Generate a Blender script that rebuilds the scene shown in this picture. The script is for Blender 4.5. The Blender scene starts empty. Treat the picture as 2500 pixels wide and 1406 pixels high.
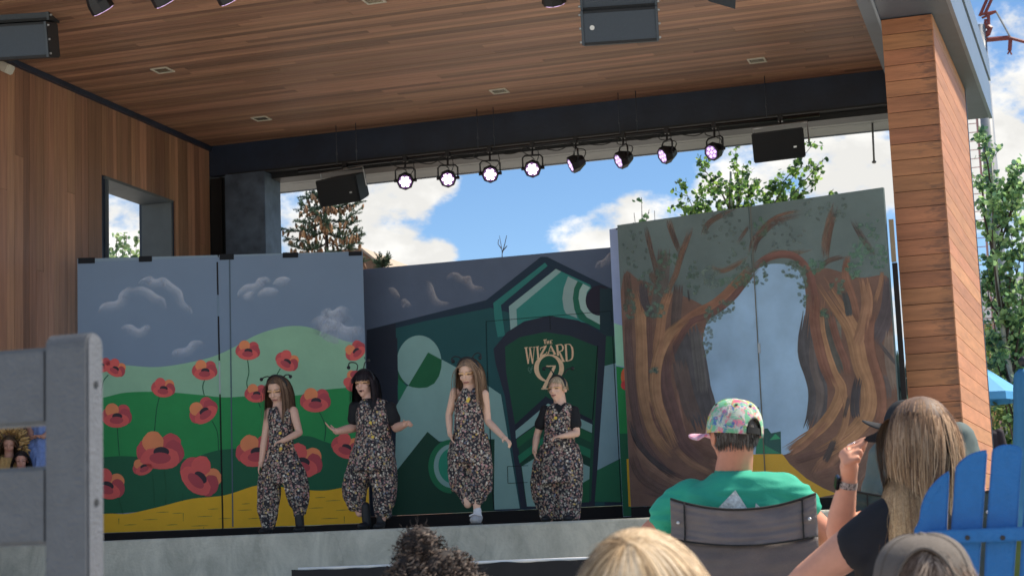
import bpy, bmesh, math, random
from mathutils import Vector, Matrix, noise
random.seed(7)
R = math.radians
S = bpy.context.scene
COL = S.collection
# ------------------------------------------------------------------ camera
CAMZ = 0.92
FPX, CX, CY = 4288.67, 1250.0, 703.0
YAW, PITCH, ROLL = .29479232, .14460473, -.03953336
_f = Vector((-math.sin(YAW)*math.cos(PITCH), math.cos(YAW)*math.cos(PITCH), math.sin(PITCH)))
_r0 = Vector((math.cos(YAW), math.sin(YAW), 0)); _u0 = _r0.cross(_f)
_r = _r0*math.cos(ROLL) + _u0*math.sin(ROLL); _u = -_r0*math.sin(ROLL) + _u0*math.cos(ROLL)
cam = bpy.data.cameras.new('camera'); camo = bpy.data.objects.new('camera', cam); COL.objects.link(camo)
cam.sensor_width = 36; cam.lens = FPX/2500*36; cam.clip_start = .05; cam.clip_end = 4000
camo.matrix_world = Matrix(((_r.x, _u.x, -_f.x, 0), (_r.y, _u.y, -_f.y, 0), (_r.z, _u.z, -_f.z, CAMZ), (0, 0, 0, 1)))
cam.dof.use_dof = True; cam.dof.focus_distance = 11.0; cam.dof.aperture_fstop = 9.0
S.camera = camo
O = Vector((0, 0, CAMZ))
def ray(px, py): return _r*((px-CX)/FPX) + _u*(-(py-CY)/FPX) + _f
def P(px, py, Y): d = ray(px, py); return O + d*(Y/d.y)
def PX(px, py, X): d = ray(px, py); return O + d*(X/d.x)
def mpp(Y): return Y/FPX*1.06
# ------------------------------------------------------------------ world, sun, exposure
SUN_EL, SUN_AZ = R(56), R(62)          # azimuth clockwise from +Y (away from the camera)
W = bpy.data.worlds.new('World'); S.world = W; W.use_nodes = True
nt = W.node_tree; nt.nodes.clear()
def N(t, k, **kw):
    n = t.nodes.new(k)
    for a, b in kw.items():
        if a.startswith('i_'): n.inputs[a[2:].replace('_', ' ')].default_value = b
        else: setattr(n, a, b)
    return n
wo = N(nt, 'ShaderNodeOutputWorld'); bg = N(nt, 'ShaderNodeBackground'); bg.inputs[1].default_value = .07
sky = N(nt, 'ShaderNodeTexSky', sky_type='NISHITA', sun_disc=False, sun_elevation=SUN_EL, sun_rotation=SUN_AZ, altitude=2500, air_density=1.0, dust_density=.6, ozone_density=2.0)
tc = N(nt, 'ShaderNodeTexCoord')
def math_n(t, op, a=None, b=None, clamp=False):
    n = N(t, 'ShaderNodeMath', operation=op); n.use_clamp = clamp
    for i, v in enumerate((a, b)):
        if v is None: continue
        if isinstance(v, (int, float)): n.inputs[i].default_value = v
        else: t.links.new(v, n.inputs[i])
    return n.outputs[0]
# cumulus: noise on the view direction, plus broad cloud banks and one clear gap
mp = N(nt, 'ShaderNodeMapping'); mp.inputs['Scale'].default_value = (1, 1, 1.6); nt.links.new(tc.outputs['Generated'], mp.inputs['Vector'])
n1 = N(nt, 'ShaderNodeTexNoise', i_Scale=9.0, i_Detail=9.0, i_Roughness=.58, i_Distortion=.25); nt.links.new(mp.outputs[0], n1.inputs['Vector'])
n2 = N(nt, 'ShaderNodeTexNoise', i_Scale=30.0, i_Detail=7.0, i_Roughness=.6); nt.links.new(mp.outputs[0], n2.inputs['Vector'])
dens = math_n(nt, 'ADD', math_n(nt, 'MULTIPLY', n1.outputs[0], .58), math_n(nt, 'MULTIPLY', n2.outputs[0], .42))
def blob(px, py, rad, amt):
    d = ray(px, py).normalized()
    vm = N(nt, 'ShaderNodeVectorMath', operation='DISTANCE'); vm.inputs[1].default_value = d
    nt.links.new(tc.outputs['Generated'], vm.inputs[0])
    mr = N(nt, 'ShaderNodeMapRange', interpolation_type='SMOOTHERSTEP'); mr.inputs[1].default_value = 0; mr.inputs[2].default_value = rad/FPX
    mr.inputs[3].default_value = amt; mr.inputs[4].default_value = 0; nt.links.new(vm.outputs['Value'], mr.inputs[0])
    return mr.outputs[0]
for b in [(1250, 470, 290, -.17), (1480, 410, 220, -.14), (1640, 330, 200, -.10), (1150, 600, 120, -.08), (920, 560, 220, .15), (700, 540, 230, .10), (1385, 610, 200, .20), (1540, 520, 140, .15), (1860, 500, 330, .14), (2100, 380, 260, .12), (2450, 300, 420, .14), (300, 520, 420, .1), (1095, 605, 70, .17), (1188, 612, 48, .17), (1090, 448, 80, .11), (1250, 442, 70, .10), (1015, 470, 80, .10)]:
    dens = math_n(nt, 'ADD', dens, blob(*b))
ramp = N(nt, 'ShaderNodeMapRange', interpolation_type='SMOOTHSTEP'); ramp.inputs[1].default_value = .50; ramp.inputs[2].default_value = .61; nt.links.new(dens, ramp.inputs[0])
shade = N(nt, 'ShaderNodeMapRange'); shade.inputs[1].default_value = .42; shade.inputs[2].default_value = .66; shade.inputs[3].default_value = 5.8; shade.inputs[4].default_value = 8.6
n3 = N(nt, 'ShaderNodeTexNoise', i_Scale=14.0, i_Detail=6.0, i_Roughness=.55); nt.links.new(mp.outputs[0], n3.inputs['Vector']); nt.links.new(n3.outputs[0], shade.inputs[0])
cc = N(nt, 'ShaderNodeCombineColor')
for i, k in enumerate((.93, .975, 1.03)): nt.links.new(math_n(nt, 'MULTIPLY', shade.outputs[0], k), cc.inputs[i])
mx = N(nt, 'ShaderNodeMix', data_type='RGBA'); nt.links.new(ramp.outputs[0], mx.inputs[0]); hsv = N(nt, 'ShaderNodeHueSaturation'); hsv.inputs['Saturation'].default_value = 1.18; hsv.inputs['Value'].default_value = 1.22; nt.links.new(sky.outputs[0], hsv.inputs['Color']); nt.links.new(hsv.outputs[0], mx.inputs[6]); nt.links.new(cc.outputs[0], mx.inputs[7])
nt.links.new(mx.outputs[2], bg.inputs[0]); nt.links.new(bg.outputs[0], wo.inputs[0])
sl = bpy.data.lights.new('sun', 'SUN'); sl.energy = 3.2; sl.angle = R(9); sl.color = (1, .955, .89)
so = bpy.data.objects.new('sun', sl); COL.objects.link(so); so.location = (20, 30, 60)
_sd = Vector((math.sin(SUN_AZ)*math.cos(SUN_EL), math.cos(SUN_AZ)*math.cos(SUN_EL), math.sin(SUN_EL)))
so.rotation_euler = _sd.to_track_quat('Z', 'Y').to_euler()
vs = S.view_settings; vs.view_transform = 'Standard'; vs.look = 'None'; vs.exposure = 1.12; vs.gamma = 1; vs.use_white_balance = True; vs.white_balance_temperature = 7200; vs.use_curve_mapping = False
S.render.engine = 'CYCLES'; S.cycles.use_denoising = True; S.cycles.max_bounces = 8; S.cycles.diffuse_bounces = 5; S.cycles.transparent_max_bounces = 64
# ------------------------------------------------------------------ helpers
def lin(r, g, b, k=1.0):
    f = lambda v: (v/12.92 if v <= .04045 else ((v+.055)/1.055)**2.4)
    return tuple(min(.92, f(v/255)/k) for v in (r, g, b))
MATS = {}
def mat(name, col, rough=.6, var=.12, scale=6, bump=.0, bscale=60, metal=0, stretch=(1, 1, 1), emit=0, coat=0, objrand=0, sheen=0):
    if name in MATS: return MATS[name]
    m = bpy.data.materials.new(name); m.use_nodes = True; t = m.node_tree; b = t.nodes['Principled BSDF']
    g = N(t, 'ShaderNodeTexCoord'); mp = N(t, 'ShaderNodeMapping'); mp.inputs['Scale'].default_value = stretch
    src = g.outputs['Object']
    if objrand:
        oi = N(t, 'ShaderNodeObjectInfo'); va = N(t, 'ShaderNodeVectorMath', operation='ADD')
        gp = N(t, 'ShaderNodeNewGeometry'); sc = math_n(t, 'MULTIPLY', oi.outputs['Random'], 57.0)
        t.links.new(gp.outputs['Position'], va.inputs[0]); cv = N(t, 'ShaderNodeCombineXYZ')
        for i in range(3): t.links.new(sc, cv.inputs[i])
        t.links.new(cv.outputs[0], va.inputs[1]); src = va.outputs[0]
    t.links.new(src, mp.inputs['Vector'])
    ns = N(t, 'ShaderNodeTexNoise', i_Scale=float(scale), i_Detail=6.0, i_Roughness=.6); t.links.new(mp.outputs[0], ns.inputs['Vector'])
    mr = N(t, 'ShaderNodeMapRange'); mr.inputs[1].default_value = .25; mr.inputs[2].default_value = .75; mr.inputs[3].default_value = 1-var; mr.inputs[4].default_value = 1+var
    t.links.new(ns.outputs[0], mr.inputs[0])
    fac = mr.outputs[0]
    if objrand:
        r2 = N(t, 'ShaderNodeMapRange'); r2.inputs[3].default_value = 1-objrand; r2.inputs[4].default_value = 1+objrand; t.links.new(oi.outputs['Random'], r2.inputs[0])
        fac = math_n(t, 'MULTIPLY', fac, r2.outputs[0])
    hs = N(t, 'ShaderNodeHueSaturation'); hs.inputs['Color'].default_value = (*col, 1); t.links.new(fac, hs.inputs['Value'])
    if objrand:
        r3 = N(t, 'ShaderNodeMapRange'); r3.inputs[3].default_value = .494; r3.inputs[4].default_value = .504
        fr = math_n(t, 'FRACT', math_n(t, 'MULTIPLY', oi.outputs['Random'], 13.7)); t.links.new(fr, r3.inputs[0]); t.links.new(r3.outputs[0], hs.inputs['Hue'])
    t.links.new(hs.outputs[0], b.inputs['Base Color'])
    b.inputs['Roughness'].default_value = rough; b.inputs['Metallic'].default_value = metal
    if coat: b.inputs['Coat Weight'].default_value = coat
    if sheen: b.inputs['Sheen Weight'].default_value = sheen
    if bump:
        nb = N(t, 'ShaderNodeTexNoise', i_Scale=float(bscale), i_Detail=4.0); t.links.new(mp.outputs[0], nb.inputs['Vector'])
        bp = N(t, 'ShaderNodeBump', i_Strength=bump, i_Distance=.02); t.links.new(nb.outputs[0], bp.inputs['Height']); t.links.new(bp.outputs[0], b.inputs['Normal'])
    if emit:
        b.inputs['Emission Color'].default_value = (*col, 1); b.inputs['Emission Strength'].default_value = emit
    MATS[name] = m
    return m
def vmat(name, rough=.75, var=.12, scale=30, alpha=False, trans=0, bump=0, bscale=80, spec=.3):
    """paint/skin/leaf colours carried per vertex in the attribute Col"""
    if name in MATS: return MATS[name]
    m = bpy.data.materials.new(name); m.use_nodes = True; t = m.node_tree; b = t.nodes['Principled BSDF']
    a = N(t, 'ShaderNodeAttribute', attribute_name='Col'); g = N(t, 'ShaderNodeTexCoord')
    ns = N(t, 'ShaderNodeTexNoise', i_Scale=float(scale), i_Detail=5.0); t.links.new(g.outputs['Object'], ns.inputs['Vector'])
    mr = N(t, 'ShaderNodeMapRange'); mr.inputs[1].default_value = .25; mr.inputs[2].default_value = .75; mr.inputs[3].default_value = 1-var; mr.inputs[4].default_value = 1+var
    t.links.new(ns.outputs[0], mr.inputs[0])
    hs = N(t, 'ShaderNodeHueSaturation'); t.links.new(a.outputs['Color'], hs.inputs['Color']); t.links.new(mr.outputs[0], hs.inputs['Value'])
    t.links.new(hs.outputs[0], b.inputs['Base Color']); b.inputs['Roughness'].default_value = rough; b.inputs['Specular IOR Level'].default_value = spec
    if alpha: t.links.new(a.outputs['Alpha'], b.inputs['Alpha'])
    if bump:
        nb = N(t, 'ShaderNodeTexNoise', i_Scale=float(bscale), i_Detail=4.0); t.links.new(g.outputs['Object'], nb.inputs['Vector'])
        bp = N(t, 'ShaderNodeBump', i_Strength=bump, i_Distance=.01); t.links.new(nb.outputs[0], bp.inputs['Height']); t.links.new(bp.outputs[0], b.inputs['Normal'])
    if trans:
        tr = N(t, 'ShaderNodeBsdfTranslucent'); t.links.new(hs.outputs[0], tr.inputs[0]); ms = N(t, 'ShaderNodeMixShader'); ms.inputs[0].default_value = trans
        t.links.new(b.outputs[0], ms.inputs[1]); t.links.new(tr.outputs[0], ms.inputs[2]); t.links.new(ms.outputs[0], t.nodes['Material Output'].inputs[0])
    MATS[name] = m
    return m
ORG = {}
def tag(o, label, cat, group=None, kind=None):
    if label: o['label'] = label
    if cat: o['category'] = cat
    if group: o['group'] = group
    if kind: o['kind'] = kind
    return o
def thing(name, loc, label, cat, group=None):
    o = bpy.data.objects.new(name, None); COL.objects.link(o); o.location = loc; o.empty_display_size = .1
    ORG[o.name] = Vector(loc); return tag(o, label, cat, group)
class MB:
    def __init__(s): s.v = []; s.f = []; s.c = []; s.col = None
    def add(s, vs, fs):
        n = len(s.v); s.v += [Vector(v) for v in vs]; s.f += [tuple(i+n for i in f) for f in fs]
        if s.col is not None: s.c += [s.col]*len(vs)
        return s
    def box(s, c, size, rot=None):
        c = Vector(c); hx, hy, hz = size[0]/2, size[1]/2, size[2]/2
        vs = [Vector((x, y, z)) for x in (-hx, hx) for y in (-hy, hy) for z in (-hz, hz)]
        if rot is not None: vs = [rot @ v for v in vs]
        return s.add([c+v for v in vs], [(0, 1, 3, 2), (4, 6, 7, 5), (0, 4, 5, 1), (2, 3, 7, 6), (0, 2, 6, 4), (1, 5, 7, 3)])
    def bb(s, x0, x1, y0, y1, z0, z1): return s.box(((x0+x1)/2, (y0+y1)/2, (z0+z1)/2), (x1-x0, y1-y0, z1-z0))
    def prism(s, poly, d):
        """poly: list of world points, extruded by vector d"""
        n = len(poly); d = Vector(d); vs = [Vector(p) for p in poly]+[Vector(p)+d for p in poly]
        fs = [tuple(range(n))[::-1], tuple(range(n, 2*n))]+[(i, (i+1) % n, n+(i+1) % n, n+i) for i in range(n)]
        return s.add(vs, fs)
    def loft(s, rings, n=14, cap=True):
        """rings: (centre, ax, ay)"""
        vs = []; fs = []
        for c, ax, ay in rings:
            for k in range(n):
                a = 2*math.pi*k/n; vs.append(Vector(c)+Vector(ax)*math.cos(a)+Vector(ay)*math.sin(a))
        for i in range(len(rings)-1):
            for k in range(n):
                k2 = (k+1) % n; fs.append((i*n+k, i*n+k2, (i+1)*n+k2, (i+1)*n+k))
        if cap: fs += [tuple(range(n))[::-1], tuple((len(rings)-1)*n+k for k in range(n))]
        return s.add(vs, fs)
    def tube(s, pts, rad, n=8, cap=True):
        pts = [Vector(p) for p in pts]
        if not isinstance(rad, (list, tuple)): rad = [rad]*len(pts)
        rings = []; ref = None
        for i, p in enumerate(pts):
            d = (pts[min(i+1, len(pts)-1)]-pts[max(i-1, 0)]).normalized()
            if ref is None: ref = d.orthogonal().normalized()
            ref = (ref-d*ref.dot(d)); ref = ref.normalized() if ref.length > 1e-5 else d.orthogonal().normalized()
            rings.append((p, ref*rad[i], d.cross(ref)*rad[i]))
        return s.loft(rings, n, cap)
    def ell(s, c, r, rot=None, nu=14, nv=10):
        c = Vector(c); r = (r, r, r) if isinstance(r, (int, float)) else r
        vs = []; fs = []
        for j in range(1, nv):
            t = math.pi*j/nv
            for i in range(nu):
                a = 2*math.pi*i/nu; v = Vector((r[0]*math.sin(t)*math.cos(a), r[1]*math.sin(t)*math.sin(a), r[2]*math.cos(t)))
                vs.append(c+(rot @ v if rot is not None else v))
        top = len(vs); z = Vector((0, 0, r[2])); z = rot @ z if rot is not None else z
        vs += [c+z, c-z]
        for j in range(nv-2):
            for i in range(nu):
                i2 = (i+1) % nu; fs.append((j*nu+i, (j+1)*nu+i, (j+1)*nu+i2, j*nu+i2))
        for i in range(nu):
            i2 = (i+1) % nu; fs.append((top, i, i2)); fs.append((top+1, (nv-2)*nu+i2, (nv-2)*nu+i))
        return s.add(vs, fs)
    def caps(s, chain, n=14):
        """chain of (point, radius): tapered limb with round joints"""
        for (a, ra), (b, rb) in zip(chain, chain[1:]): s.tube([a, b], [ra, rb], n)
        for p, r in chain: s.ell(p, r*1.0, None, n, 8)
        return s
    def mesh(s, name, org=Vector((0, 0, 0))):
        me = bpy.data.meshes.new(name); me.from_pydata([v-org for v in s.v], [], s.f)
        if s.c and len(s.c) == len(s.v):
            at = me.color_attributes.new('Col', 'FLOAT_COLOR', 'POINT')
            at.data.foreach_set('color', [x for c in s.c for x in (c if len(c) == 4 else (*c, 1))])
        me.validate(); return me
    def build(s, name, m, parent=None, smooth=False, bevel=0):
        org = ORG[parent.name] if parent is not None else Vector((0, 0, 0))
        me = s.mesh(name, org)
        if m is not None: me.materials.append(m)
        o = bpy.data.objects.new(name, me); COL.objects.link(o); o.parent = parent; ORG[o.name] = org
        bm = bmesh.new(); bm.from_mesh(me); bmesh.ops.recalc_face_normals(bm, faces=bm.faces)
        if bevel: bmesh.ops.bevel(bm, geom=bm.edges, offset=bevel, segments=2, affect='EDGES')
        bm.to_mesh(me); bm.free()
        if smooth: me.polygons.foreach_set('use_smooth', [True]*len(me.polygons))
        return o
def solo(mb, name, m, base, label, cat, group=None, kind=None, **kw):
    """a thing that is one mesh, origin at its base"""
    e = Vector(base); org = {'t': e}
    me = mb.mesh(name, e); me.materials.append(m) if m else None
    o = bpy.data.objects.new(name, me); COL.objects.link(o); o.location = e; ORG[o.name] = e
    bm = bmesh.new(); bm.from_mesh(me); bmesh.ops.recalc_face_normals(bm, faces=bm.faces); bm.to_mesh(me); bm.free()
    if kw.get('smooth'): me.polygons.foreach_set('use_smooth', [True]*len(me.polygons))
    return tag(o, label, cat, group, kind)
def remesh(mb, name, m, parent, voxel=.008, smooth_it=6, disp=None, colf=None, cut=None, factor=.5):
    """one continuous skin over overlapping volumes"""
    org = ORG[parent.name]
    me = mb.mesh(name, Vector((0, 0, 0))); o = bpy.data.objects.new(name+'_tmp', me); COL.objects.link(o)
    rm = o.modifiers.new('r', 'REMESH'); rm.mode = 'VOXEL'; rm.voxel_size = voxel
    if smooth_it: sm = o.modifiers.new('s', 'SMOOTH'); sm.factor = factor; sm.iterations = smooth_it
    dg = bpy.context.evaluated_depsgraph_get(); ev = o.evaluated_get(dg)
    nm = bpy.data.meshes.new_from_object(ev); bpy.data.objects.remove(o); nm.name = name
    if disp:
        ns = [v.normal.copy() for v in nm.vertices]
        for v, nn in zip(nm.vertices, ns): v.co += disp(v.co, nn)
    if cut:
        bm = bmesh.new(); bm.from_mesh(nm); kill = [f for f in bm.faces if cut(f.calc_center_median(), f.normal)]
        bmesh.ops.delete(bm, geom=kill, context='FACES'); bm.to_mesh(nm); bm.free()
    if colf:
        at = nm.color_attributes.new('Col', 'FLOAT_COLOR', 'POINT'); buf = []
        for v in nm.vertices: c = colf(v.co, v.normal); buf += [*c, 1]
        at.data.foreach_set('color', buf)
    for v in nm.vertices: v.co -= org
    nm.materials.clear(); nm.materials.append(m); nm.polygons.foreach_set('use_smooth', [True]*len(nm.polygons))
    o = bpy.data.objects.new(name, nm); COL.objects.link(o); o.parent = parent; ORG[o.name] = org
    return o
UNIT = MB().box((0, 0, 0), (1, 1, 1)).mesh('plank_unit')
def piece(name, parent, m, c, size, rot=None):
    """one board: shares the unit box mesh"""
    key = 'unit_'+m.name; me = bpy.data.meshes.get(key)
    if me is None: me = UNIT.copy(); me.name = key; me.materials.append(m)
    o = bpy.data.objects.new(name, me); COL.objects.link(o); o.parent = parent
    o.location = Vector(c)-ORG[parent.name]; o.scale = size
    if rot: o.rotation_euler = rot
    return o
def catmull(pts, k=8, closed=False):
    pts = [Vector(p) for p in pts]; n = len(pts); out = []
    for i in range(n if closed else n-1):
        if closed: a, b, c, d = pts[(i-1) % n], pts[i], pts[(i+1) % n], pts[(i+2) % n]
        else: a, b, c, d = pts[max(i-1, 0)], pts[i], pts[i+1], pts[min(i+2, n-1)]
        for j in range(k):
            t = j/k; out.append(.5*((2*b)+(c-a)*t+(2*a-5*b+4*c-d)*t*t+(3*b-a-3*c+d)*t**3))
    if not closed: out.append(pts[-1].copy())
    return out
# ------------------------------------------------------------------ ground
GZ = 0.0
gm = mat('ground_paving', (.42, .40, .36), .85, .25, .7, .3, 30)
b = MB().add([(-900, -60, 0), (900, -60, 0), (900, 1500, 0), (-900, 1500, 0)], [(0, 1, 2, 3)])
g = b.build('ground', gm); g['kind'] = 'structure'
# ------------------------------------------------------------------ the pavilion
FLOOR = CAMZ+.188; CEIL = CAMZ+5.33; SOF = CAMZ+5.10; ROOFTOP = CAMZ+5.86; EDGE_Y = 15.3; XL = -10.32; YB = 20.5
cedar = lambda n, st: mat(n, (.33, .171, .102), .55, .28, 3.2, .15, 14, stretch=st, objrand=.38)
wood_x = cedar('cedar_along_width', (.35, 6, 6)); wood_z = cedar('cedar_upright', (6, 6, .35))
wood_fx = mat('cedar_front_boards', (.40, .165, .075), .6, .30, 3.0, .2, 14, stretch=(.5, 6, 6), objrand=.16)
# weather stains creeping in from the board ends
t = wood_fx.node_tree; pb = t.nodes['Principled BSDF']; src = pb.inputs['Base Color'].links[0].from_socket
g0 = N(t, 'ShaderNodeNewGeometry'); sp = N(t, 'ShaderNodeSeparateXYZ'); t.links.new(g0.outputs['Position'], sp.inputs[0]); oi = N(t, 'ShaderNodeObjectInfo')
mr = N(t, 'ShaderNodeMapRange'); mr.inputs[1].default_value = -1.15; mr.inputs[2].default_value = -.84; mr.inputs[3].default_value = 0; mr.inputs[4].default_value = .30; t.links.new(sp.outputs[0], mr.inputs[0])
m0 = N(t, 'ShaderNodeMapping'); m0.inputs['Scale'].default_value = (5, 5, 22); t.links.new(g0.outputs['Position'], m0.inputs['Vector']); w0 = N(t, 'ShaderNodeTexNoise', i_Scale=1.3, i_Detail=7.0, i_Roughness=.65, i_Distortion=.7); t.links.new(m0.outputs[0], w0.inputs['Vector'])
sm_ = math_n(t, 'ADD', math_n(t, 'ADD', w0.outputs[0], mr.outputs[0]), math_n(t, 'MULTIPLY', oi.outputs['Random'], .10)); r0 = N(t, 'ShaderNodeMapRange'); r0.inputs[1].default_value = .73; r0.inputs[2].default_value = .90; r0.inputs[3].default_value = 0; r0.inputs[4].default_value = .55; t.links.new(sm_, r0.inputs[0])
mm = N(t, 'ShaderNodeMix', data_type='RGBA'); t.links.new(r0.outputs[0], mm.inputs[0]); t.links.new(src, mm.inputs[6]); mm.inputs[7].default_value = (.055, .040, .036, 1); t.links.new(mm.outputs[2], pb.inputs['Base Color'])
wood_fy = mat('cedar_side_boards', (.46, .205, .10), .6, .22, 3.0, .2, 14, stretch=(6, .4, 6), objrand=.14)
dark = mat('dark_joint', (.012, .010, .010), .9)
steel = mat('blue_black_steel', (.016, .029, .056), .42, .35, 2.5, .1, 20)
fasc = mat('slate_metal_fascia', (.15, .19, .24), .38, .12, 3, .05, 9)
sofm = mat('grey_soffit', (.22, .225, .23), .6, .12, 3)
conc = mat('stage_concrete', (.50, .50, .46), .85, .22, 1.6, .35, 40)
pav = thing('stage_pavilion', (-5.5, 18, 0), 'open timber-lined outdoor stage with cedar ceiling and concrete apron', 'stage')
# weathered concrete: vertical drips and stains
t = conc.node_tree; pb = t.nodes['Principled BSDF']
g0 = N(t, 'ShaderNodeNewGeometry'); m0 = N(t, 'ShaderNodeMapping'); m0.inputs['Scale'].default_value = (2.2, 2.2, 1.3); t.links.new(g0.outputs['Position'], m0.inputs['Vector'])
w0 = N(t, 'ShaderNodeTexNoise', i_Scale=1.6, i_Detail=8.0, i_Roughness=.7, i_Distortion=.6); t.links.new(m0.outputs[0], w0.inputs['Vector'])
r0 = N(t, 'ShaderNodeValToRGB'); r0.color_ramp.elements[0].position = .36; r0.color_ramp.elements[0].color = (.40, .385, .315, 1); r0.color_ramp.elements[1].position = .62; r0.color_ramp.elements[1].color = (.60, .57, .47, 1); t.links.new(w0.outputs[0], r0.inputs[0])
v0 = N(t, 'ShaderNodeTexVoronoi', feature='DISTANCE_TO_EDGE', i_Scale=.4); md = N(t, 'ShaderNodeVectorMath', operation='ADD'); t.links.new(g0.outputs['Position'], md.inputs[0])
nd = N(t, 'ShaderNodeTexNoise', i_Scale=2.2, i_Detail=5.0); t.links.new(g0.outputs['Position'], nd.inputs['Vector']); t.links.new(nd.outputs['Color'], md.inputs[1]); t.links.new(md.outputs[0], v0.inputs['Vector'])
ck = N(t, 'ShaderNodeMapRange'); ck.inputs[1].default_value = 0; ck.inputs[2].default_value = .006; ck.inputs[3].default_value = .86; ck.inputs[4].default_value = 1; t.links.new(v0.outputs['Distance'], ck.inputs[0])
mm = N(t, 'ShaderNodeMix', data_type='RGBA', blend_type='MULTIPLY'); mm.inputs[0].default_value = 1; t.links.new(r0.outputs[0], mm.inputs[6]); t.links.new(ck.outputs[0], mm.inputs[7]); t.links.new(mm.outputs[2], pb.inputs['Base Color'])
apr = MB()
prof = [(EDGE_Y, 0), (EDGE_Y, FLOOR-.022), (EDGE_Y+.008, FLOOR-.008), (EDGE_Y+.022, FLOOR), (21.4, FLOOR), (21.4, 0)]
apr.prism([(-13.5, y, z) for y, z in prof], (12.72, 0, 0)); apr.build('concrete_apron', conc, pav)
# ceiling backing and planks running the width of the stage
ceil = MB().bb(-10.9, -1.36, 13.9, 20.62, CEIL+.022, CEIL+.06).build('ceiling', dark, pav)
XR = -1.36; pw = .093; y = YB-.002; random.seed(3)
while y > 14.2:
    x = XL+.02 - random.uniform(0, 1.2)
    while x < XR:
        L = random.choice((2.4, 3.0, 3.6, 4.2, 4.8)); x2 = min(x+L, XR); x1 = max(x, XL+.02)
        if x2-x1 > .05: piece('ceiling_plank', ceil, wood_x, ((x1+x2)/2, y-pw/2, CEIL+.010+random.uniform(0, .002)), (x2-x1-.003, pw-.0035, .02))
        x = x2 if x2 == XR else x+L
    y -= pw
# left wall with its window opening: backing in four blocks, boards upright
WT = .45; wy0, wy1, wz1, wz0 = 17.87, 19.447, CAMZ+4.43, CAMZ+1.9
lw = MB(); x0, x1 = XL-WT, XL-.022
lw.bb(x0, x1, 13.9, wy0, 0, CEIL).bb(x0, x1, wy1, 21.0, 0, CEIL).bb(x0, x1, wy0+.001, wy1-.001, wz1, CEIL).bb(x0, x1, wy0+.001, wy1-.001, 0, wz0)
lwall = lw.build('side_wall', steel, pav)
y = 20.50; random.seed(11)
while y > 14.0:
    w = random.choice((.088, .118, .118, .142, .16)); ya = y-w; segs = [(FLOOR+.01, CEIL-.06)]
    if ya < wy1 and y > wy0: segs = [(wz1, CEIL-.06), (FLOOR+.01, wz0)]
    for za, zb in segs:
        cut = [za, zb]
        if zb-za > 3 and random.random() < .55: cut = [za, random.uniform(za+1, zb-.8), zb]
        for a, c2 in zip(cut, cut[1:]): piece('wall_board', lwall, wood_z, (XL-.011+random.uniform(0, .003), (y+ya)/2, (a+c2)/2), (.02, w-.004, c2-a-.004))
    y = ya
wf = MB(); wf.bb(XL-.40, XL+.012, wy0-.03, wy1+.03, wz1-.035, wz1-.002); wf.bb(XL-.40, XL+.012, wy1-.03, wy1-.001, wz0, wz1-.036); wf.bb(XL-.40, XL+.012, wy0+.001, wy0+.03, wz0, wz1-.036)
wf.build('window_reveal', mat('slate_reveal', (.10, .115, .125), .6), pav)
MB().bb(XL-.01, XL+.05, 13.9, YB, CEIL-.062, CEIL-.003).build('ceiling_trim', steel, pav)
# rear beam, flange, post, rear soffit and roof
rb = MB(); rb.bb(XL+.0, -.9, YB, YB+.10, CAMZ+4.93, CEIL+.02); rb.build('rear_beam', steel, pav, bevel=.006)
rf = MB(); rf.bb(XL+.3, -.9, YB+.105, YB+.42, CAMZ+4.835, CAMZ+4.93).bb(XL+.3, -.9, YB-.06, YB+.10, CAMZ+4.905, CAMZ+4.929); rf.build('beam_flange', mat('black_flange', (.012, .013, .016), .5), pav, bevel=.004)
rp = MB(); rp.bb(-10.04, -9.475, YB-.12, YB+.38, FLOOR, CAMZ+4.90); rp.build('rear_post', mat('scuffed_blue_post', (.075, .105, .15), .5, .6, 3.5, .1, 20), pav, bevel=.008)
MB().bb(-10.318, -10.045, YB+.02, YB+.35, FLOOR, CAMZ+4.9).bb(-10.16, -10.13, YB-.03, YB+.019, FLOOR, CAMZ+4.9).build('post_recess_shade', dark, pav)  # dark blocks put in as the shade of the recess beside the post
sf = MB()
for ya, yb in ((21.2, 22.16), (22.175, 22.64)): sf.bb(-12.1, -1.5, ya, yb, SOF, SOF+.03)
sf.bb(-12.1, -11.02, 13.9, 21.19, SOF, SOF+.03); sf.build('rear_soffit', sofm, pav)
MB().bb(-12.1, -.9, 13.9, 22.62, CEIL+.07, ROOFTOP).build('roof_slab', fasc, pav)
MB().bb(-12.12, -1.5, 22.642, 22.68, SOF-.012, ROOFTOP+.02).build('rear_fascia', fasc, pav)
# right-hand wing wall: boarded pier whose outer face splays slightly
a0 = Vector((-.827, 17.6, 0)); a1 = Vector((-.675, 20.9, 0)); n0 = (a1-a0).normalized(); nx = Vector((n0.y, -n0.x, 0))
ww = MB().prism([(-1.312, 17.622, FLOOR-1.1), (-.852, 17.622, FLOOR-1.1), (-.700, 20.88, FLOOR-1.1), (-1.312, 20.88, FLOOR-1.1)], (0, 0, SOF-FLOOR+1.1)).build('wing_wall', dark, pav)
bh = .162; z = SOF-.005; random.seed(5); ang = math.atan2(n0.y, n0.x)
while z > .05:
    zc = z-bh/2
    piece('front_board', ww, wood_fx, (-1.0785, 17.611, zc), (.503, .021, bh-.0065))
    c = (a0+a1)/2 - nx*.011; piece('side_board', ww, wood_fy, (c.x, c.y, zc), ((a1-a0).length, .021, bh-.0065), (0, 0, ang))
    piece('inner_board', ww, wood_fy, (-1.323, 19.24, zc), (.021, 3.2, bh-.0065))
    z -= bh
MB().box(((a1+n0*.03).x-.02, (a1+n0*.03).y, (SOF)/2), (.06, .05, SOF-.01), Matrix.Rotation(ang, 3, 'Z')).build('corner_trim', steel, pav)
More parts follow.
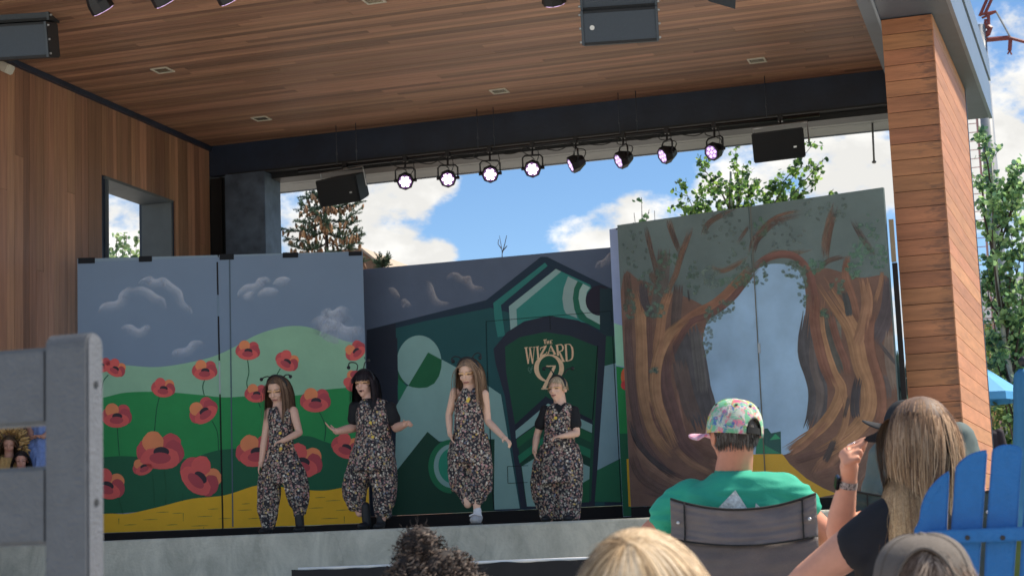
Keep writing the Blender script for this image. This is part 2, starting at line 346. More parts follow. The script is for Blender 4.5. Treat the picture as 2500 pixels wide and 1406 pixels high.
# roof edge over the wing: soffit, fascia, lip
def fl(Y, off=0): return -.67+.0382*(Y-17.1)+off
MB().prism([(-1.5, 13.9, SOF+.004), (fl(13.9), 13.9, SOF+.004), (fl(22.6), 22.6, SOF+.004), (-1.5, 22.6, SOF+.004)], (0, 0, .03)).build('eave_soffit', mat('slate_soffit', (.085, .105, .135), .5, .1), pav)
fa = MB(); fa.prism([(fl(13.9), 13.9, SOF), (fl(13.9, .04), 13.9, SOF), (fl(22.64, .04), 22.64, SOF), (fl(22.64), 22.64, SOF)], (0, 0, .45)); fa.build('eave_fascia', fasc, pav)
fa = MB(); fa.prism([(fl(13.9, -.02), 13.9, SOF+.452), (fl(13.9, .02), 13.9, SOF+.452), (fl(22.64, .02), 22.64, SOF+.452), (fl(22.64, -.02), 22.64, SOF+.452)], (0, 0, .04)); fa.build('fascia_groove', dark, pav)
fa = MB(); fa.prism([(fl(13.9, -.01), 13.9, SOF+.493), (fl(13.9, .055), 13.9, SOF+.493), (fl(22.66, .055), 22.66, SOF+.493), (fl(22.66, -.01), 22.66, SOF+.493)], (0, 0, .28)); fa.build('roof_lip', fasc, pav)
MB().bb(-1.36, -1.335, 13.9, 20.6, SOF-.02, CEIL+.05).build('ceiling_edge_flashing', fasc, pav)
# hanging rod below the rear soffit
rr = MB(); p = P(2131, 318, 22.2); q = P(2134, 396, 22.2); rr.tube([(p.x, p.y, SOF+.01), q], .013, 8).ell(q, (.03, .03, .02))
solo(rr, 'hanging_rod', mat('grey_rod', (.2, .2, .2), .5, metal=.6), (p.x, p.y, q.z), 'thin grey rod hanging from the rear soffit beside the wing wall', 'rod', smooth=True)
# ------------------------------------------------------------------ painted scenery flats
class Flat:
    def __init__(s, name, tl, tr, yl, yr, zt, zb, label, thick=.045, base_col=(.2, .2, .2), K=.4):
        """vertical panel through pixel columns tl / tr at depths yl / yr"""
        s.K = K
        a = P(*tl, yl); b = P(*tr, yr)
        s.a = Vector((a.x, a.y, 0)); s.b = Vector((b.x, b.y, 0)); s.u = (s.b-s.a).normalized(); s.n = Vector((s.u.y, -s.u.x, 0))
        if s.n.y > 0: s.n = -s.n
        s.w = (s.b-s.a).length; s.zt, s.zb = zt, zb
        mid = (s.a+s.b)/2
        s.t = thing(name, (mid.x, mid.y, FLOOR), label, 'scenery flat')
        s.thick = thick
        s.layer = 0
    def panel(s, u0, u1, z0, z1, col, name='panel', ztop1=None):
        p0 = s.a+s.u*u0; p1 = s.a+s.u*u1; z1b = z1 if ztop1 is None else ztop1
        poly = [(p0.x, p0.y, z0), (p1.x, p1.y, z0), (p1.x, p1.y, z1b), (p0.x, p0.y, z1)]
        return MB().prism(poly, -s.n*s.thick).build(name, col, s.t)
    def hit(s, px, py, off=0.0):
        d = ray(px, py); o = s.a+s.n*off; t_ = (o-O).dot(s.n)/d.dot(s.n); return O+d*t_
    def uz(s, px, py): h = s.hit(px, py); return (h-s.a).dot(s.u), h.z
    def paint(s, name, pts, col, smooth=False, closed=True, clip=True, parent=None):
        s.layer += 1; off = .001+.00015*s.layer
        if smooth: pts = [(v.x, v.y) for v in catmull([(x, y, 0) for x, y in pts], 6, True)]
        vs = []
        for x, y in pts:
            h = s.hit(x, y); u = (h-s.a).dot(s.u); z = h.z
            if clip: u = min(max(u, .003), s.w-.003); z = min(max(z, s.zb+.003), s.zt-.003)
            q = s.a+s.u*u+s.n*off; vs.append((q.x, q.y, z))
        m = col if not isinstance(col, tuple) else pmat(col, s.K)
        return MB().add(vs, [tuple(range(len(vs)))]).build(name, m, parent or s.t)
    def ribbon(s, name, strips, m, off=None, gap=None):
        """strips: list of (pts, widths, colour(s)) in pixels; one mesh with Col"""
        s.layer += 1; off = .001+.00015*s.layer if off is None else off; mb = MB(); gap = gap or (.00004 if len(strips) > 1 else 0); s.layer += int(min(40, len(strips))*gap/.00015)+1 if len(strips) > 1 else 0; mb.col = (1, 1, 1, 1); k = 0
        for pts, wd, c0, c1 in strips:
            k += 1; n = len(pts); vs = []; cs = []
            for i, p in enumerate(pts):
                a = pts[max(i-1, 0)]; b = pts[min(i+1, n-1)]; dx, dy = b[0]-a[0], b[1]-a[1]; L = math.hypot(dx, dy) or 1; w = wd[i] if isinstance(wd, (list, tuple)) else wd
                nx_, ny_ = -dy/L*w/2, dx/L*w/2
                for sg, cc_ in ((1, c0), (-1, c1)):
                    h = s.hit(p[0]+sg*nx_, p[1]+sg*ny_); u = min(max((h-s.a).dot(s.u), .003), s.w-.003); z = min(max(h.z, s.zb+.003), s.zt-.003)
                    q = s.a+s.u*u+s.n*(off+gap*(k % 40)); vs.append((q.x, q.y, z)); cs.append(cc_[i] if isinstance(cc_, list) else cc_)
            st = len(mb.v); mb.add(vs, [(2*i, 2*i+1, 2*i+3, 2*i+2) for i in range(n-1)]); mb.c[st:] = cs
        o = mb.build(name, m, s.t)
        if len(strips) > 1: o['kind'] = 'stuff'
        return o
def pmat(c, K=.4):
    return mat('paint_%d_%d_%d_%d' % (*c, int(K*100)), lin(*c, K), .7, .07, 4, .06, 30)
def sm(pts, k=6, closed=False): return [(v.x, v.y) for v in catmull([(x, y, 0) for x, y in pts], k, closed)]
def crop(x0, y0, sc, pts): return [(x0+sc*x, y0+sc*y) for x, y in pts]
airb = vmat('airbrushed_white', .8, .05, 8, alpha=True)
glaze = vmat('glazed_paint', .75, .2, 9, alpha=True)
brush = vmat('brushed_paint', .75, .22, 9, bump=.15, bscale=25)
def cloud_arcs(fl_, name, arcs, w=26, peak=.8, colr=(.80, .87, .97)):
    st = []
    for pts in arcs:
        q = sm(pts, 6); n = len(q); st_w = [w*(.25+.75*math.sin(math.pi*min(1, max(0, (i+.5)/n)))**.5) for i in range(n)]
        al = [peak*min(1, 3.2*min(i+.5, n-i-.5)/n) for i in range(n)]
        # three stacked soft bands: a crisp outer rim fading inward
        for frac, k in ((1.0, .5), (.5, .5), (.22, .35)):
            pp = []
            for i, (x, y) in enumerate(q):
                a = q[max(i-1, 0)]; b = q[min(i+1, n-1)]; dx, dy = b[0]-a[0], b[1]-a[1]; L = math.hypot(dx, dy) or 1; h = st_w[i]*frac/2; pp.append((x-dy/L*h, y+dx/L*h))
            st.append((pp, [v*frac for v in st_w], [(*colr, 0.0)]*n, [(*colr, a*k) for a in al]))
    l0_ = fl_.layer; o = fl_.ribbon(name, st, airb, gap=.0002); fl_.layer = l0_+2; return o
K = .54
# ---- flat 1: poppy meadow (two hinged leaves)
f1 = Flat('poppy_meadow_flat', (190, 900), (893, 900), 16.75, 18.1, CAMZ+3.31, CAMZ+.29, 'pale blue-sky flat painted with red poppies, green hills and a yellow brick road', K=K)
ua = f1.uz(537, 900)[0]; ub = f1.uz(560, 900)[0]
skyp = pmat((100, 116, 128), K)
l1 = f1.panel(0, ua-.006, f1.zb, f1.zt-.04, skyp, 'left_leaf', f1.zt-.02)
l2 = f1.panel(ua+.006, f1.w, f1.zb, f1.zt-.02, skyp, 'right_leaf', f1.zt)
f1.panel(0, f1.w, FLOOR, f1.zb-.003, dark, 'black_base')
C1 = lambda pts: crop(180, 600, .5121, pts)
mint = (112, 148, 122); midg = (16, 112, 58); dkg = (8, 74, 48); yel = (205, 142, 30)
f1.paint('painted_sky', [(190, 640), (893, 615), (897, 760), (896, 900), (190, 905)], mat('paint_sky_haze', lin(92, 108, 126, K), .7, .05, 1.5))
f1.paint('painted_hill', C1(sm([(0, 600), (120, 560), (240, 568), (380, 578), (500, 565), (640, 535), (740, 495), (860, 430), (960, 395), (1040, 382), (1120, 388), (1210, 420), (1300, 455), (1400, 470)], 5)+[(1420, 720), (0, 760)]), mint)
f1.paint('painted_hill', C1(sm([(0, 740), (130, 725), (240, 700), (360, 695), (450, 697), (600, 710), (720, 722), (850, 715), (1000, 715), (1100, 708), (1200, 685), (1420, 668)], 5)+[(1420, 1010), (0, 1040)]), midg)
f1.paint('painted_hill', C1(sm([(0, 1030), (160, 1005), (280, 1003), (420, 1020), (560, 1010), (680, 975), (800, 962), (920, 940), (1050, 910), (1130, 908), (1220, 940), (1420, 985)], 5)+[(1420, 1180), (0, 1290)]), dkg)
f1.paint('painted_road', C1(sm([(0, 1285), (160, 1275), (260, 1275), (400, 1245), (560, 1205), (720, 1188), (880, 1140), (1000, 1150), (1100, 1162), (1200, 1165), (1300, 1148), (1420, 1130)], 5)+[(1420, 1340), (0, 1400)]), yel)
dash = []
random.seed(21)
for (x, y, L, h) in [(215, 1300, 0, 30), (240, 1330, 60, 0), (330, 1305, 70, 0), (395, 1270, 60, 0), (440, 1330, 55, 0), (470, 1275, 50, 0), (522, 1275, 0, 40), (560, 1335, 80, 0), (590, 1290, 70, 0), (640, 1255, 50, 0), (620, 1340, 0, 30), (780, 1260, 70, 0), (830, 1300, 60, 0), (800, 1230, 40, 0), (1120, 1250, 70, 0), (1200, 1215, 70, 0), (1180, 1300, 80, 0), (1250, 1260, 60, 0), (1290, 1290, 0, 34), (1150, 1200, 50, 0), (690, 1300, 60, 0), (900, 1310, 50, 0)]:
    p = C1([(x, y), (x+L/2, y-2), (x+L, y-3+h)]); dash.append((p, [.6, 2.0, .6], (.34, .22, .05, 1), (.34, .22, .05, 1)))
f1.ribbon('brick_marks', dash, brush)
cloud_arcs(f1, 'painted_clouds', [C1([(115, 320), (125, 290), (150, 270), (205, 262), (220, 225), (260, 198), (290, 205)]), C1([(255, 215), (310, 196), (360, 205), (395, 232), (430, 250), (446, 300)]), C1([(300, 190), (320, 160), (365, 145), (390, 160), (430, 150), (470, 180), (515, 215), (530, 270), (560, 295), (568, 330)]), C1([(220, 395), (245, 378), (280, 378), (310, 396), (345, 378), (375, 388)]), C1([(465, 530), (475, 500), (500, 490), (535, 485), (560, 455), (600, 452), (630, 465)]), C1([(780, 250), (785, 215), (820, 185), (860, 180), (880, 155), (920, 150), (945, 175)]), C1([(870, 240), (900, 205), (945, 200), (985, 215)]), C1([(945, 185), (970, 155), (1010, 148), (1040, 168)]), C1([(800, 245), (830, 220), (865, 222)])], 26, .85)
cloud_arcs(f1, 'painted_cloud', [C1([(1120, 378), (1145, 345), (1190, 333), (1230, 352), (1260, 350), (1290, 380), (1330, 385), (1370, 385), (1395, 430)]), C1([(1170, 330), (1200, 300), (1230, 310), (1270, 288), (1320, 300)])], 60, .85)
POP = dict(red=(178, 74, 70), deep=(146, 56, 62), mid=(162, 64, 66), org=(200, 110, 72), blk=(40, 32, 38))
def ellp(cx, cy, rx, ry, ang, n=18, jag=0):
    ca, sa = math.cos(ang), math.sin(ang); out = []
    for i in range(n):
        a = 2*math.pi*i/n; k = 1+(random.uniform(-jag, jag)); x, y = rx*k*math.cos(a), ry*k*math.sin(a); out.append((cx+x*ca-y*sa, cy+x*sa+y*ca))
    return out
def poppy(fl_, cx, cy, w, tilt=0, lit=-1, stem=None, stemcol=(24, 70, 48)):
    """one painted poppy: stem, back petals, cup, dark heart, front petal"""
    lay0 = fl_.layer
    e = bpy.data.objects.new('painted_poppy', None); COL.objects.link(e); e.parent = fl_.t; ORG[e.name] = ORG[fl_.t.name]
    s_ = w/2; ct, st = math.cos(tilt), math.sin(tilt)
    L = lambda x, y: (cx+s_*(x*ct-y*st), cy+s_*(x*st+y*ct))
    if stem:
        q = sm(stem, 6); fl_.ribbon('stem', [(q, max(2.2, w*.03), (*lin(*stemcol, fl_.K), 1), (*lin(*stemcol, fl_.K), 1))], brush).parent = e
    def pet(n, x, y, rx, ry, a, c, jag=.0):
        fl_.paint(n, ellp(*L(x, y), rx*s_, ry*s_, a+tilt, 20, jag), POP[c], parent=e)
    jg = .05 if w > 90 else .015
    pet('petal', .46, -.30, .44, .44, .3, 'mid' if lit <= 0 else 'org', jg)
    pet('petal', -.62, .0, .40, .52, .35, 'mid', jg)
    pet('petal', .62, .05, .40, .52, -.35, 'deep', jg)
    pet('petal', -.30, -.36, .46, .46, -.2, 'org' if lit <= 0 else 'red', jg)
    pet('petal', .0, .34, .86, .48, 0, 'red', jg)
    pet('heart', .05, .06, .34, .22, 0, 'blk')
    pet('petal', .0, .32, .46, .24, 0, 'deep', 0)
    fl_.layer = lay0+random.randint(0, 3)
    return e
random.seed(4)
G = C1
def g1(x, y): return C1([(x, y)])[0]
for (x, y, w, ti, lit, stem) in [
    (130, 565, 92, .1, -1, None), (200, 582, 98, .5, 1, [(165, 615), (140, 650), (128, 725)]), (427, 676, 112, .1, 1, [(410, 715), (395, 780), (385, 885)]),
    (624, 592, 118, 0, -1, [(628, 630), (615, 670), (622, 712)]), (204, 808, 142, 0, -1, [(208, 865), (212, 930), (218, 1000)]), (616, 786, 140, -.6, -1, [(660, 835), (685, 890), (690, 975)]),
    (830, 498, 114, .05, -1, [(828, 540), (835, 600), (825, 650), (830, 680)]), (1018, 548, 112, .5, 1, [(985, 585), (965, 620)]), (1342, 500, 104, -.7, -1, [(1385, 530), (1400, 560)]), (1330, 642, 100, -1.2, 1, [(1325, 690), (1318, 740)]),
    (870, 702, 108, 0, -1, [(880, 745), (890, 770)]), (1152, 735, 142, 0, -1, [(1170, 790), (1200, 860), (1195, 930)]), (1300, 955, 140, .35, 1, None), (330, 1050, 100, -.4, -1, [(375, 1085), (382, 1160), (385, 1240)]),
    (412, 975, 222, 0, -1, [(430, 1060), (440, 1150), (438, 1230)]), (605, 1095, 205, .75, 1, [(520, 1180), (518, 1215)]), (870, 975, 190, -.1, -1, None), (1090, 1022, 190, .2, 1, None), (160, 1135, 170, .3, 1, [(215, 1200), (235, 1275)])]:
    poppy(f1, *g1(x, y), w*.5121, ti, lit, C1(stem) if stem else None)
# hinge gap and hardware, velcro tabs along the top
gm_ = mat('dull_hinge', (.35, .36, .37), .4, metal=.5)
for y0_, y1_, c in ((640, 720, dark), (724, 770, pmat((90, 110, 125), K)), (772, 880, dark), (884, 960, gm_), (962, 1290, dark)):
    pts = []
    for y in (y0_, y1_): pts.append((537-7+(y-630)*.021, y))
    f1.paint('hinge_gap', [(pts[0][0]-1.6, pts[0][1]), (pts[0][0]+2.0, pts[0][1]), (pts[1][0]+2.0, pts[1][1]), (pts[1][0]-1.6, pts[1][1])], c)
f1.paint('leaf_seam', [(559, 634), (562, 634), (570, 1285), (567, 1285)], pmat((60, 75, 85), K))
for x0_, x1_, y0_ in ((191, 232, 630), (339, 371, 626), (536, 571, 621), (690, 728, 616), (851, 883, 611)):
    f1.paint('velcro_tab', [(x0_, y0_), (x1_, y0_-1), (x1_, y0_+13), (x0_, y0_+14)], mat('black_velcro', (.012, .014, .018), .95))
# ---- flat 2: emerald gate
f2 = Flat('green_gate_flat', (880, 900), (1545, 900), 18.6, 18.6, CAMZ+3.19, CAMZ+.37, 'dark flat painted with a green art-deco gate and gold show lettering', K=.50)
f2.panel(0, f2.w, f2.zb, f2.zt, pmat((66, 76, 92), .50)); f2.panel(0, f2.w, FLOOR, f2.zb-.003, dark, 'black_base')
C2 = lambda pts: crop(880, 580, .512, pts)
navy = (16, 34, 48); dteal = (14, 60, 62); teal = (26, 92, 86); pale = (104, 134, 128); emr = (8, 74, 44); dk = (4, 46, 32); blk2 = (22, 27, 38); grn2 = (12, 92, 64)
f2.paint('gate_backdrop', C2([(30, 440), (600, 298), (860, 92), (890, 92), (1190, 240), (1330, 260), (1330, 1400), (30, 1400)]), navy)  # navy outline painted behind the gate
f2.paint('gate_field', C2([(168, 432), (300, 400), (620, 335), (1160, 470), (1165, 1290), (640, 1290), (640, 1400), (168, 1400)]), dteal)
f2.paint('dark_pillar', C2([(30, 441), (168, 408), (180, 860), (165, 1400), (30, 1400)]), blk2)
f2.paint('green_facet', C2([(180, 690), (380, 700), (400, 640), (180, 560)]), emr)
f2.paint('pale_sweep', C2([(222, 710), (390, 582), (460, 620), (600, 700), (670, 748), (760, 1290), (640, 1295), (630, 1130), (560, 1100), (560, 1000), (430, 970), (375, 970), (320, 925), (165, 1120), (172, 800)]), pale)
f2.paint('pale_disc', C2(ellp(280, 592, 106, 126, 0, 40)), pale)
f2.paint('disc_left_edge', C2([(150, 470), (176, 480), (180, 700), (150, 720)]), blk2)
f2.paint('green_wedge', C2([(323, 547)]+[(388, 582), (386, 620), (375, 660), (352, 695), (318, 714), (280, 717), (250, 713), (228, 706)]), emr)
f2.paint('green_chip', C2([(180, 672), (222, 708), (190, 770), (180, 775)]), grn2)
f2.paint('dark_peak', C2([(165, 1120), (320, 925), (376, 972), (430, 1010), (440, 1210), (560, 1200), (636, 1130), (642, 1400), (110, 1400), (150, 1200)]), dk)
f2.paint('green_ring', C2(ellp(432, 1090, 108, 128, 0, 40)), (10, 88, 56)); f2.paint('pale_ring', C2(ellp(436, 1088, 86, 104, 0, 40)), pale); f2.paint('teal_disc', C2(ellp(440, 1086, 68, 84, 0, 40)), (18, 110, 86))
f2.paint('dark_peak', C2([(430, 960), (640, 960), (640, 1400), (430, 1400), (436, 1200)]), dk)
# roof bands
f2.paint('teal_band', C2([(634, 312), (880, 120), (893, 135), (670, 322), (690, 468), (655, 475), (640, 390)]), teal)
f2.paint('gable', C2([(708, 328), (932, 150), (1095, 225), (1142, 330), (1142, 420), (905, 372), (716, 438)]), (30, 100, 92))
f2.paint('pale_band', C2([(708, 328), (932, 150), (958, 162), (744, 342), (748, 422), (716, 440)]), (108, 134, 130))
f2.paint('pale_arc', C2([(990, 185), (970, 240), (963, 290), (970, 340), (980, 362), (1035, 385), (1020, 340), (1013, 290), (1020, 240), (1036, 208)]), (112, 132, 128))
f2.paint('green_arc', C2([(1036, 208), (1020, 240), (1013, 290), (1020, 340), (1045, 390), (1142, 440), (1142, 414), (1080, 380), (1050, 340), (1040, 290), (1045, 250), (1062, 220)]), (12, 78, 60))
f2.paint('pale_arc', C2([(1062, 220), (1045, 250), (1040, 290), (1050, 340), (1080, 380), (1142, 414), (1142, 372), (1110, 365), (1085, 335), (1075, 290), (1080, 260), (1096, 238)]), (128, 150, 142))
f2.paint('dark_disc', C2(ellp(1140, 300, 66, 72, 0, 30)), (24, 20, 34)); f2.paint('dark_side', C2([(1142, 240), (1190, 245), (1230, 250), (1235, 470), (1165, 475), (1142, 440)]), (14, 38, 44))
# the gate itself
f2.paint('gate_frame', C2([(635, 530), (700, 450), (780, 400), (900, 372), (1040, 395), (1172, 468), (1165, 620), (1118, 1290), (765, 1290), (690, 760), (645, 600)]), (24, 30, 42))
f2.paint('gate_leaf', C2([(690, 520), (760, 475), (880, 450), (1000, 468), (1130, 520), (1132, 600), (1100, 1255), (790, 1260), (740, 900), (695, 640)]), (6, 58, 40))
f2.paint('chevron_dark', C2([(738, 890), (885, 755), (900, 770), (900, 850), (740, 965)]), (16, 24, 36)); f2.paint('chevron_dark', C2([(880, 755), (1108, 868), (1106, 930), (900, 830)]), (16, 24, 36))
f2.paint('chevron', C2([(740, 920), (895, 790), (905, 840), (742, 958)]), pale); f2.paint('chevron', C2([(895, 790), (1106, 890), (1104, 930), (905, 840)]), pale)
f2.paint('chevron', C2([(744, 962), (905, 845), (905, 885), (750, 1002)]), emr); f2.paint('chevron', C2([(905, 845), (1104, 935), (1100, 975), (905, 885)]), emr)
f2.paint('chevron', C2([(752, 1040), (905, 925), (905, 960), (760, 1075)]), grn2); f2.paint('chevron', C2([(905, 925), (1098, 1010), (1096, 1050), (905, 960)]), grn2)
f2.paint('chevron', C2([(760, 1075), (905, 960), (905, 1000), (768, 1085)]), dk); f2.paint('chevron', C2([(905, 960), (1096, 1050), (1094, 1090), (905, 1000)]), dk)
f2.paint('gate_pale', C2([(770, 1090), (905, 1005), (1094, 1092), (1092, 1150), (1040, 1180), (980, 1180), (900, 1280), (795, 1280)]), pale)
f2.paint('gate_green', C2([(1092, 1150), (1090, 1260), (980, 1262), (1030, 1190)]), emr)
f2.paint('side_pale', C2([(1165, 612), (1240, 592), (1262, 600), (1264, 1040), (1130, 1108)]), (104, 130, 134)); f2.paint('side_green', C2([(1172, 470), (1236, 470), (1240, 592), (1165, 612)]), (14, 66, 46))
f2.paint('side_green', C2([(1130, 1108), (1270, 1040), (1290, 1260), (1118, 1258)]), (16, 84, 56))
lines = []
for seg in ([(600, 400), (1195, 350)], [(600, 400), (606, 640)], [(606, 640), (636, 1290)], [(1195, 350), (1200, 400)], [(1203, 470), (1245, 1260)], [(702, 1090), (800, 1086)], [(702, 1090), (704, 1170)], [(704, 1170), (798, 1166)], [(904, 372), (906, 440)], [(1132, 515), (1108, 868)]):
    a, b = C2(seg); lines.append(([a, ((a[0]+b[0])/2, (a[1]+b[1])/2), b], 2.2 if seg[0][0] in (1132, 606, 1203) else 1.3, (.006, .012, .012, 1), (.006, .012, .012, 1)))
f2.ribbon('door_seams', lines, brush)
cloud_arcs(f2, 'painted_clouds', [C2([(130, 240), (160, 240), (185, 265), (190, 295)]), C2([(190, 300), (215, 292), (248, 322)]), C2([(318, 200), (345, 225), (358, 265), (380, 300), (432, 308)]), C2([(405, 195), (430, 170), (465, 168), (490, 185), (525, 185), (540, 225), (580, 235), (602, 255)]), C2([(1118, 150), (1130, 115), (1160, 105), (1185, 75), (1222, 70)])], 22, .6, (.75, .7, .72))
# gold lettering, stroke by stroke
C2L = lambda pts: crop(1260, 770, .13514, pts)
gold = (*lin(188, 156, 124, .54), 1); faint = (*lin(80, 110, 96, .54), 1)
def let(strokes, c):
    st = []
    for pts, w in strokes:
        q = C2L(pts) if len(pts) == 2 else sm(C2L(pts), 6)
        wd = [v*.13514 for v in (w if isinstance(w, list) else [w]*len(q))]
        if len(wd) != len(q): wd = [wd[min(len(wd)-1, int(i*len(wd)/len(q)))] for i in range(len(q))]
        st.append((q, wd, c, c))
    return st
W1 = [([(180, 585), (224, 872)], [32, 26]), ([(224, 872), (262, 590)], 13), ([(252, 590), (304, 872)], [32, 26]), ([(304, 872), (332, 578)], 13), ([(152, 586), (214, 577)], 14), ([(232, 582), (288, 574)], 12), ([(304, 578), (350, 570)], 12),
      ([(388, 565), (404, 772)], 34), ([(360, 570), (418, 560)], 13), ([(376, 778), (430, 768)], 13),
      ([(438, 592), (556, 545)], 17), ([(540, 556), (444, 728)], 36), ([(432, 738), (548, 690)], 18), ([(548, 690), (560, 655)], 12), ([(440, 590), (445, 630)], 12),
      ([(630, 545), (582, 690)], 13), ([(628, 540), (706, 700)], [22, 40]), ([(598, 640), (668, 638)], 9), ([(566, 694), (606, 686)], 11), ([(670, 706), (730, 696)], 12),
      ([(742, 535), (764, 725)], 36), ([(718, 540), (770, 530)], 12), ([(745, 535), (820, 530), (850, 575), (838, 630), (775, 655)], [14, 22, 30, 26, 16]), ([(785, 652), (858, 826)], [26, 42]), ([(842, 832), (892, 826)], 15),
      ([(900, 525), (918, 828)], 36), ([(876, 530), (930, 520)], 12), ([(900, 525), (970, 522), (1016, 590), (1026, 700), (1005, 790), (918, 828)], [14, 20, 34, 36, 28, 16])]
TH = [([(498, 446), (560, 436)], 15), ([(524, 446), (526, 516)], 22), ([(562, 456), (568, 516)], 18), ([(592, 452), (596, 512)], 16), ([(566, 486), (594, 482)], 9), ([(622, 454), (628, 512)], 18), ([(622, 456), (664, 446)], 10), ([(626, 482), (652, 478)], 8), ([(626, 512), (662, 504)], 10)]
OF = [([(232, 930), (222, 970), (240, 1010), (262, 980), (250, 935)], 8), ([(300, 905), (285, 960), (268, 1030), (245, 1028)], 9), ([(272, 965), (306, 955)], 7)]
ring = []
for i in range(49):
    a = 2*math.pi*i/48; ring.append(((598+228*math.sin(a)), (952-236*math.cos(a))))
rw = [22+62*abs(math.sin(2*math.pi*i/48))**1.4 for i in range(49)]
ZZ = [([(548, 918), (722, 912)], 22), ([(700, 922), (506, 1310)], [50, 66]), ([(460, 1322), (652, 1326)], 24), ([(648, 1326), (668, 1270)], 14)]
st = let(W1+TH, gold)+let(OF, faint); st.append((C2L(ring), [v*.13514 for v in rw], gold, gold)); st += let(ZZ, gold)
f2.ribbon('gold_lettering', st, vmat('gold_paint', .5, .1, 20))
# ---- narrow folded flat seen beside the forest flat
f3 = Flat('folded_poppy_flat', (1504, 900), (1556, 900), 18.1, 17.98, CAMZ+3.30, CAMZ+.24, 'narrow edge of a folded meadow flat, blue above green and yellow, beside the forest flat', K=.54)
f3.panel(0, f3.w, f3.zb, f3.zt, pmat((130, 142, 170), .54)); f3.panel(0, f3.w, FLOOR, f3.zb-.003, dark, 'black_base')
f3.paint('painted_hill', [(1490, 790), (1580, 800), (1580, 900), (1490, 893)], (128, 172, 146)); f3.paint('painted_hill', [(1490, 895), (1580, 902), (1580, 1120), (1490, 1118)], midg)
f3.paint('painted_hill', [(1490, 1060), (1580, 1055), (1580, 1400), (1490, 1400)], (14, 78, 52)); f3.paint('painted_petal', ellp(1527, 920, 11, 22, 0), (196, 88, 56)); f3.paint('painted_petal', ellp(1528, 940, 12, 12, 0), (176, 56, 56)); f3.paint('painted_petal', ellp(1540, 1008, 9, 24, 0), (168, 60, 62))
f3.paint('painted_road', [(1530, 1120), (1552, 1118), (1570, 1235), (1535, 1236)], yel)
f3.paint('black_tab', [(1503, 549), (1518, 548), (1519, 560), (1504, 561)], dark)
# ---- flat 4: enchanted wood (two hinged leaves)
f4 = Flat('forest_arch_flat', (1524, 900), (2187, 900), 17.9, 17.29, CAMZ+3.31, CAMZ+.333, 'brown flat painted with two gnarled trees arching over a misty blue gap', K=.54)
um = f4.uz(1851, 900)[0]
bgm = mat('paint_forest_murk', lin(78, 90, 88, .54), .75, .22, 2.2, .1, 20)
f4.panel(0, um-.003, f4.zb, f4.zt-.01, bgm, 'left_leaf', f4.zt); f4.panel(um+.003, f4.w, f4.zb, f4.zt, bgm, 'right_leaf', f4.zt+.01); f4.panel(0, f4.w, FLOOR, f4.zb-.003, dark, 'black_base')
C4 = lambda pts: crop(1480, 430, .5905, pts)
f4.paint('painted_bark_ground', C4(sm([(60, 480), (140, 430), (250, 480), (330, 500), (420, 560), (430, 700), (430, 900), (470, 1040), (600, 1130), (640, 1160), (700, 1400), (60, 1400)], 5, True)), mat('paint_bark', lin(92, 66, 56, .54), .75, .25, 5, .1, 20))
f4.paint('painted_bark_ground', C4(sm([(830, 420), (900, 380), (1050, 420), (1180, 430), (1260, 700), (1270, 1400), (740, 1400), (700, 1150), (800, 1080), (830, 980), (815, 800), (800, 700), (815, 600)], 5, True)), MATS['paint_bark'])
f4.paint('painted_mist', C4(sm([(612, 395), (570, 440), (520, 520), (460, 570), (415, 610), (398, 700), (394, 800), (408, 880), (425, 950), (470, 1040), (560, 1150), (740, 1150), (800, 1095), (838, 1040), (834, 950), (836, 880), (815, 800), (804, 720), (815, 620), (826, 530), (815, 430), (775, 375), (700, 362), (650, 372)], 5, True)), mat('paint_mist', lin(122, 148, 170, .54), .75, .26, 1.7))
f4.paint('painted_road', C4([(560, 1150), (728, 1147), (760, 1190), (830, 1250), (900, 1290), (955, 1312), (880, 1330), (560, 1330)]), (172, 132, 40))
for pts, c in (([(618, 1148), (622, 1090), (640, 1075), (642, 1060), (655, 1042), (668, 1042), (680, 1060), (684, 1062), (722, 1054), (724, 1148)], (20, 66, 62)), ([(620, 1146), (622, 1080), (640, 1066), (655, 1110), (690, 1130), (722, 1146)], (30, 104, 76)), ([(676, 1090), (700, 1064), (722, 1085)], (34, 122, 86))):
    f4.paint('painted_towers', C4(pts), c)
random.seed(9)
def strokes4(list_, n=7, jit=.13, rag=.08, fade=.26, to=(96, 84, 78), al=1):
    out = []
    for pts, w, c in list_:
        q = sm(C4(pts), 6); W_ = w*.5905
        c0_ = c
        for k in range(n):
            c = c0_; off = (k/(n-1)-.5)*W_*.86+random.uniform(-1, 1); i0 = int(random.uniform(0, rag)*len(q)); i1 = len(q)-int(random.uniform(0, rag)*len(q)); sub = q[i0:i1]
            if len(sub) < 3: continue
            jj = 1+random.uniform(-jit, jit); shadec = 1-.22*(k/(n-1)-.4); c = tuple(v*(1-fade)+w*fade for v, w in zip(c, to)); cc_ = tuple(min(.9, v*jj*shadec) for v in lin(*c, .54))
            pp = []
            for i, (x, y) in enumerate(sub):
                a = sub[max(i-1, 0)]; b = sub[min(i+1, len(sub)-1)]; dx, dy = b[0]-a[0], b[1]-a[1]; L = math.hypot(dx, dy) or 1
                wob = 1.2*noise.noise(Vector((x*.03, y*.03, k*3.1))); pp.append((x-dy/L*(off+wob), y+dx/L*(off+wob)))
            wd = [W_/n*1.7*max(.12, min(1, 4*min(i+.3, len(pp)-1-i+.3)/len(pp))) for i in range(len(pp))]
            out.append((pp, wd, (*cc_, al), (*[v*.9 for v in cc_], al)))
    return out
TAN = (146, 104, 72); BRN = (98, 64, 54); DRK = (64, 48, 48); GRY = (82, 74, 74); MAH = (108, 62, 48); SLT = (56, 56, 62)
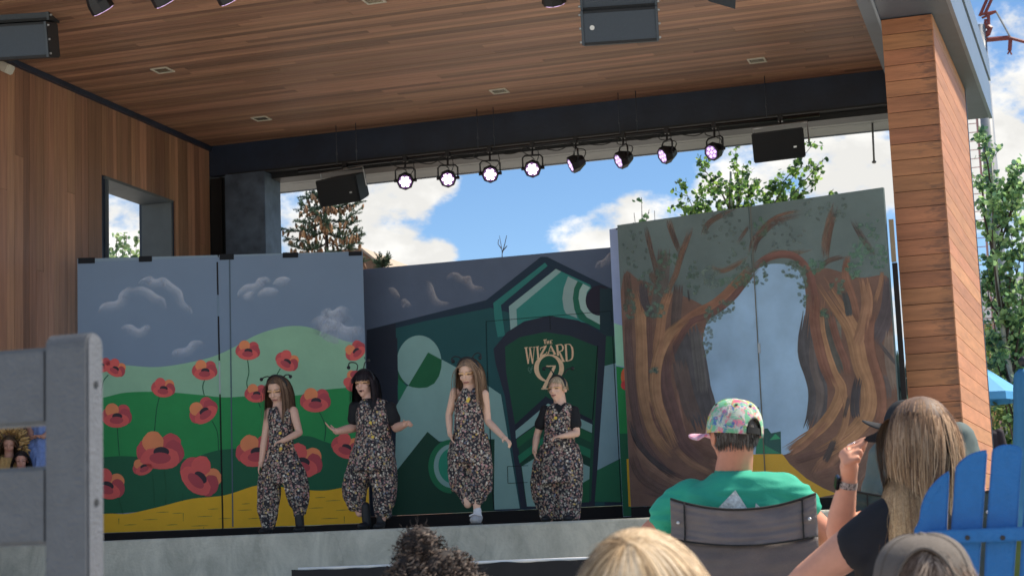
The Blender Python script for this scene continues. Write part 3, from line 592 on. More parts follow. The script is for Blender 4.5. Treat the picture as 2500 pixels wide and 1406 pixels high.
f4.ribbon('painted_back_trunks', strokes4([([(320, 620), (350, 760), (375, 900), (420, 1040)], 120, SLT), ([(370, 640), (385, 780), (400, 900)], 45, (70, 70, 72)), ([(300, 760), (330, 900), (370, 1010)], 60, (74, 60, 58)), ([(845, 560), (830, 720), (870, 860), (870, 960), (845, 1050)], 75, SLT), ([(860, 640), (855, 780), (885, 900), (860, 1030)], 35, GRY), ([(930, 560), (935, 680), (985, 810)], 70, (66, 66, 62)), ([(955, 600), (960, 700)], 30, (96, 94, 84)),
    ([(1180, 420), (1165, 560), (1110, 690)], 60, (62, 54, 60)), ([(1190, 640), (1190, 760), (1215, 880)], 70, (118, 100, 90)), ([(1130, 690), (1170, 740), (1210, 790)], 14, SLT), ([(1150, 820), (1160, 920)], 40, (76, 66, 66)), ([(240, 300), (230, 450), (200, 600)], 50, (72, 66, 62)), ([(300, 450), (290, 560), (285, 660)], 40, (66, 54, 52))], 8), brush)
f4.ribbon('painted_branches', strokes4([([(165, 205), (182, 290), (205, 380), (215, 440)], 22, (96, 60, 50)), ([(85, 375), (92, 470), (90, 560)], 28, BRN), ([(255, 180), (275, 240), (308, 320)], 24, (122, 78, 58)), ([(262, 200), (285, 260), (300, 310)], 12, DRK), ([(350, 205), (335, 260), (308, 330), (290, 400), (262, 470), (240, 560)], 24, (128, 82, 60)), ([(355, 215), (330, 290), (300, 380), (275, 450)], 13, DRK), ([(400, 250), (420, 200), (470, 165), (560, 125)], 22, (110, 70, 54)), ([(430, 370), (480, 392), (530, 372), (590, 335)], 18, (134, 92, 68)),
    ([(540, 280), (575, 230), (590, 210)], 14, BRN), ([(600, 330), (615, 270), (660, 215), (720, 175), (830, 150)], 32, MAH), ([(640, 215), (710, 165), (800, 145)], 14, (140, 96, 68)), ([(610, 320), (630, 265), (660, 240)], 14, DRK), ([(905, 350), (912, 260), (930, 180), (950, 110)], 36, (120, 80, 60)), ([(915, 330), (925, 240), (945, 150)], 14, MAH), ([(1015, 180), (1050, 240), (1090, 300), (1110, 330)], 20, (92, 62, 58)), ([(880, 385), (920, 350), (990, 330)], 20, BRN), ([(640, 350), (700, 318), (770, 320), (860, 300)], 20, (122, 92, 70)), ([(240, 480), (190, 420), (200, 400)], 20, (112, 74, 60))], 8, .16, .22, .40, (82, 84, 80), .55), glaze)
f4.ribbon('painted_trunks', strokes4([
    ([(610, 378), (545, 448), (460, 530), (360, 585), (285, 650), (235, 720)], 52, (128, 82, 60)), ([(628, 372), (575, 440), (500, 525), (420, 575), (350, 605), (300, 680), (265, 760)], 24, (88, 54, 50)), ([(120, 465), (142, 560), (150, 700), (152, 850), (172, 970), (212, 1080), (275, 1160)], 48, TAN), ([(340, 590), (265, 650), (225, 725), (205, 820), (212, 930), (252, 1040), (292, 1130)], 44, TAN), ([(262, 470), (235, 560), (222, 660), (205, 760)], 36, (140, 96, 68)),
    ([(92, 560), (95, 700), (108, 880), (125, 1000), (160, 1110), (240, 1210), (330, 1260)], 34, (72, 50, 48)), ([(250, 720), (245, 850), (280, 980), (320, 1100), (400, 1180)], 48, (84, 56, 54)), ([(175, 560), (180, 700), (185, 820)], 22, (86, 56, 50)), ([(180, 930), (200, 1010), (235, 1080)], 14, (96, 62, 52)), ([(290, 880), (310, 990), (330, 1090)], 16, (116, 80, 66)),
    ([(120, 1090), (150, 1160), (210, 1215), (300, 1265), (420, 1300)], 30, (122, 88, 72)), ([(110, 1150), (140, 1230), (220, 1290), (330, 1320)], 40, (80, 56, 50)), ([(290, 1130), (350, 1185), (440, 1230)], 22, (130, 92, 70)), ([(330, 1080), (420, 1130), (540, 1180)], 50, (96, 64, 54)), ([(430, 1180), (520, 1230), (640, 1280)], 40, (110, 74, 60)), ([(150, 1290), (300, 1330), (500, 1330)], 34, (92, 64, 58)),
    ([(612, 385), (655, 348), (725, 325), (790, 340), (838, 400), (860, 480), (872, 580)], 28, (98, 58, 50)), ([(870, 480), (862, 590), (878, 690), (905, 790), (945, 880)], 38, (108, 66, 52)), ([(885, 500), (880, 600), (898, 700), (935, 810), (972, 880), (945, 960), (885, 1040), (800, 1100), (740, 1140)], 44, TAN), ([(885, 430), (955, 535), (1010, 620), (1035, 700), (1052, 780), (1085, 870), (1082, 970), (1035, 1045), (950, 1110), (850, 1170)], 66, TAN), ([(1065, 420), (1080, 520), (1062, 620), (1035, 700)], 46, (138, 96, 70)), ([(925, 560), (950, 660), (990, 770), (1000, 820)], 30, (104, 64, 52)), ([(1140, 395), (1132, 450), (1112, 520)], 16, (140, 98, 72)),
    ([(1000, 330), (990, 410), (1020, 500), (1045, 600)], 26, (118, 76, 58)), ([(1100, 560), (1088, 660), (1100, 750), (1132, 860), (1140, 970), (1110, 1070)], 40, (112, 70, 54)), ([(980, 880), (995, 960), (985, 1040), (940, 1120)], 26, (136, 96, 68)), ([(905, 1010), (830, 1090), (760, 1140)], 40, (122, 82, 62)), ([(1090, 1010), (1000, 1090), (920, 1170), (870, 1240)], 60, (118, 80, 62)), ([(780, 1175), (860, 1150), (960, 1110)], 34, (84, 56, 50)), ([(860, 1240), (960, 1210), (1060, 1120)], 40, (100, 68, 58)), ([(1150, 1080), (1080, 1180), (1000, 1270)], 60, (92, 68, 62)), ([(1220, 1000), (1190, 1120), (1120, 1250)], 60, (84, 66, 64))], 9), brush)
f4.ribbon('painted_hollows', strokes4([([(1045, 830), (1032, 900), (1028, 960), (1035, 1000)], 34, (42, 40, 48)), ([(1005, 910), (996, 950), (985, 1000)], 13, (60, 48, 46)), ([(945, 1090), (925, 1140), (905, 1180)], 22, (54, 46, 48)), ([(985, 480), (1000, 540), (1005, 580)], 26, (46, 50, 52)), ([(150, 440), (160, 520), (190, 580)], 30, (48, 42, 48)), ([(570, 960), (590, 1060), (588, 1130)], 6, (40, 32, 34)), ([(100, 1010), (130, 1100), (200, 1180), (290, 1240)], 20, (46, 38, 42)), ([(340, 470), (345, 520)], 6, (36, 36, 40))], 6), brush)
# leaf dabs
dabs = []
for (cx, cy, rx, ry, n, c) in [(870, 372, 32, 34, 26, (74, 124, 96)), (1050, 312, 44, 40, 34, (78, 128, 98)), (1130, 335, 40, 50, 34, (70, 118, 92)), (1025, 385, 34, 40, 26, (72, 120, 92)), (962, 455, 34, 34, 20, (80, 104, 86)), (905, 570, 22, 20, 14, (70, 100, 78)), (205, 560, 44, 34, 30, (86, 118, 100)), (215, 470, 40, 30, 24, (78, 106, 92)), (100, 530, 24, 70, 30, (70, 100, 84)), (190, 420, 60, 40, 26, (70, 98, 84)), (250, 350, 50, 40, 22, (64, 104, 80)), (430, 420, 40, 50, 34, (98, 118, 110)), (360, 420, 30, 70, 26, (72, 98, 84)), (590, 420, 50, 40, 34, (74, 102, 78)), (640, 400, 30, 50, 18, (74, 98, 80)), (780, 390, 50, 34, 34, (72, 96, 78)), (815, 470, 20, 70, 26, (78, 104, 84)), (440, 580, 40, 40, 26, (88, 108, 92)), (500, 540, 40, 30, 20, (84, 106, 90)), (420, 680, 20, 80, 20, (92, 110, 98)), (640, 215, 30, 40, 16, (66, 112, 84)), (520, 430, 60, 30, 22, (80, 116, 90)), (900, 130, 120, 60, 30, (78, 96, 90)), (720, 250, 110, 60, 30, (80, 94, 94)), (480, 220, 90, 70, 30, (76, 92, 88)), (1090, 220, 50, 60, 26, (74, 112, 92)), (200, 800, 30, 14, 8, (88, 108, 96)), (560, 330, 60, 60, 20, (74, 98, 84)), (120, 300, 50, 80, 20, (70, 90, 84))]:
    for _ in range(n):
        a = random.uniform(0, 6.28); r_ = math.sqrt(random.random()); x = cx+rx*r_*math.cos(a); y = cy+ry*r_*math.sin(a); L = random.uniform(9, 22); th = random.uniform(0, 6.28)
        p = C4([(x+L*(k_/6-.5)*math.cos(th), y+L*(k_/6-.5)*math.sin(th)) for k_ in range(7)]); jj = random.uniform(.85, 1.1); cl = (*[min(.9, v*jj) for v in lin(*[a_*.62+b_*.38 for a_, b_ in zip(c, (80, 88, 82))], .54)], .5)
        ww = random.uniform(5, 10); dabs.append((p, [ww*math.sin(math.pi*(.08+.84*k_/6)) for k_ in range(7)], cl, cl))
f4.ribbon('painted_leaves', dabs, glaze)
f4.ribbon('haze_veil', [([(1855, 430), (1855, 800), (1855, 1260)], 900, (*lin(112, 112, 104, .54), .07), (*lin(112, 112, 104, .54), .07))], glaze)  # haze painted on: thin grey veil over the whole panel, lowering contrast
hw = lambda y: 1832+(y-500)*.0558
f4.paint('hinge_gap', [(hw(500)-1, 498), (hw(500)+1.6, 498), (hw(1235)+1.6, 1235), (hw(1235)-1, 1235)], mat('tarnished_hinge', (.14, .13, .10), .6))
f4.paint('hinge_plate', [(1851, 838), (1857, 838), (1858, 862), (1852, 862)], gm_)
MB().bb(f4.b.x+.03, f4.b.x+.075, f4.b.y+.02, f4.b.y+.06, CAMZ+2.58, CAMZ+3.0).build('edge_batten', mat('raw_batten', (.30, .22, .14), .8), f4.t)
MB().bb(f4.b.x+.032, f4.b.x+.08, f4.b.y+.03, f4.b.y+.09, FLOOR, CAMZ+2.57).build('brace_post', dark, f4.t)
# ------------------------------------------------------------------ stage equipment
blk = mat('black_powder_coat', (.012, .012, .015), .45, .2, 8); cab = mat('loudspeaker_black', (.014, .016, .020), .6, .15, 30, .1, 90)
grille = mat('loudspeaker_grille', (.045, .060, .078), .55, .2, 120, .25, 300); galv = mat('galvanised_bracket', (.45, .46, .47), .4, .15, 9, metal=.8); badge = mat('silver_badge', (.6, .6, .6), .35, metal=.7)
lens_on = mat('lamp_lens_white', (1.0, .82, 1.0), .3, .02, emit=2.2); lens_dim = mat('lamp_lens_violet', (.72, .52, .95), .2, .05, emit=.7); lens_rim = mat('lamp_glass_violet', (.35, .22, .55), .15, .1, emit=.25)
# lighting bar slung under the beam
bar_y = 20.16; zb = CAMZ+4.80
barT = thing('lighting_bar', (-5.5, bar_y, CAMZ+4.7), 'black lighting bar slung under the rear beam carrying the spotlights', 'lighting bar')
MB().tube([(-8.9, bar_y, zb), (-2.3, bar_y, zb)], .024, 10).build('pipe', blk, barT, smooth=True)
for px in (820, 868, 1165, 1205, 1512, 1555, 1873):
    x = P(px, 300, bar_y).x; MB().tube([(x, bar_y, zb+.024), (x, bar_y, CEIL+.004)], .0055, 6).ell((x, bar_y, zb+.17), (.014, .014, .02), nu=8, nv=6).build('drop_rod', mat('dull_rod', (.07, .085, .11), .45, metal=.5), barT, smooth=True)
def par_can(px, py, aim, i, lab, dim):
    c = P(px, py, bar_y-.02); T = thing('stage_spotlight', (c.x, c.y, c.z-.11), lab, 'spotlight', 'spotlights on the bar under the rear beam')
    d = Vector(aim).normalized(); q = d.to_track_quat('Z', 'Y').to_matrix()
    mb = MB(); r_ = .108
    prof = [(-.105, .045), (-.10, .062), (-.03, .092), (.0, r_), (.075, r_), (.085, .098), (.085, .088), (.072, .086)]
    mb.loft([(c+q @ Vector((0, 0, z)), (q @ Vector((1, 0, 0)))*rr, (q @ Vector((0, 1, 0)))*rr) for z, rr in prof], 8); mb.build('housing', blk, T)
    fr = MB(); fr.loft([(c+q @ Vector((0, 0, z)), (q @ Vector((1, 0, 0)))*rr, (q @ Vector((0, 1, 0)))*rr) for z, rr in ((.0735, .084), (.076, .084))], 20).build('lens_plate', lens_rim if dim else mat('lamp_glass_lit', (.16, .07, .26), .2, .1, emit=.25), T)
    for k in range(7):
        a = k*math.pi/3; o_ = Vector((0, 0, .078)) if k == 6 else Vector((.051*math.cos(a), .051*math.sin(a), .078))
        MB().ell(c+q @ o_, (.022, .022, .006), q, 10, 6).build('led', lens_dim if dim else lens_on, T, smooth=True)
    side = Vector((d.y, -d.x, 0)).normalized(); yk = MB(); top = c+Vector((0, 0, .165)); w = .122
    path = [c+side*w, c+side*w+Vector((0, 0, .13)), c+side*(w-.03)+Vector((0, 0, .16)), c-side*(w-.03)+Vector((0, 0, .16)), c-side*w+Vector((0, 0, .13)), c-side*w]
    yk.tube(path, .011, 6); yk.tube([c+side*.1, c+side*(w+.02)], .02, 8); yk.tube([c-side*.1, c-side*(w+.02)], .02, 8); yk.build('yoke', blk, T, smooth=True)
    cl = MB(); pb_ = Vector((c.x, bar_y, zb)); cl.tube([c+Vector((0, 0, .16)), pb_+Vector((0, 0, -.02))], .014, 6); cl.box(pb_, (.05, .07, .07)); cl.build('clamp', blk, T)
    cab_ = MB(); random.seed(i); s_ = side*random.uniform(.1, .2)
    cab_.tube([tuple(v) for v in catmull([c-d*.09, c-d*.13+Vector((0, 0, .10)), c+s_+Vector((0, 0, .22)), pb_+s_*.6], 5)], .006, 5); cab_.tube([tuple(v) for v in catmull([c-d*.08, c-s_*.6+Vector((0, 0, .14)), pb_-s_*.4], 5)], .005, 5); cab_.build('cable', blk, T, smooth=True)
ORD = ['first', 'second', 'third', 'fourth', 'fifth', 'sixth', 'seventh', 'last']
pars = [(990, 441, (.26, -.9, -.42), 0), (1094, 435, (.24, -.9, -.40), 0), (1197, 424, (.26, -.9, -.36), 0), (1301, 411, (.16, -.92, -.36), 0), (1407, 398, (-.86, -.42, -.42), 1), (1523, 388, (-.72, -.55, -.42), 1), (1630, 376, (-.70, -.60, -.42), 1), (1746, 368, (-.44, -.80, -.40), 1)]
for i, (px, py, aim, dim) in enumerate(pars):
    par_can(px, py, aim, i, '%s spotlight from the left under the rear beam, %s' % (ORD[i] if i < 7 else 'eighth', 'turned left, lens violet' if dim else 'lens glowing white'), dim)
for i in range(7):
    a, b_ = P(pars[i][0]+14, pars[i][1]-40, bar_y), P(pars[i+1][0]-10, pars[i+1][1]-40, bar_y); a.z = b_.z = zb-.02
    MB().tube(catmull([a, a.lerp(b_, .3)+Vector((0, .02, -.05)), a.lerp(b_, .65)+Vector((0, -.01, -.075+.012*(i % 3))), b_], 5), .0065, 5).build('power_cable', blk, barT, smooth=True)
def hung_speaker(name, px, py, w, h, dpt, yaw, tilt, label, ux=0):
    c = P(px, py, bar_y-.05); T = thing(name, (c.x, c.y, c.z-h/2), label, 'loudspeaker', 'loudspeakers hung under the rear beam')
    rot = Matrix.Rotation(yaw, 3, 'Z') @ Matrix.Rotation(tilt, 3, 'X')
    L = lambda x, y, z: c+rot @ Vector((x, y, z))
    k = .72
    vs = [L(-w/2, -dpt/2, -h/2), L(w/2, -dpt/2, -h/2), L(w/2, -dpt/2, h/2), L(-w/2, -dpt/2, h/2)]; vb = [L(-w/2*k, dpt/2, -h/2*.8), L(w/2*k, dpt/2, -h/2*.8), L(w/2*k, dpt/2, h/2), L(-w/2*k, dpt/2, h/2)]
    MB().add(vs+vb, [(0, 1, 2, 3), (7, 6, 5, 4), (0, 4, 5, 1), (1, 5, 6, 2), (2, 6, 7, 3), (3, 7, 4, 0)]).build('cabinet', cab, T, bevel=.012)
    MB().add([L(-w/2+.02, -dpt/2-.006, -h/2+.02), L(w/2-.02, -dpt/2-.006, -h/2+.02), L(w/2-.02, -dpt/2-.006, h/2-.02), L(-w/2+.02, -dpt/2-.006, h/2-.02)], [(0, 1, 2, 3)]).build('grille', mat('black_grille', (.010, .012, .015), .7, .3, 200, .2, 300), T)
    MB().box(L(w*.32, -dpt/2-.009, -h*.12), (.035, .004, .02), rot).build('badge', badge, T)
    br = MB(); zt = h/2+.07
    br.tube([L(-w/2-.012, 0, 0), L(-w/2-.012, 0, zt), L(w/2+.012, 0, zt), L(w/2+.012, 0, 0)], .011, 6); br.build('bracket', galv, T)
    cl = MB(); t_ = L(0, 0, zt); cl.tube([t_, (t_.x, bar_y, zb+.02)], .012, 6); cl.box((t_.x, bar_y, zb), (.06, .07, .07)); cl.build('clamp', blk, T)
hung_speaker('hung_loudspeaker', 843, 462, .62, .34, .36, -.22, .30, 'black loudspeaker hung under the beam on the left, in front of the spruce top')
hung_speaker('hung_loudspeaker', 1909, 357, .62, .35, .36, -.10, .14, 'black loudspeaker hung under the beam on the right, in front of the aspen')
# front line arrays flown from the ceiling
def array(px0, px1, rows, Y, lab, yaw, badge_on):
    cx = (px0+px1)/2; w = (px1-px0)*mpp(Y)/math.cos(abs(yaw))*.97; T0 = None
    c0 = P(cx, rows[-1][1], Y); T = thing('line_array', (c0.x, c0.y, c0.z), lab, 'loudspeaker', 'line arrays flown over the stage front')
    rot = Matrix.Rotation(yaw, 3, 'Z')
    for k, (ya, yb) in enumerate(rows):
        a = P(cx, ya, Y).z; b_ = P(cx, yb, Y).z; cz = (a+b_)/2; h = a-b_-.012; c = Vector((c0.x, Y, cz)); rt = rot @ Matrix.Rotation(.20+.05*k, 3, 'X')
        bx = MB().box(c+rt @ Vector((0, .17, 0)), (w, .34, h), rt).build('cabinet', cab, T, bevel=.01)
        MB().box(c+rt @ Vector((0, -.008, 0)), (w-.05, .012, h-.05), rt).build('grille', grille, bx)
        for sx in (-1, 1): MB().box(c+rt @ Vector((sx*(w/2-.012), -.012, 0)), (.022, .02, h), rt).build('front_trim', mat('slate_trim', (.05, .065, .08), .5), bx)
        for sx in (-1, 1):
            for zz in (-.4, 0, .4): MB().tube([c+rt @ Vector((sx*(w/2), .02, zz*h)), c+rt @ Vector((sx*(w/2+.018), .02, zz*h))], .012, 6).build('rigging_pin', galv, bx)
        if badge_on: MB().tube([c+rt @ Vector((-w/2+.10, -.0145, 0)), c+rt @ Vector((-w/2+.10, -.018, 0))], .022, 12).build('badge', badge, bx)
    z0 = P(cx, rows[0][0], Y).z
    MB().box((c0.x, Y+.15, (z0+CEIL)/2), (.06, .06, max(.05, CEIL-z0+.02))).build('fly_bracket', blk, T)
array(1420, 1610, [(-92, 20), (22, 106)], 15.0, 'two black line-array loudspeakers stacked and flown over the stage centre', .20, True)
array(-110, 133, [(-70, 55), (60, 146)], 14.5, 'stacked black line-array loudspeakers flown at the top left corner', .22, False)
def flood(px, py, lab, Y=14.4, tilt=.5, yaw=0):
    c = P(px, py, Y); T = thing('ceiling_floodlight', (c.x, c.y, c.z-.1), lab, 'spotlight', 'floodlights along the front of the ceiling')
    d = Vector((.25+yaw, .55, -.75)).normalized(); q = d.to_track_quat('Z', 'Y').to_matrix()
    MB().loft([(c+q @ Vector((0, 0, z)), (q @ Vector((1, 0, 0)))*rr, (q @ Vector((0, 1, 0)))*rr) for z, rr in [(-.13, .05), (-.11, .08), (0, .115), (.09, .12), (.095, .108)]], 8).build('housing', blk, T)
    MB().loft([(c+q @ Vector((0, 0, z)), (q @ Vector((1, 0, 0)))*rr, (q @ Vector((0, 1, 0)))*rr) for z, rr in ((.0955, .104), (.098, .104))], 18).build('lens', lens_dim, T)
    MB().tube([c, (c.x, c.y-.02, CEIL+.004)], .02, 8).build('yoke', blk, T)
flood(240, 5, 'black floodlight near the ceiling, right of the left loudspeaker stack'); flood(393, -14, 'black floodlight at the top edge, second from the left loudspeaker stack'); flood(552, -20, 'black floodlight at the top edge, third from the left loudspeaker stack'); flood(1350, -14, 'black floodlight at the top edge just left of the centre loudspeaker stack', Y=15.6, yaw=-.3)
# dark projecting monitor at the top right of centre
c = P(1762, -22, 16.2); wT = thing('stage_monitor', (c.x, c.y, c.z-.1), 'dark wedge-shaped monitor at the top edge, right of the centre loudspeaker stack', 'loudspeaker')
MB().add([P(1700, -40, 16.0), P(1730, 4, 16.0), P(1795, 23, 16.0), P(1800, -60, 16.0), P(1700, -60, 16.4), P(1730, -8, 16.4), P(1795, 5, 16.4), P(1800, -60, 16.4)], [(0, 1, 2, 3), (7, 6, 5, 4), (0, 4, 5, 1), (1, 5, 6, 2), (2, 6, 7, 3), (3, 7, 4, 0)]).build('cabinet', grille, wT)
MB().tube([c, (c.x, c.y, CEIL+.01)], .03, 8).build('bracket', blk, wT)
# recessed downlights
def downlight(px, py, lab):
    d = ray(px, py); p = O+d*((CEIL-CAMZ)/d.z); T = thing('recessed_downlight', (p.x, p.y, CEIL-.01), lab, 'ceiling light', 'square downlights let into the cedar ceiling'); s_ = .10
    f = MB()
    for a, b_ in (((-s_, s_), (-s_, -s_+.018)), ((-s_, s_), (s_-.018, s_)), ((-s_, -s_+.018), (-s_+.018, s_-.018)), ((s_-.018, s_), (-s_+.018, s_-.018))): f.bb(p.x+a[0], p.x+a[1], p.y+b_[0], p.y+b_[1], CEIL-.013, CEIL-.001)
    f.build('trim_frame', mat('cream_trim', (.62, .58, .48), .4), T)
    i_ = s_-.019; z0, z1 = CEIL-.002, CEIL-.0005
    MB().bb(p.x-i_, p.x+i_, p.y-i_, p.y+i_, CEIL-.0065, CEIL-.0015).build('reflector', mat('brassy_reflector', (.30, .27, .20), .25, .4, 20, metal=.6), T)
for a in [(397, 171, 'square downlight in the ceiling nearest the left wall'), (638, 289, 'square downlight at the back of the ceiling above the left speaker'), (1219, 222, 'square downlight at the back of the ceiling above the middle spotlights'), (1848, 147, 'square downlight in the ceiling near the right wing wall'), (912, 0, 'square downlight cut by the top edge of the picture')]: downlight(*a)
# cream wall light at the far left
c = P(12, 165, 15.75); wl = thing('wall_light', (c.x, c.y, c.z-.08), 'cream wall-mounted light high on the cedar wall at the left edge', 'wall light')
MB().box(c, (.16, .14, .10), Matrix.Rotation(.5, 3, 'Y')).build('shade', mat('cream_plastic', (.62, .60, .52), .5), wl, bevel=.012)
MB().tube([c, (XL+.0, c.y, c.z+.03)], .02, 8).build('arm', mat('cream_plastic', (.62, .60, .52), .5), wl)
# ------------------------------------------------------------------ black cloth barrier in front of the apron
bx0, bx1 = P(715, 1390, 13.0).x, -.9; byy = 13.0; zt = CAMZ-.128
bt = thing('draped_barrier', ((bx0+bx1)/2, byy, 0), 'long low barrier draped in black cloth with a white top rail before the stage', 'barrier')
MB().tube([(bx0+.05, byy, zt), (bx1, byy, zt)], .013, 8).build('top_rail', mat('white_rail', (.8, .8, .78), .4), bt, smooth=True)
for k in range(5):
    x = bx0+.3+k*1.15; MB().tube([(x, byy+.02, 0), (x, byy+.02, zt)], .02, 8).build('post', mat('white_rail', (.8, .8, .78), .4), bt)
mb = MB(); nx_, nz_ = 120, 14; vs = []
for j in range(nz_):
    for i in range(nx_):
        x = bx0+(bx1-bx0)*i/(nx_-1); v = j/(nz_-1); fold = .018*math.sin(x*9+1.5*math.sin(x*2.3))*(.3+v)+.012*noise.noise(Vector((x*4, v*3, 0)))
        sag = .012*noise.noise(Vector((x*1.3, 5, 0)))+.016*noise.noise(Vector((x*5, 9, 1)))*(1-v)
        vs.append((x, byy-.03+fold, zt+.006+sag-.016-v*(zt-.06)))
mb.add(vs, [(j*nx_+i, j*nx_+i+1, (j+1)*nx_+i+1, (j+1)*nx_+i) for j in range(nz_-1) for i in range(nx_-1)]); mb.build('cloth', mat('black_cloth', (.012, .012, .014), .85, .2, 10), bt, smooth=True)
# ------------------------------------------------------------------ grey slatted chair at the left edge (seen from behind)
gy = mat('grey_recycled_lumber', (.118, .126, .14), .5, .12, 40, .25, 160); YB_ = 2.35
post_b = P(178, 1100, YB_); gt = thing('grey_lumber_chair', (post_b.x-.25, YB_+.3, 0), 'grey recycled-plastic chair seen from behind, filling the left edge', 'chair')
a = P(101, 1000, YB_); b_ = P(236, 1000, YB_+.0); tz = P(165, 812, YB_).z
wpost = (P(214, 1000, YB_)-P(108, 1000, YB_)).length/.8; xc = (P(214, 1000, YB_).x+P(108, 1000, YB_).x)/2
def rounded_post(xc, w, d, z1, y0):
    mb = MB(); n = 6; rr = .02; prof = []
    for k in range(n+1): a_ = math.pi/2*k/n; prof.append((y0+rr-rr*math.cos(a_), z1-rr+rr*math.sin(a_)))
    for k in range(n+1): a_ = math.pi/2*k/n; prof.append((y0+d-rr+rr*math.sin(a_), z1-rr+rr*math.cos(a_)))
    prof += [(y0+d, 0), (y0, 0)]
    return mb.prism([(xc-w/2, y, z) for y, z in prof], (w, 0, 0))
o_ = rounded_post(xc, wpost*.80, .048, tz, YB_).build('back_post', gy, gt, bevel=.004)
o2 = rounded_post(xc-.62, wpost*.80, .048, tz, YB_).build('back_post', gy, gt, bevel=.004)
for (ya, yb) in ((852, 1040), (1140, 1332), (1420, 1600)):
    z1, z0 = P(60, ya, YB_+.012).z, P(60, yb, YB_+.012).z
    MB().bb(xc-.62+wpost*.4, xc-wpost*.4, YB_+.008, YB_+.04, z0, z1).build('back_slat', gy, gt, bevel=.006)
for k in range(5): MB().bb(xc-.58, xc-.03, YB_+.10+k*.095, YB_+.185+k*.095, .42, .445).build('seat_slat', gy, gt, bevel=.005)
for sx in (0, -.62): MB().bb(xc+sx-.03, xc+sx+.03, YB_+.50, YB_+.57, 0, .66).build('front_leg', gy, gt, bevel=.005); MB().bb(xc+sx-.045, xc+sx+.045, YB_+.0491, YB_+.62, .661, .69).build('arm', gy, gt, bevel=.005); MB().bb(xc+sx-.015, xc+sx+.015, YB_+.0492, YB_+.499, .34, .419).build('seat_rail', gy, gt)
for py in (940, 1230):
    z = P(225, py-5, YB_).z; MB().tube([(xc+wpost*.4-.004, YB_+.024, z), (xc+wpost*.4+.0012, YB_+.024, z)], .006, 10).build('screw', mat('dark_screw', (.05, .05, .05), .5, metal=.6), gt)
# ------------------------------------------------------------------ blue fan-back chair
bl = mat('blue_recycled_lumber', (.004, .16, .45), .42, .10, 30, .15, 140); YC = 4.35
ct = thing('blue_fan_chair', (.0, YC+.3, 0), 'bright blue fan-back garden chair seen from behind at the right edge', 'chair')
def slat(pts, Y=YC, name='back_slat', th=.022):
    return MB().prism([P(x, y, Y) for x, y in pts], (0, th, 0)).build(name, bl, ct, bevel=.004)
slat(sm([(2231, 1330), (2231, 1300), (2233, 1288), (2243, 1272), (2247, 1240), (2256, 1212), (2273, 1185), (2296, 1162), (2312, 1151)], 3)+[(2316, 1150), (2317, 1158), (2311, 1300), (2306, 1420), (2236, 1420)])
slat([(2318, 1420), (2322, 1290), (2332, 1145)]+sm([(2333, 1140), (2345, 1124), (2368, 1108), (2395, 1099), (2407, 1098)], 3)+[(2410, 1103), (2398, 1284), (2388, 1420)])
slat([(2402, 1420), (2408, 1290), (2421, 1105)]+sm([(2422, 1098), (2436, 1088), (2458, 1084), (2480, 1086), (2494, 1094)], 3)+[(2496, 1100), (2484, 1284), (2474, 1420)])
slat([(2488, 1420), (2496, 1284), (2508, 1115)]+sm([(2510, 1110), (2540, 1102), (2570, 1120), (2590, 1150)], 3)+[(2580, 1284), (2566, 1420)])
z1, z0 = P(2400, 1289, YC).z, P(2400, 1322, YC).z; xa = P(2257, 1300, YC).x
MB().prism([(xa-.01, YC-.04, z0+.012), (xa+.012, YC-.04, z0), (xa+.62, YC-.04, z0), (xa+.62, YC-.04, z1), (xa+.012, YC-.04, z1), (xa-.01, YC-.04, z1-.012)], (0, .038, 0)).build('back_rail', bl, ct, bevel=.003)
for k in range(5): p = P(2276+86*k, 1312, YC-.04); MB().tube([(p.x, YC-.0395, p.z), (p.x, YC-.042, p.z)], .006, 8).build('screw', mat('dark_screw', (.05, .05, .05), .5, metal=.6), ct)
slat([(2240, 1420), (2560, 1420), (2570, 1450), (2230, 1450)], YC+.03, 'lower_rail', .03)
for k in range(5): MB().bb(xa+.02, xa+.60, YC+.08+k*.10, YC+.17+k*.10, .36+.012*k, .382+.012*k).build('seat_slat', bl, ct)
for sx in (.0, .60): MB().bb(xa+sx-.05, xa+sx+.07, YC-.02, YC+.72, .62, .642).build('arm', bl, ct, bevel=.004); MB().bb(xa+sx-.005, xa+sx+.02, YC+.60, YC+.70, 0, .619).build('front_leg', bl, ct); MB().bb(xa+sx-.005, xa+sx+.02, YC+.0, YC+.09, 0, .619).build('rear_leg', bl, ct)
# ------------------------------------------------------------------ parasols and far things on the right
ub = mat('sky_blue_canvas', (.07, .34, .66), .7, .08, 4); udk = mat('deep_blue_canvas', (.03, .17, .33), .7, .15, 6)
c = P(2440, 930, 15.5); cx_, cy_ = c.x+.02, 15.5
# open parasol: its near edge shows beyond the wing wall
pt = thing('open_parasol', (P(2352, 880, 24.0).x, 24.0, 0), 'open sky-blue parasol beyond the wing wall', 'parasol')
YU = 24.0; ctr = P(2352, 890, YU); apex = Vector((ctr.x, YU, P(2360, 885, YU).z+.12)); Rr = (P(2497, 955, YU)-P(2352, 955, YU)).length; zr = P(2470, 960, YU).z
mb = MB(); n = 8; vs = [apex]
for k in range(n): a_ = 2*math.pi*k/n-.02; vs.append(Vector((ctr.x+Rr*math.cos(a_), YU+Rr*math.sin(a_), zr)))
vs += [Vector((v.x, v.y, v.z-.10)) for v in vs[1:]]
mb.add(vs, [(0, 1+k, 1+(k+1) % n) for k in range(n)]+[(1+k, 1+(k+1) % n, 9+(k+1) % n, 9+k) for k in range(n)]); mb.build('canopy', ub, pt)
MB().tube([(ctr.x, YU, 0), (ctr.x, YU, apex.z+.05)], .022, 8).build('pole', mat('grey_rod', (.2, .2, .2), .5), pt)
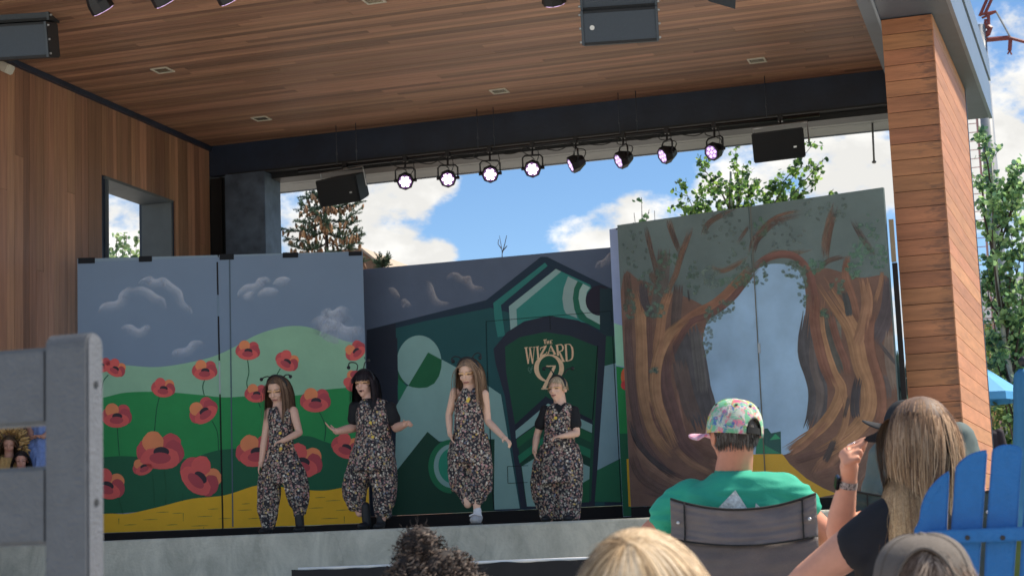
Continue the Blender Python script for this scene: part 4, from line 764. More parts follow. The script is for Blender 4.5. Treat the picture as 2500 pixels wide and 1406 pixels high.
px_ = P(2508, 1000, 11.0); pc = thing('closed_parasol', (px_.x, 11.0, 0), 'folded dark blue parasol with a ball finial at the right edge', 'parasol')
zt_ = P(2505, 900, 11.0).z; rings = []
for k, (dz, r_) in enumerate([(0, .03), (-.03, .055), (-.12, .065), (-.30, .075), (-.55, .10), (-.80, .12), (-.95, .115)]):
    rings.append((Vector((px_.x, 11, zt_+dz)), Vector((r_, 0, 0)), Vector((0, r_, 0))))
o_ = MB().loft(rings, 28).build('folded_canopy', udk, pc, smooth=True)
for v in o_.data.vertices:
    a_ = math.atan2(v.co.y, v.co.x); k = 1+.16*math.sin(a_*7); v.co.x *= k; v.co.y *= k
MB().tube([(px_.x, 11, 0), (px_.x, 11, zt_-.1)], .02, 8).build('pole', mat('grey_rod', (.2, .2, .2), .5), pc); MB().ell((px_.x, 11, zt_+.045), .032).build('finial', blk, pc, smooth=True)
MB().tube([(px_.x, 11, 0), (px_.x, 11, .08)], .22, 16).build('base', blk, pc)
# ski-lift tower: grey tube, red-railed ladder, red cross-arm
YT = 60.0; gpt = mat('grey_tower_steel', (.23, .25, .28), .5, .1, 2); red = mat('oxide_red_steel', (.20, .035, .032), .5, .2, 3)
q0, q1 = P(2427, 290, YT), P(2447, 760, YT); tw = thing('lift_tower', (q1.x, YT, 0), 'tall grey lift tower with red ladder and red cross-arm behind the aspen', 'lift tower')
MB().tube([(q1.x, YT, 0), (q1.x+.0, YT, P(2420, 60, YT).z)], [.30, .20], 16).build('tube', gpt, tw, smooth=True)
ld = MB(); xl_ = q1.x-.48
MB().tube([(xl_-.2, YT-.1, 0), (xl_-.2, YT-.1, q0.z+3)], .022, 6).build('ladder_rail', red, tw); MB().tube([(xl_+.16, YT-.1, 0), (xl_+.16, YT-.1, q0.z+3)], .04, 6).build('ladder_rail', mat('pink_rail', (.5, .25, .24), .5), tw)
z = .5
while z < q0.z+3: ld.tube([(xl_-.2, YT-.1, z), (xl_+.16, YT-.1, z)], .014, 5); z += .3
lo = ld.build('ladder_rungs', mat('pink_rail', (.5, .25, .24), .5), tw); lo['kind'] = 'stuff'
def rbeam(pts, r_, nm, m=red): MB().tube([P(x, y, YT) for x, y in pts], r_, 6).build(nm, m, tw)
rbeam([(2392, 40), (2412, -6)], .06, 'strut'); rbeam([(2404, 36), (2424, -8)], .06, 'strut'); rbeam([(2396, 36), (2432, 29)], .05, 'top_frame'); rbeam([(2397, 45), (2430, 30)], .04, 'top_frame'); rbeam([(2432, 29), (2466, 90)], .035, 'stay', gpt)
rbeam([(2413, 32), (2414, 82)], .06, 'mast'); rbeam([(2402, 60), (2418, 70), (2412, 82), (2404, 88)], .10, 'sheave_block'); rbeam([(2400, 99), (2440, 95), (2464, 93)], .08, 'cross_arm'); rbeam([(2464, 93), (2520, 108)], .055, 'cross_arm'); rbeam([(2467, 93), (2465, 124)], .07, 'hanger'); rbeam([(2465, 124), (2460, 133)], .03, 'claw'); rbeam([(2465, 124), (2470, 134)], .03, 'claw'); rbeam([(2406, 48), (2403, 76)], .05, 'mast')
# timber gable beyond the rear of the stage, orange-sided building on the right
gab = thing('timber_gable', (P(905, 640, 27).x, 27, 0), 'brown timber gable end rising behind the poppy flat', 'building')
tan_ = mat('tan_timber', (.22, .13, .085), .7, .2, 5); A = P(940, 650, 27)
MB().prism([P(770, 616, 27), P(876, 606, 27), P(941, 656, 27), (A.x, 27, 0), (P(770, 700, 27).x, 27, 0)], (0, 3, 0)).build('wall', tan_, gab)
MB().prism([P(872, 603, 26.9), P(877, 601, 26.9), P(946, 655, 26.9), P(940, 658, 26.9)], (0, 3.2, 0)).build('barge_board', mat('pale_timber', (.42, .33, .25), .7), gab)
ob = thing('orange_lodge', (P(2440, 900, 70).x, 70, 0), 'far orange-walled lodge showing through the aspen leaves', 'building')
w0_, w1_ = P(2395, 900, 70).x, P(2620, 900, 70).x; zz = P(2440, 790, 70).z
MB().bb(w0_, w1_, 70, 78, 0, zz).build('wall', mat('orange_siding', (.55, .30, .12), .7), ob)
MB().prism([(w0_-.6, 69.5, zz), (w0_-.6, 78.5, zz), (w0_-.6, 74, zz+2.4)], (w1_-w0_+1.2, 0, 0)).build('roof', mat('grey_roof', (.2, .21, .23), .7), ob)
for k in range(4): MB().bb(w0_+.6+k*1.2, w0_+1.3+k*1.2, 69.94, 69.999, zz-2.2, zz-.9).build('window', mat('dark_glass', (.06, .08, .1), .15), ob)
# ------------------------------------------------------------------ trees and far vegetation
bark = mat('pale_aspen_bark', (.42, .42, .36), .8, .3, 6, .3, 30); dbark = mat('dark_bark', (.07, .05, .04), .9, .3, 8, .3, 30)
leafm = vmat('aspen_leaf', .5, .15, 3, trans=.5); needm = vmat('spruce_needle', .6, .15, 3)
def leaf(mb, p, size, col, nrm):
    a = nrm.orthogonal().normalized(); b_ = nrm.cross(a); t_ = random.uniform(0, 6.28); u = a*math.cos(t_)+b_*math.sin(t_); w = nrm.cross(u)
    mb.col = (*col, 1); mb.add([p-u*size*.5, p-u*size*.22+w*size*.40, p+u*size*.22+w*size*.36, p+u*size*.58, p+u*size*.22-w*size*.36, p-u*size*.22-w*size*.40], [(0, 1, 2, 3, 4, 5)])
def rdir(): 
    while True:
        v = Vector((random.uniform(-1, 1), random.uniform(-1, 1), random.uniform(-1, 1)))
        if .1 < v.length < 1: return v.normalized()
def aspen(name, base, tips, label, lsize=.06, twigs=16, per=14, spread=.5, cols=((70, 105, 55), (110, 135, 70), (45, 70, 45)), trunk_r=.09, seed=1, group='trees around the stage'):
    random.seed(seed); T = thing(name, base, label, 'tree', group); base = Vector(base)
    zt = max(t_.z for t_ in tips); top = Vector((base.x, base.y, zt-.4)); lead = catmull([base, base.lerp(top, .35)+Vector((.08, .05, 0)), base.lerp(top, .7)+Vector((-.06, 0, 0)), top], 5)
    wood = MB(); wood.tube(lead, [trunk_r*(1-.85*i/(len(lead)-1)) for i in range(len(lead))], 9); wood.build('trunk', bark, T, smooth=True)
    lm = MB(); lf = MB(); lf.col = (0, 0, 0, 1)
    for tp in tips:
        h = max(.25, min(.92, (tp.z-base.z)/(top.z-base.z)-random.uniform(.12, .3))); st = lead[int(h*(len(lead)-1))]
        mid = st.lerp(tp, .55)+Vector((0, 0, -.05))+rdir()*.08; br = catmull([st, mid, tp], 6); L = (tp-st).length
        lm.tube(br, [max(.004, .02*(1-i/len(br))) for i in range(len(br))], 5)
        for k in range(twigs):
            s_ = random.uniform(.25, 1)**.7; p0 = br[min(len(br)-1, int(s_*(len(br)-1)))]; d = (rdir()+Vector((0, 0, .45))+(tp-st).normalized()*.4).normalized(); tl = spread*random.uniform(.4, 1)*(1.1-.6*s_)
            p1 = p0+d*tl*.5+rdir()*.03; p2 = p0+d*tl+Vector((0, 0, -.06*tl))
            lm.tube([p0, p1, p2], [.005, .004, .002], 3)
            for j in range(per):
                u = random.uniform(.1, 1.0); q = p0.lerp(p2, u)+rdir()*random.uniform(.02, .07); c = lin(*random.choice(cols)); k2 = random.uniform(1.9, 3.5)
                leaf(lf, q, lsize*random.uniform(.7, 1.15), tuple(v*k2 for v in c), (rdir()+Vector((0, -.5, .2))).normalized())
    b = lm.build('limbs', dbark, T); lo = lf.build('crown', leafm, T); lo['kind'] = 'stuff'; b['kind'] = 'stuff'
    return T
# aspen behind the forest flat
Y = 25.0
tp = [P(x, y, Y+dy) for x, y, dy in [(1795, 352, 0), (1815, 400, .6), (1780, 440, -.5), (1830, 465, .3), (1790, 490, 0), (1760, 500, .5), (1860, 440, .5), (1905, 420, 0), (1960, 400, -.3), (1990, 345, .2), (2015, 385, 0), (2005, 425, .3), (2035, 462, -.2), (1950, 470, .4), (1890, 490, 0), (1700, 395, .2), (1705, 455, -.2), (1665, 450, .2), (1690, 490, 0), (1655, 490, .3), (1740, 440, 0), (1720, 500, .4)]]
aspen('aspen_tree', (P(1800, 700, Y).x, Y, 0), tp, 'leafy aspen rising behind the forest flat', .066, 12, 11, .44, ((64, 92, 50), (100, 122, 60), (38, 56, 40), (84, 110, 56)), .10, 2)
tp = [P(x, y, 24.2) for x, y in [(1566, 482), (1585, 512), (1548, 520), (1598, 515), (1560, 545)]]
aspen('aspen_sapling', (P(1575, 700, 24.2).x, 24.2, 0), tp, 'thin aspen sapling tip peeking over the gap left of the forest flat', .065, 2, 6, .2, ((60, 84, 56), (46, 66, 50)), .03, 5)
Y = 24.5
tp = [P(x, y, Y+dy) for x, y, dy in [(2395, 330, 0), (2402, 390, .3), (2410, 440, 0), (2425, 480, -.3), (2470, 420, .2), (2490, 400, 0), (2460, 470, .4), (2498, 450, -.2), (2440, 520, 0), (2405, 540, .3), (2470, 560, 0), (2500, 540, .2), (2420, 600, .4), (2460, 620, 0), (2500, 620, -.3), (2410, 670, .2), (2450, 690, 0), (2490, 700, .4), (2530, 660, 0), (2420, 740, .2), (2460, 760, 0), (2500, 770, .3), (2430, 810, -.2), (2475, 830, .2), (2510, 840, 0), (2440, 870, .2), (2540, 760, 0), (2550, 560, .2), (2415, 800, .1), (2490, 880, .1)]]
aspen('aspen_tree', (P(2462, 900, Y).x, Y, 0), tp, 'tall leafy aspen right of the wing wall in front of the lift tower', .075, 11, 13, .42, ((74, 100, 72), (98, 122, 84), (54, 78, 64), (120, 140, 96)), .07, 3)
Y = 26.0; YW = 24.0
tp = [PX(x, y, -13.5) for x, y in [(285, 570), (300, 590), (320, 600), (275, 605), (335, 585), (310, 575), (290, 618), (330, 622), (270, 620)]]
b0 = PX(305, 700, -13.5); aspen('aspen_tree', (b0.x, b0.y, 0), tp, 'small aspen crown seen through the left wall window', .075, 7, 9, .36, ((84, 104, 76), (110, 124, 90), (70, 90, 70)), .06, 8)
# bare twigs over the gate flat
tw_ = P(1226, 640, 26); bt_ = thing('bare_sapling', (tw_.x, 26, 0), 'bare grey twigs standing above the green gate flat', 'tree'); 
MB().tube([(tw_.x, 26, 0), P(1226, 640, 26)], [.03, .012], 6).build('stem', dbark, bt_); mb = MB()
for pts in ([(1226, 640), (1226, 615), (1222, 590), (1219, 575)], [(1226, 618), (1232, 598), (1237, 575)], [(1225, 608), (1216, 596), (1217, 585)], [(1228, 612), (1238, 600)]): mb.tube([P(x, y, 26) for x, y in pts], [.009, .007, .005, .003][:len(pts)], 4)
o_ = mb.build('twigs', dbark, bt_); o_['kind'] = 'stuff'
# spruce laden with cones
def spruce(name, base, top, tips, label, seed=4, cones=True, sz=1.0):
    random.seed(seed); T = thing(name, base, label, 'tree', 'trees around the stage'); base = Vector(base)
    MB().tube([base, base.lerp(top, .6), top], [.16, .07, .008], 8).build('trunk', dbark, T, smooth=True)
    nd = MB(); nd.col = (0, 0, 0, 1); bm_ = MB(); cn = MB(); cn.col = (0, 0, 0, 1)
    def brush_(a, b_, dens):
        d = (b_-a); L = d.length; d.normalize(); k = int(L*dens)
        for _ in range(k):
            p = a+d*random.uniform(0, L); o = rdir(); o = (o-d*o.dot(d)*.3+d*.55).normalized(); l_ = random.uniform(.022, .04)*sz; w = o.cross(rdir()).normalized()*.0045*sz; c = lin(*random.choice(((72, 104, 88), (92, 122, 98), (54, 80, 70), (108, 130, 96)))); nd.col = (*c, 1)
            nd.add([p-w, p+w, p+o*l_], [(0, 1, 2)])
    for tp in tips:
        h = tp.z-random.uniform(.0, .16); st = Vector((base.x+(top.x-base.x)*max(0, (h/top.z)), base.y, min(h+.12, top.z-.1))); st.x = top.x; dirn = tp-st; mid = st.lerp(tp, .5)+Vector((0, 0, -.10*dirn.length-.02)); br = catmull([st, mid, tp+Vector((0, 0, .02))], 7)
        bm_.tube(br, [.014*(1-.8*i/len(br)) for i in range(len(br))], 5)
        for i in range(len(br)-1):
            brush_(br[i], br[i+1], 520)
            if i > 2 and random.random() < .95:
                for _ in range(2):
                    sd = (rdir()*.8+dirn.normalized()*.6+Vector((0, 0, .35))).normalized(); ln = random.uniform(.07, .17)*sz; e_ = br[i]+sd*ln; bm_.tube([br[i], e_], [.006, .003], 3); brush_(br[i], e_, 560)
            if cones and i > 1:
                for _ in range(random.choice((0, 1, 1, 2))):
                    p = br[i]+Vector((random.uniform(-.07, .07), random.uniform(-.07, .07), -.02)); l_ = random.uniform(.075, .12)*sz; c = lin(*random.choice(((176, 136, 104), (150, 112, 84), (194, 152, 116), (124, 92, 72)))); cn.col = (*c, 1)
                    tl = Matrix.Rotation(random.uniform(-.35, .35), 3, 'X') @ Matrix.Rotation(random.uniform(-.35, .35), 3, 'Y'); cn.ell(p+Vector((0, 0, -l_*.5)), (.021*sz, .021*sz, l_*.5), tl, 7, 6)
    brush_(top-Vector((0, 0, .5)), top+Vector((0, 0, .04)), 800)
    b = bm_.build('limbs', dbark, T); b['kind'] = 'stuff'; o = nd.build('needles', needm, T); o['kind'] = 'stuff'
    if cones: c = cn.build('cones', vmat('spruce_cone', .7, .25, 60), T, smooth=True); c['kind'] = 'stuff'
YS = 25.0
tips = [P(x, y, YS+dy) for x, y, dy in [(742, 482, .1), (734, 500, -.2), (733, 512, .1), (760, 472, 0), (882, 494, .1), (872, 520, -.2), (868, 545, .2), (850, 500, 0), (722, 542, .2), (735, 560, -.2), (684, 560, 0), (700, 585, .1), (712, 604, -.1), (886, 575, .1), (874, 566, -.2), (880, 592, .2), (860, 600, 0), (752, 600, .2), (800, 545, -.4), (775, 525, -.4), (700, 640, 0), (890, 640, 0), (800, 620, -.5), (812, 500, -.3)]]
spruce('spruce_tree', (P(796, 700, YS).x, YS, 0), P(795, 452, YS), tips, 'cone-laden spruce top behind the poppy flat and left speaker')
tips = [P(x, y, 23.5) for x, y in [(925, 632), (945, 628), (938, 640), (918, 642), (948, 640), (930, 650)]]
spruce('spruce_sapling', (P(934, 700, 23.5).x, 23.5, 0), P(932, 632, 23.5), tips, 'small spruce tip peeking over the left end of the gate flat', 6, False, .8)
# shrubs at the right beneath the aspen
def shrub(px, py, w, h, Y, label, seed):
    random.seed(seed); c = P(px, py, Y); T = thing('leafy_shrub', (c.x, Y, 0), label, 'shrub', 'shrubs right of the stage'); lf = MB(); lf.col = (0, 0, 0, 1); st = MB()
    zt = c.z+h
    for k in range(26):
        tip = Vector((c.x+random.uniform(-w, w), Y+random.uniform(-.6, .6), random.uniform(.3, 1)*zt)); st.tube([(c.x+random.uniform(-.2, .2), Y, 0), tip], [.01, .003], 4)
        for j in range(110):
            q = tip+rdir()*random.uniform(.02, .34); k2 = random.uniform(.7, 1.3); col = lin(*random.choice(((88, 112, 60), (112, 132, 72), (64, 90, 56), (132, 146, 92)))); leaf(lf, q, random.uniform(.035, .07), tuple(v*k2 for v in col), rdir())
    a = st.build('stems', dbark, T); a['kind'] = 'stuff'; b = lf.build('foliage', leafm, T); b['kind'] = 'stuff'
shrub(2440, 980, .45, .3, 26.5, 'dense green shrub beyond the wing wall under the blue parasol', 31); shrub(2495, 900, .5, .5, 27.5, 'pale green shrub at the right edge behind the folded parasol', 32); shrub(2450, 850, .5, .3, 28.5, 'tall green thicket behind the aspen trunk', 33)
# wooded hill beyond
hm = mat('hill_meadow', (.10, .13, .075), .9, .3, .02, 0); hl = MB(); n = 40; vs = []
prof = lambda x: 26+10*noise.noise(Vector((x*.006, 1, 0)))+4*noise.noise(Vector((x*.02, 4, 0)))
for i in range(n+1):
    x = -420+840*i/n; z = prof(x); vs += [(x, 230, 0), (x, 300, z*.7), (x, 380, z)]
hl.add(vs, [(3*i+j, 3*(i+1)+j, 3*(i+1)+j+1, 3*i+j+1) for i in range(n) for j in range(2)]); ho = hl.build('hill', hm, None, smooth=True); ho['kind'] = 'structure'
# far conifers on the hill, too small and many to part: one wood
cf = MB(); cf.col = (0, 0, 0, 1); random.seed(77)
for k in range(900):
    y = random.uniform(235, 375); x = random.uniform(-60, 40)*y/250 if k < 500 else random.uniform(-300, 200); z = (prof(x)*.7*(y-230)/70 if y < 300 else prof(x)*(.7+.3*(y-300)/80)); h = random.uniform(6, 13); r_ = h*.16; c = lin(*random.choice(((52, 70, 62), (62, 82, 66), (44, 60, 56)))); cf.col = (*c, 1)
    for t_, s_ in ((0, 1), (.3, .75), (.6, .5)):
        cf.loft([(Vector((x, y, z+h*t_)), Vector((r_*s_, 0, 0)), Vector((0, r_*s_, 0))), (Vector((x, y, z+h*(t_+.42))), Vector((.05, 0, 0)), Vector((0, .05, 0)))], 6, False)
fo = cf.build('hillside_wood', needm, None); tag(fo, 'dark conifer wood covering the far hillside', 'wood', kind='stuff')

# grassy terrace behind the stage on the right
tz = P(2398, 1012, 23.5).z-1.52
tb = MB().bb(-1.3, 60, 23.0, 60, -.02, tz).build('terrace', mat('terrace_grass', (.10, .15, .05), .9, .35, 3, .4, 40)); tb['kind'] = 'structure'
# ------------------------------------------------------------------ people
def proj(v):
    d = v-O; z = d.dot(_f); return CX+FPX*d.dot(_r)/z, CY-FPX*d.dot(_u)/z
def intri(p, a, b, c):
    s_ = lambda p, q, r_: (p[0]-r_[0])*(q[1]-r_[1])-(q[0]-r_[0])*(p[1]-r_[1])
    d1, d2, d3 = s_(p, a, b), s_(p, b, c), s_(p, c, a); return not ((d1 < 0 or d2 < 0 or d3 < 0) and (d1 > 0 or d2 > 0 or d3 > 0))
skinm = vmat('skin', .55, .06, 40, spec=.35)
def floral():
    m = bpy.data.materials.new('floral_print'); m.use_nodes = True; t = m.node_tree; b = t.nodes['Principled BSDF']; g = N(t, 'ShaderNodeTexCoord')
    wp = N(t, 'ShaderNodeTexNoise', i_Scale=40.0, i_Detail=3.0); t.links.new(g.outputs['Object'], wp.inputs['Vector']); ad = N(t, 'ShaderNodeMix', data_type='VECTOR'); ad.inputs[0].default_value = .02; t.links.new(g.outputs['Object'], ad.inputs[4]); t.links.new(wp.outputs['Color'], ad.inputs[5])
    prev = None
    for sc, th, pal in ((52, .50, [(.36, .29, .23), (.28, .15, .125), (.30, .25, .20), (.08, .075, .08), (.36, .22, .17), (.52, .45, .37)]), (36, .30, [(.62, .42, .14), (.50, .24, .20), (.16, .18, .24), (.72, .66, .56), (.58, .30, .30), (.24, .26, .20)])):
        v = N(t, 'ShaderNodeTexVoronoi', i_Scale=float(sc)); t.links.new(ad.outputs[1], v.inputs['Vector'])
        sx = N(t, 'ShaderNodeSeparateColor'); t.links.new(v.outputs['Color'], sx.inputs[0]); rp = N(t, 'ShaderNodeValToRGB'); rp.color_ramp.interpolation = 'CONSTANT'
        while len(rp.color_ramp.elements) < len(pal): rp.color_ramp.elements.new(.5)
        for i, c in enumerate(pal): rp.color_ramp.elements[i].position = i/len(pal); rp.color_ramp.elements[i].color = (*c, 1)
        t.links.new(sx.outputs[0], rp.inputs[0])
        lt = N(t, 'ShaderNodeMapRange'); lt.inputs[1].default_value = th; lt.inputs[2].default_value = th+.10; lt.inputs[3].default_value = 1; lt.inputs[4].default_value = 0; t.links.new(v.outputs['Distance'], lt.inputs[0])
        fz = math_n(t, 'MULTIPLY', lt.outputs[0], math_n(t, 'GREATER_THAN', sx.outputs[1], .18 if sc > 40 else .45))
        mx = N(t, 'ShaderNodeMix', data_type='RGBA'); t.links.new(fz, mx.inputs[0])
        if prev is None: mx.inputs[6].default_value = (.020, .018, .024, 1)
        else: t.links.new(prev, mx.inputs[6])
        t.links.new(rp.outputs[0], mx.inputs[7]); prev = mx.outputs[2]
    t.links.new(prev, b.inputs['Base Color']); b.inputs['Roughness'].default_value = .8
    return m
flor = floral(); btee = mat('black_jersey', (.011, .011, .013), .85, .2, 20); bboot = mat('black_boot', (.014, .014, .016), .6, .2, 20); hband = mat('black_headband', (.012, .012, .014), .5)
class Head:
    def __init__(s, c, H, fwd, up=Vector((0, 0, 1)), k=1.0):
        s.c = Vector(c); s.H = H; s.f = Vector(fwd).normalized(); s.u = (Vector(up)-s.f*s.f.dot(Vector(up))).normalized(); s.r = s.f.cross(s.u); s.M = Matrix((s.r, s.f, s.u)).transposed()
    def L(s, x, y, z): return s.c+(s.r*x+s.f*y+s.u*z)*s.H
    def loc(s, v): d = v-s.c; return d.dot(s.r)/s.H, d.dot(s.f)/s.H, d.dot(s.u)/s.H
    def add(s, mb, face=True):
        H = s.H; e = lambda x, y, z, a, b, c: mb.ell(s.L(x, y, z), (a*H, b*H, c*H), s.M, 16, 12)
        e(0, -.04, .12, .345, .41, .37); e(0, .09, -.15, .255, .29, .33); e(0, .235, -.40, .10, .09, .08)
        if face:
            e(0, .375, -.06, .045, .075, .11); e(0, .41, -.12, .055, .06, .045); e(.12, .27, .04, .15, .09, .06); e(-.12, .27, .04, .15, .09, .06); e(.15, .25, -.13, .10, .09, .09); e(-.15, .25, -.13, .10, .09, .09); e(0, .325, -.265, .10, .055, .045)
        for sx in (-1, 1): e(sx*.35, -.03, -.05, .035, .085, .14)
    def colf(s, skin, lips=(.42, .16, .14), makeup=None, mouth=False, eyes='closed'):
        def f(v, n):
            x, y, z = s.loc(v)
            if y > .12 and abs(x) < .4 and -.5 < z < .3:
                if mouth and (x/.05)**2+((z+.27)/.045)**2 < 1: return (.05, .015, .015)
                if (x/.12)**2+((z+.265)/.035)**2 < 1: return lips
                for sx in (-1, 1):
                    ex = x-sx*.145
                    if (ex/.075)**2+((z-.0)/.026)**2 < 1: return tuple(.22*c for c in skin)
                    if (ex/.10)**2+((z-.085)/.018)**2 < 1: return tuple(.45*c for c in skin)
                    if makeup and (ex/.14)**2+((z-.03)/.065)**2 < 1: return makeup
                if y > .42 and abs(x) < .05: return tuple(min(1, c*1.06) for c in skin)
            return skin
        return f
def hand(mb, w, d, n, side, size=.16, curl=.5, spread=.12, rad=None):
    """palm with four fingers of unequal length and a thumb leaving its side"""
    w, d, n = Vector(w), Vector(d).normalized(), Vector(n); n = (n-d*n.dot(d)).normalized(); s_ = d.cross(n); s_ = s_ if s_.dot(Vector(side)) > 0 else -s_   # s_ points to the thumb side
    R_ = rad or size*.047; pl = size*.47
    M_ = Matrix((s_, d, n)).transposed(); mb.ell(w+d*pl*.52, (size*.215, pl*.60, size*.085), M_, 12, 8); mb.tube([w-d*size*.1, w+d*pl*.4], [size*.15, size*.17], 10)
    for k, (off, ln) in enumerate(((.155, .43), (.05, .48), (-.055, .45), (-.155, .35))):
        p = w+d*pl*.93+s_*size*off; a = off*spread*6; dr = (d+s_*a*.6).normalized(); ch = [(p-d*size*.06, R_*1.05), (p, R_*1.05)]; c_ = curl*(1+.12*k)
        ang = 0
        for j, fr in enumerate((.45, .32, .23)):
            ang += c_*(.55, .95, .6)[j]; dd = dr*math.cos(ang)+n*math.sin(ang); p = p+dd*size*ln*fr; ch.append((p, R_*(1-.09*(j+1))))
        mb.caps(ch, 8)
    p = w+d*pl*.18+s_*size*.17; t1 = p+(s_*.75+d*.65+n*.25).normalized()*size*.22; t2 = t1+(s_*.25+d*.95+n*(.2+curl*.4)).normalized()*size*.17; mb.caps([(w+d*pl*.2+s_*size*.08, R_*1.5), (p, R_*1.4), (t1, R_*1.2), (t2, R_*.95)], 8)
def strands(name, T, m, lst):
    """lst: (points, width, colour, outward-fn)"""
    mb = MB(); mb.col = (1, 1, 1, 1)
    for pts, w, c, out in lst:
        n = len(pts); vs = []
        for i, p in enumerate(pts):
            d = (pts[min(i+1, n-1)]-pts[max(i-1, 0)]); o_ = out(p); x = d.cross(o_); x = x.normalized() if x.length > 1e-6 else Vector((1, 0, 0)); ww = w*(1-.75*(i/(n-1))**3)/2; vs += [p-x*ww, p+x*ww]
        c0, c1 = c if isinstance(c[0], tuple) else (c, c)
        mb.col = (*c0, 1); st_ = len(mb.v); mb.add(vs, [(2*i, 2*i+1, 2*i+3, 2*i+2) for i in range(n-1)]); mb.c[st_:] = [(*[a+(b-a)*((j//2)/(n-1)) for a, b in zip(c0, c1)], 1) for j in range(2*n)]
    org = ORG[T.name]; me = mb.mesh(name, org); me.materials.append(m); me.polygons.foreach_set('use_smooth', [True]*len(me.polygons)); o = bpy.data.objects.new(name, me); COL.objects.link(o); o.parent = T; ORG[o.name] = org; return o
hairm = vmat('hair', .55, .12, 200, spec=.12)
def cap_shell(T, hd, col, name='hair_shell', k=1.05, lo=-.35, faceup=.30, facey=.16, drop=None, mat_=None, hi=9.):
    H = hd.H; mb = MB(); mb.ell(hd.L(0, -.04, .12), (.345*H*k, .41*H*k, .37*H*k), hd.M, 28, 20)
    if drop: 
        for c, r_ in drop: mb.ell(c, r_, None, 20, 14)
    o = mb.build(name, mat_ or mat('hair_%02d%02d%02d' % tuple(int(v*99) for v in col), col, .6, .35, 60, stretch=(1, 1, .15)), T, smooth=True)
    bm = bmesh.new(); bm.from_mesh(o.data); org = ORG[o.name]; kill = []
    for f in bm.faces:
        x, y, z = hd.loc(f.calc_center_median()+org)
        if (y > facey and z < faceup and abs(x) < .34) or z < lo or z > hi: kill.append(f)
    bmesh.ops.delete(bm, geom=kill, context='FACES'); bm.to_mesh(o.data); bm.free(); return o
def comb(hd, n, L, cols, width=.004, step=.02, wave=0, frizz=.15, colliders=(), faceup=.36, facey=.2, lo=-.3, part=0., pull=.30, lift=1.05, sideways=.75, back=.3, faceclear=.30, seed=1, lenvar=.2, bias=None, endcurl=0, hi=9., inward=0, axis=None):
    random.seed(seed); out = []; H = hd.H; rad = (.345*H*lift, .41*H*lift, .37*H*lift); hc = hd.L(0, -.04, .12); G_ = Vector((0, 0, -1))
    def push(p):
        d = p-hc; x, y, z = d.dot(hd.r)/rad[0], d.dot(hd.f)/rad[1], d.dot(hd.u)/rad[2]; l_ = math.sqrt(x*x+y*y+z*z)
        if l_ < 1: l_ = max(l_, 1e-3); p = hc+(hd.r*x*rad[0]+hd.f*y*rad[1]+hd.u*z*rad[2])/l_
        lx, ly, lz = hd.loc(p)
        if faceclear and ly > .08 and abs(lx) < faceclear and -.6 < lz < faceup-.08: p = p+hd.r*((faceclear if lx > 0 else -faceclear)-lx)*H
        for c, r_ in colliders:
            d = p-c; q = Vector((d.x/r_[0], d.y/r_[1], d.z/r_[2]))
            if q.length < 1: q = q.normalized() if q.length > 1e-4 else Vector((0, 1, 0)); p = c+Vector((q.x*r_[0], q.y*r_[1], q.z*r_[2]))
        return p
    tries = 0
    while len(out) < n and tries < n*12:
        tries += 1; v = rdir()
        if v.z < lo: continue
        p = hc+(hd.r*v.x*rad[0]+hd.f*v.y*rad[1]+hd.u*v.z*rad[2]); x, y, z = hd.loc(p)
        if (y > facey and z < faceup) or z > hi: continue
        sg = 1 if x > part else -1; d = (hd.r*sg*sideways*(.4+abs(x-part))-hd.f*back-hd.u*.35*(1.2-z)).normalized()
        if bias: d = (d+bias(x, y, z)).normalized()
        pts = [p]; ln = L*random.uniform(1-lenvar, 1+lenvar*.3); k = int(ln/step); ph = random.uniform(0, 6.28); wv = rdir()*wave; jr = rdir()*frizz*.1
        for i in range(k):
            d = (d.lerp(G_, pull)+jr*.15).normalized()
            if inward and axis is not None: d = (d+Vector((axis.x-pts[-1].x, axis.y-pts[-1].y, 0))*inward*min(1, i/8)).normalized()
            q = pts[-1]+d*step
            if wave: q += wv*math.sin(ph+i*step*38)*step
            if endcurl and i > k*.7: q += (wv.normalized() if wave else jr.normalized())*math.sin(i*.9+ph)*endcurl
            q = push(q); d2 = q-pts[-1]
            if d2.length > 1e-5: d = d2.normalized()
            pts.append(q)
        c = cols[int(min(.999, max(0, (.5+.95*noise.noise(Vector((p.x*26, p.y*26, p.z*26+seed)))+random.uniform(-.26, .26))))*len(cols))]; kk = random.uniform(.82, 1.18); ax = hd.c
        out.append((pts, width*random.uniform(.6, 1.2), (tuple(tuple(v*kk for v in cc_) for cc_ in c) if isinstance(c[0], tuple) else tuple(v*kk for v in c)), lambda q, a=ax: Vector((q.x-a.x, q.y-a.y, max(-.1, (q.z-a.z))*1.0)) if (q-a).length > 1e-4 else Vector((0, -1, 0))))
    return out
def folds(amp=.010, fx=16, fz=4, seed=0):
    def f(v, n): return n*(amp*noise.noise(Vector((v.x*fx+seed, v.y*fx, v.z*fz)))+amp*.5*noise.noise(Vector((v.x*fx*2.2, v.y*fx*2.2+seed, v.z*fz*2.5))))
    return f
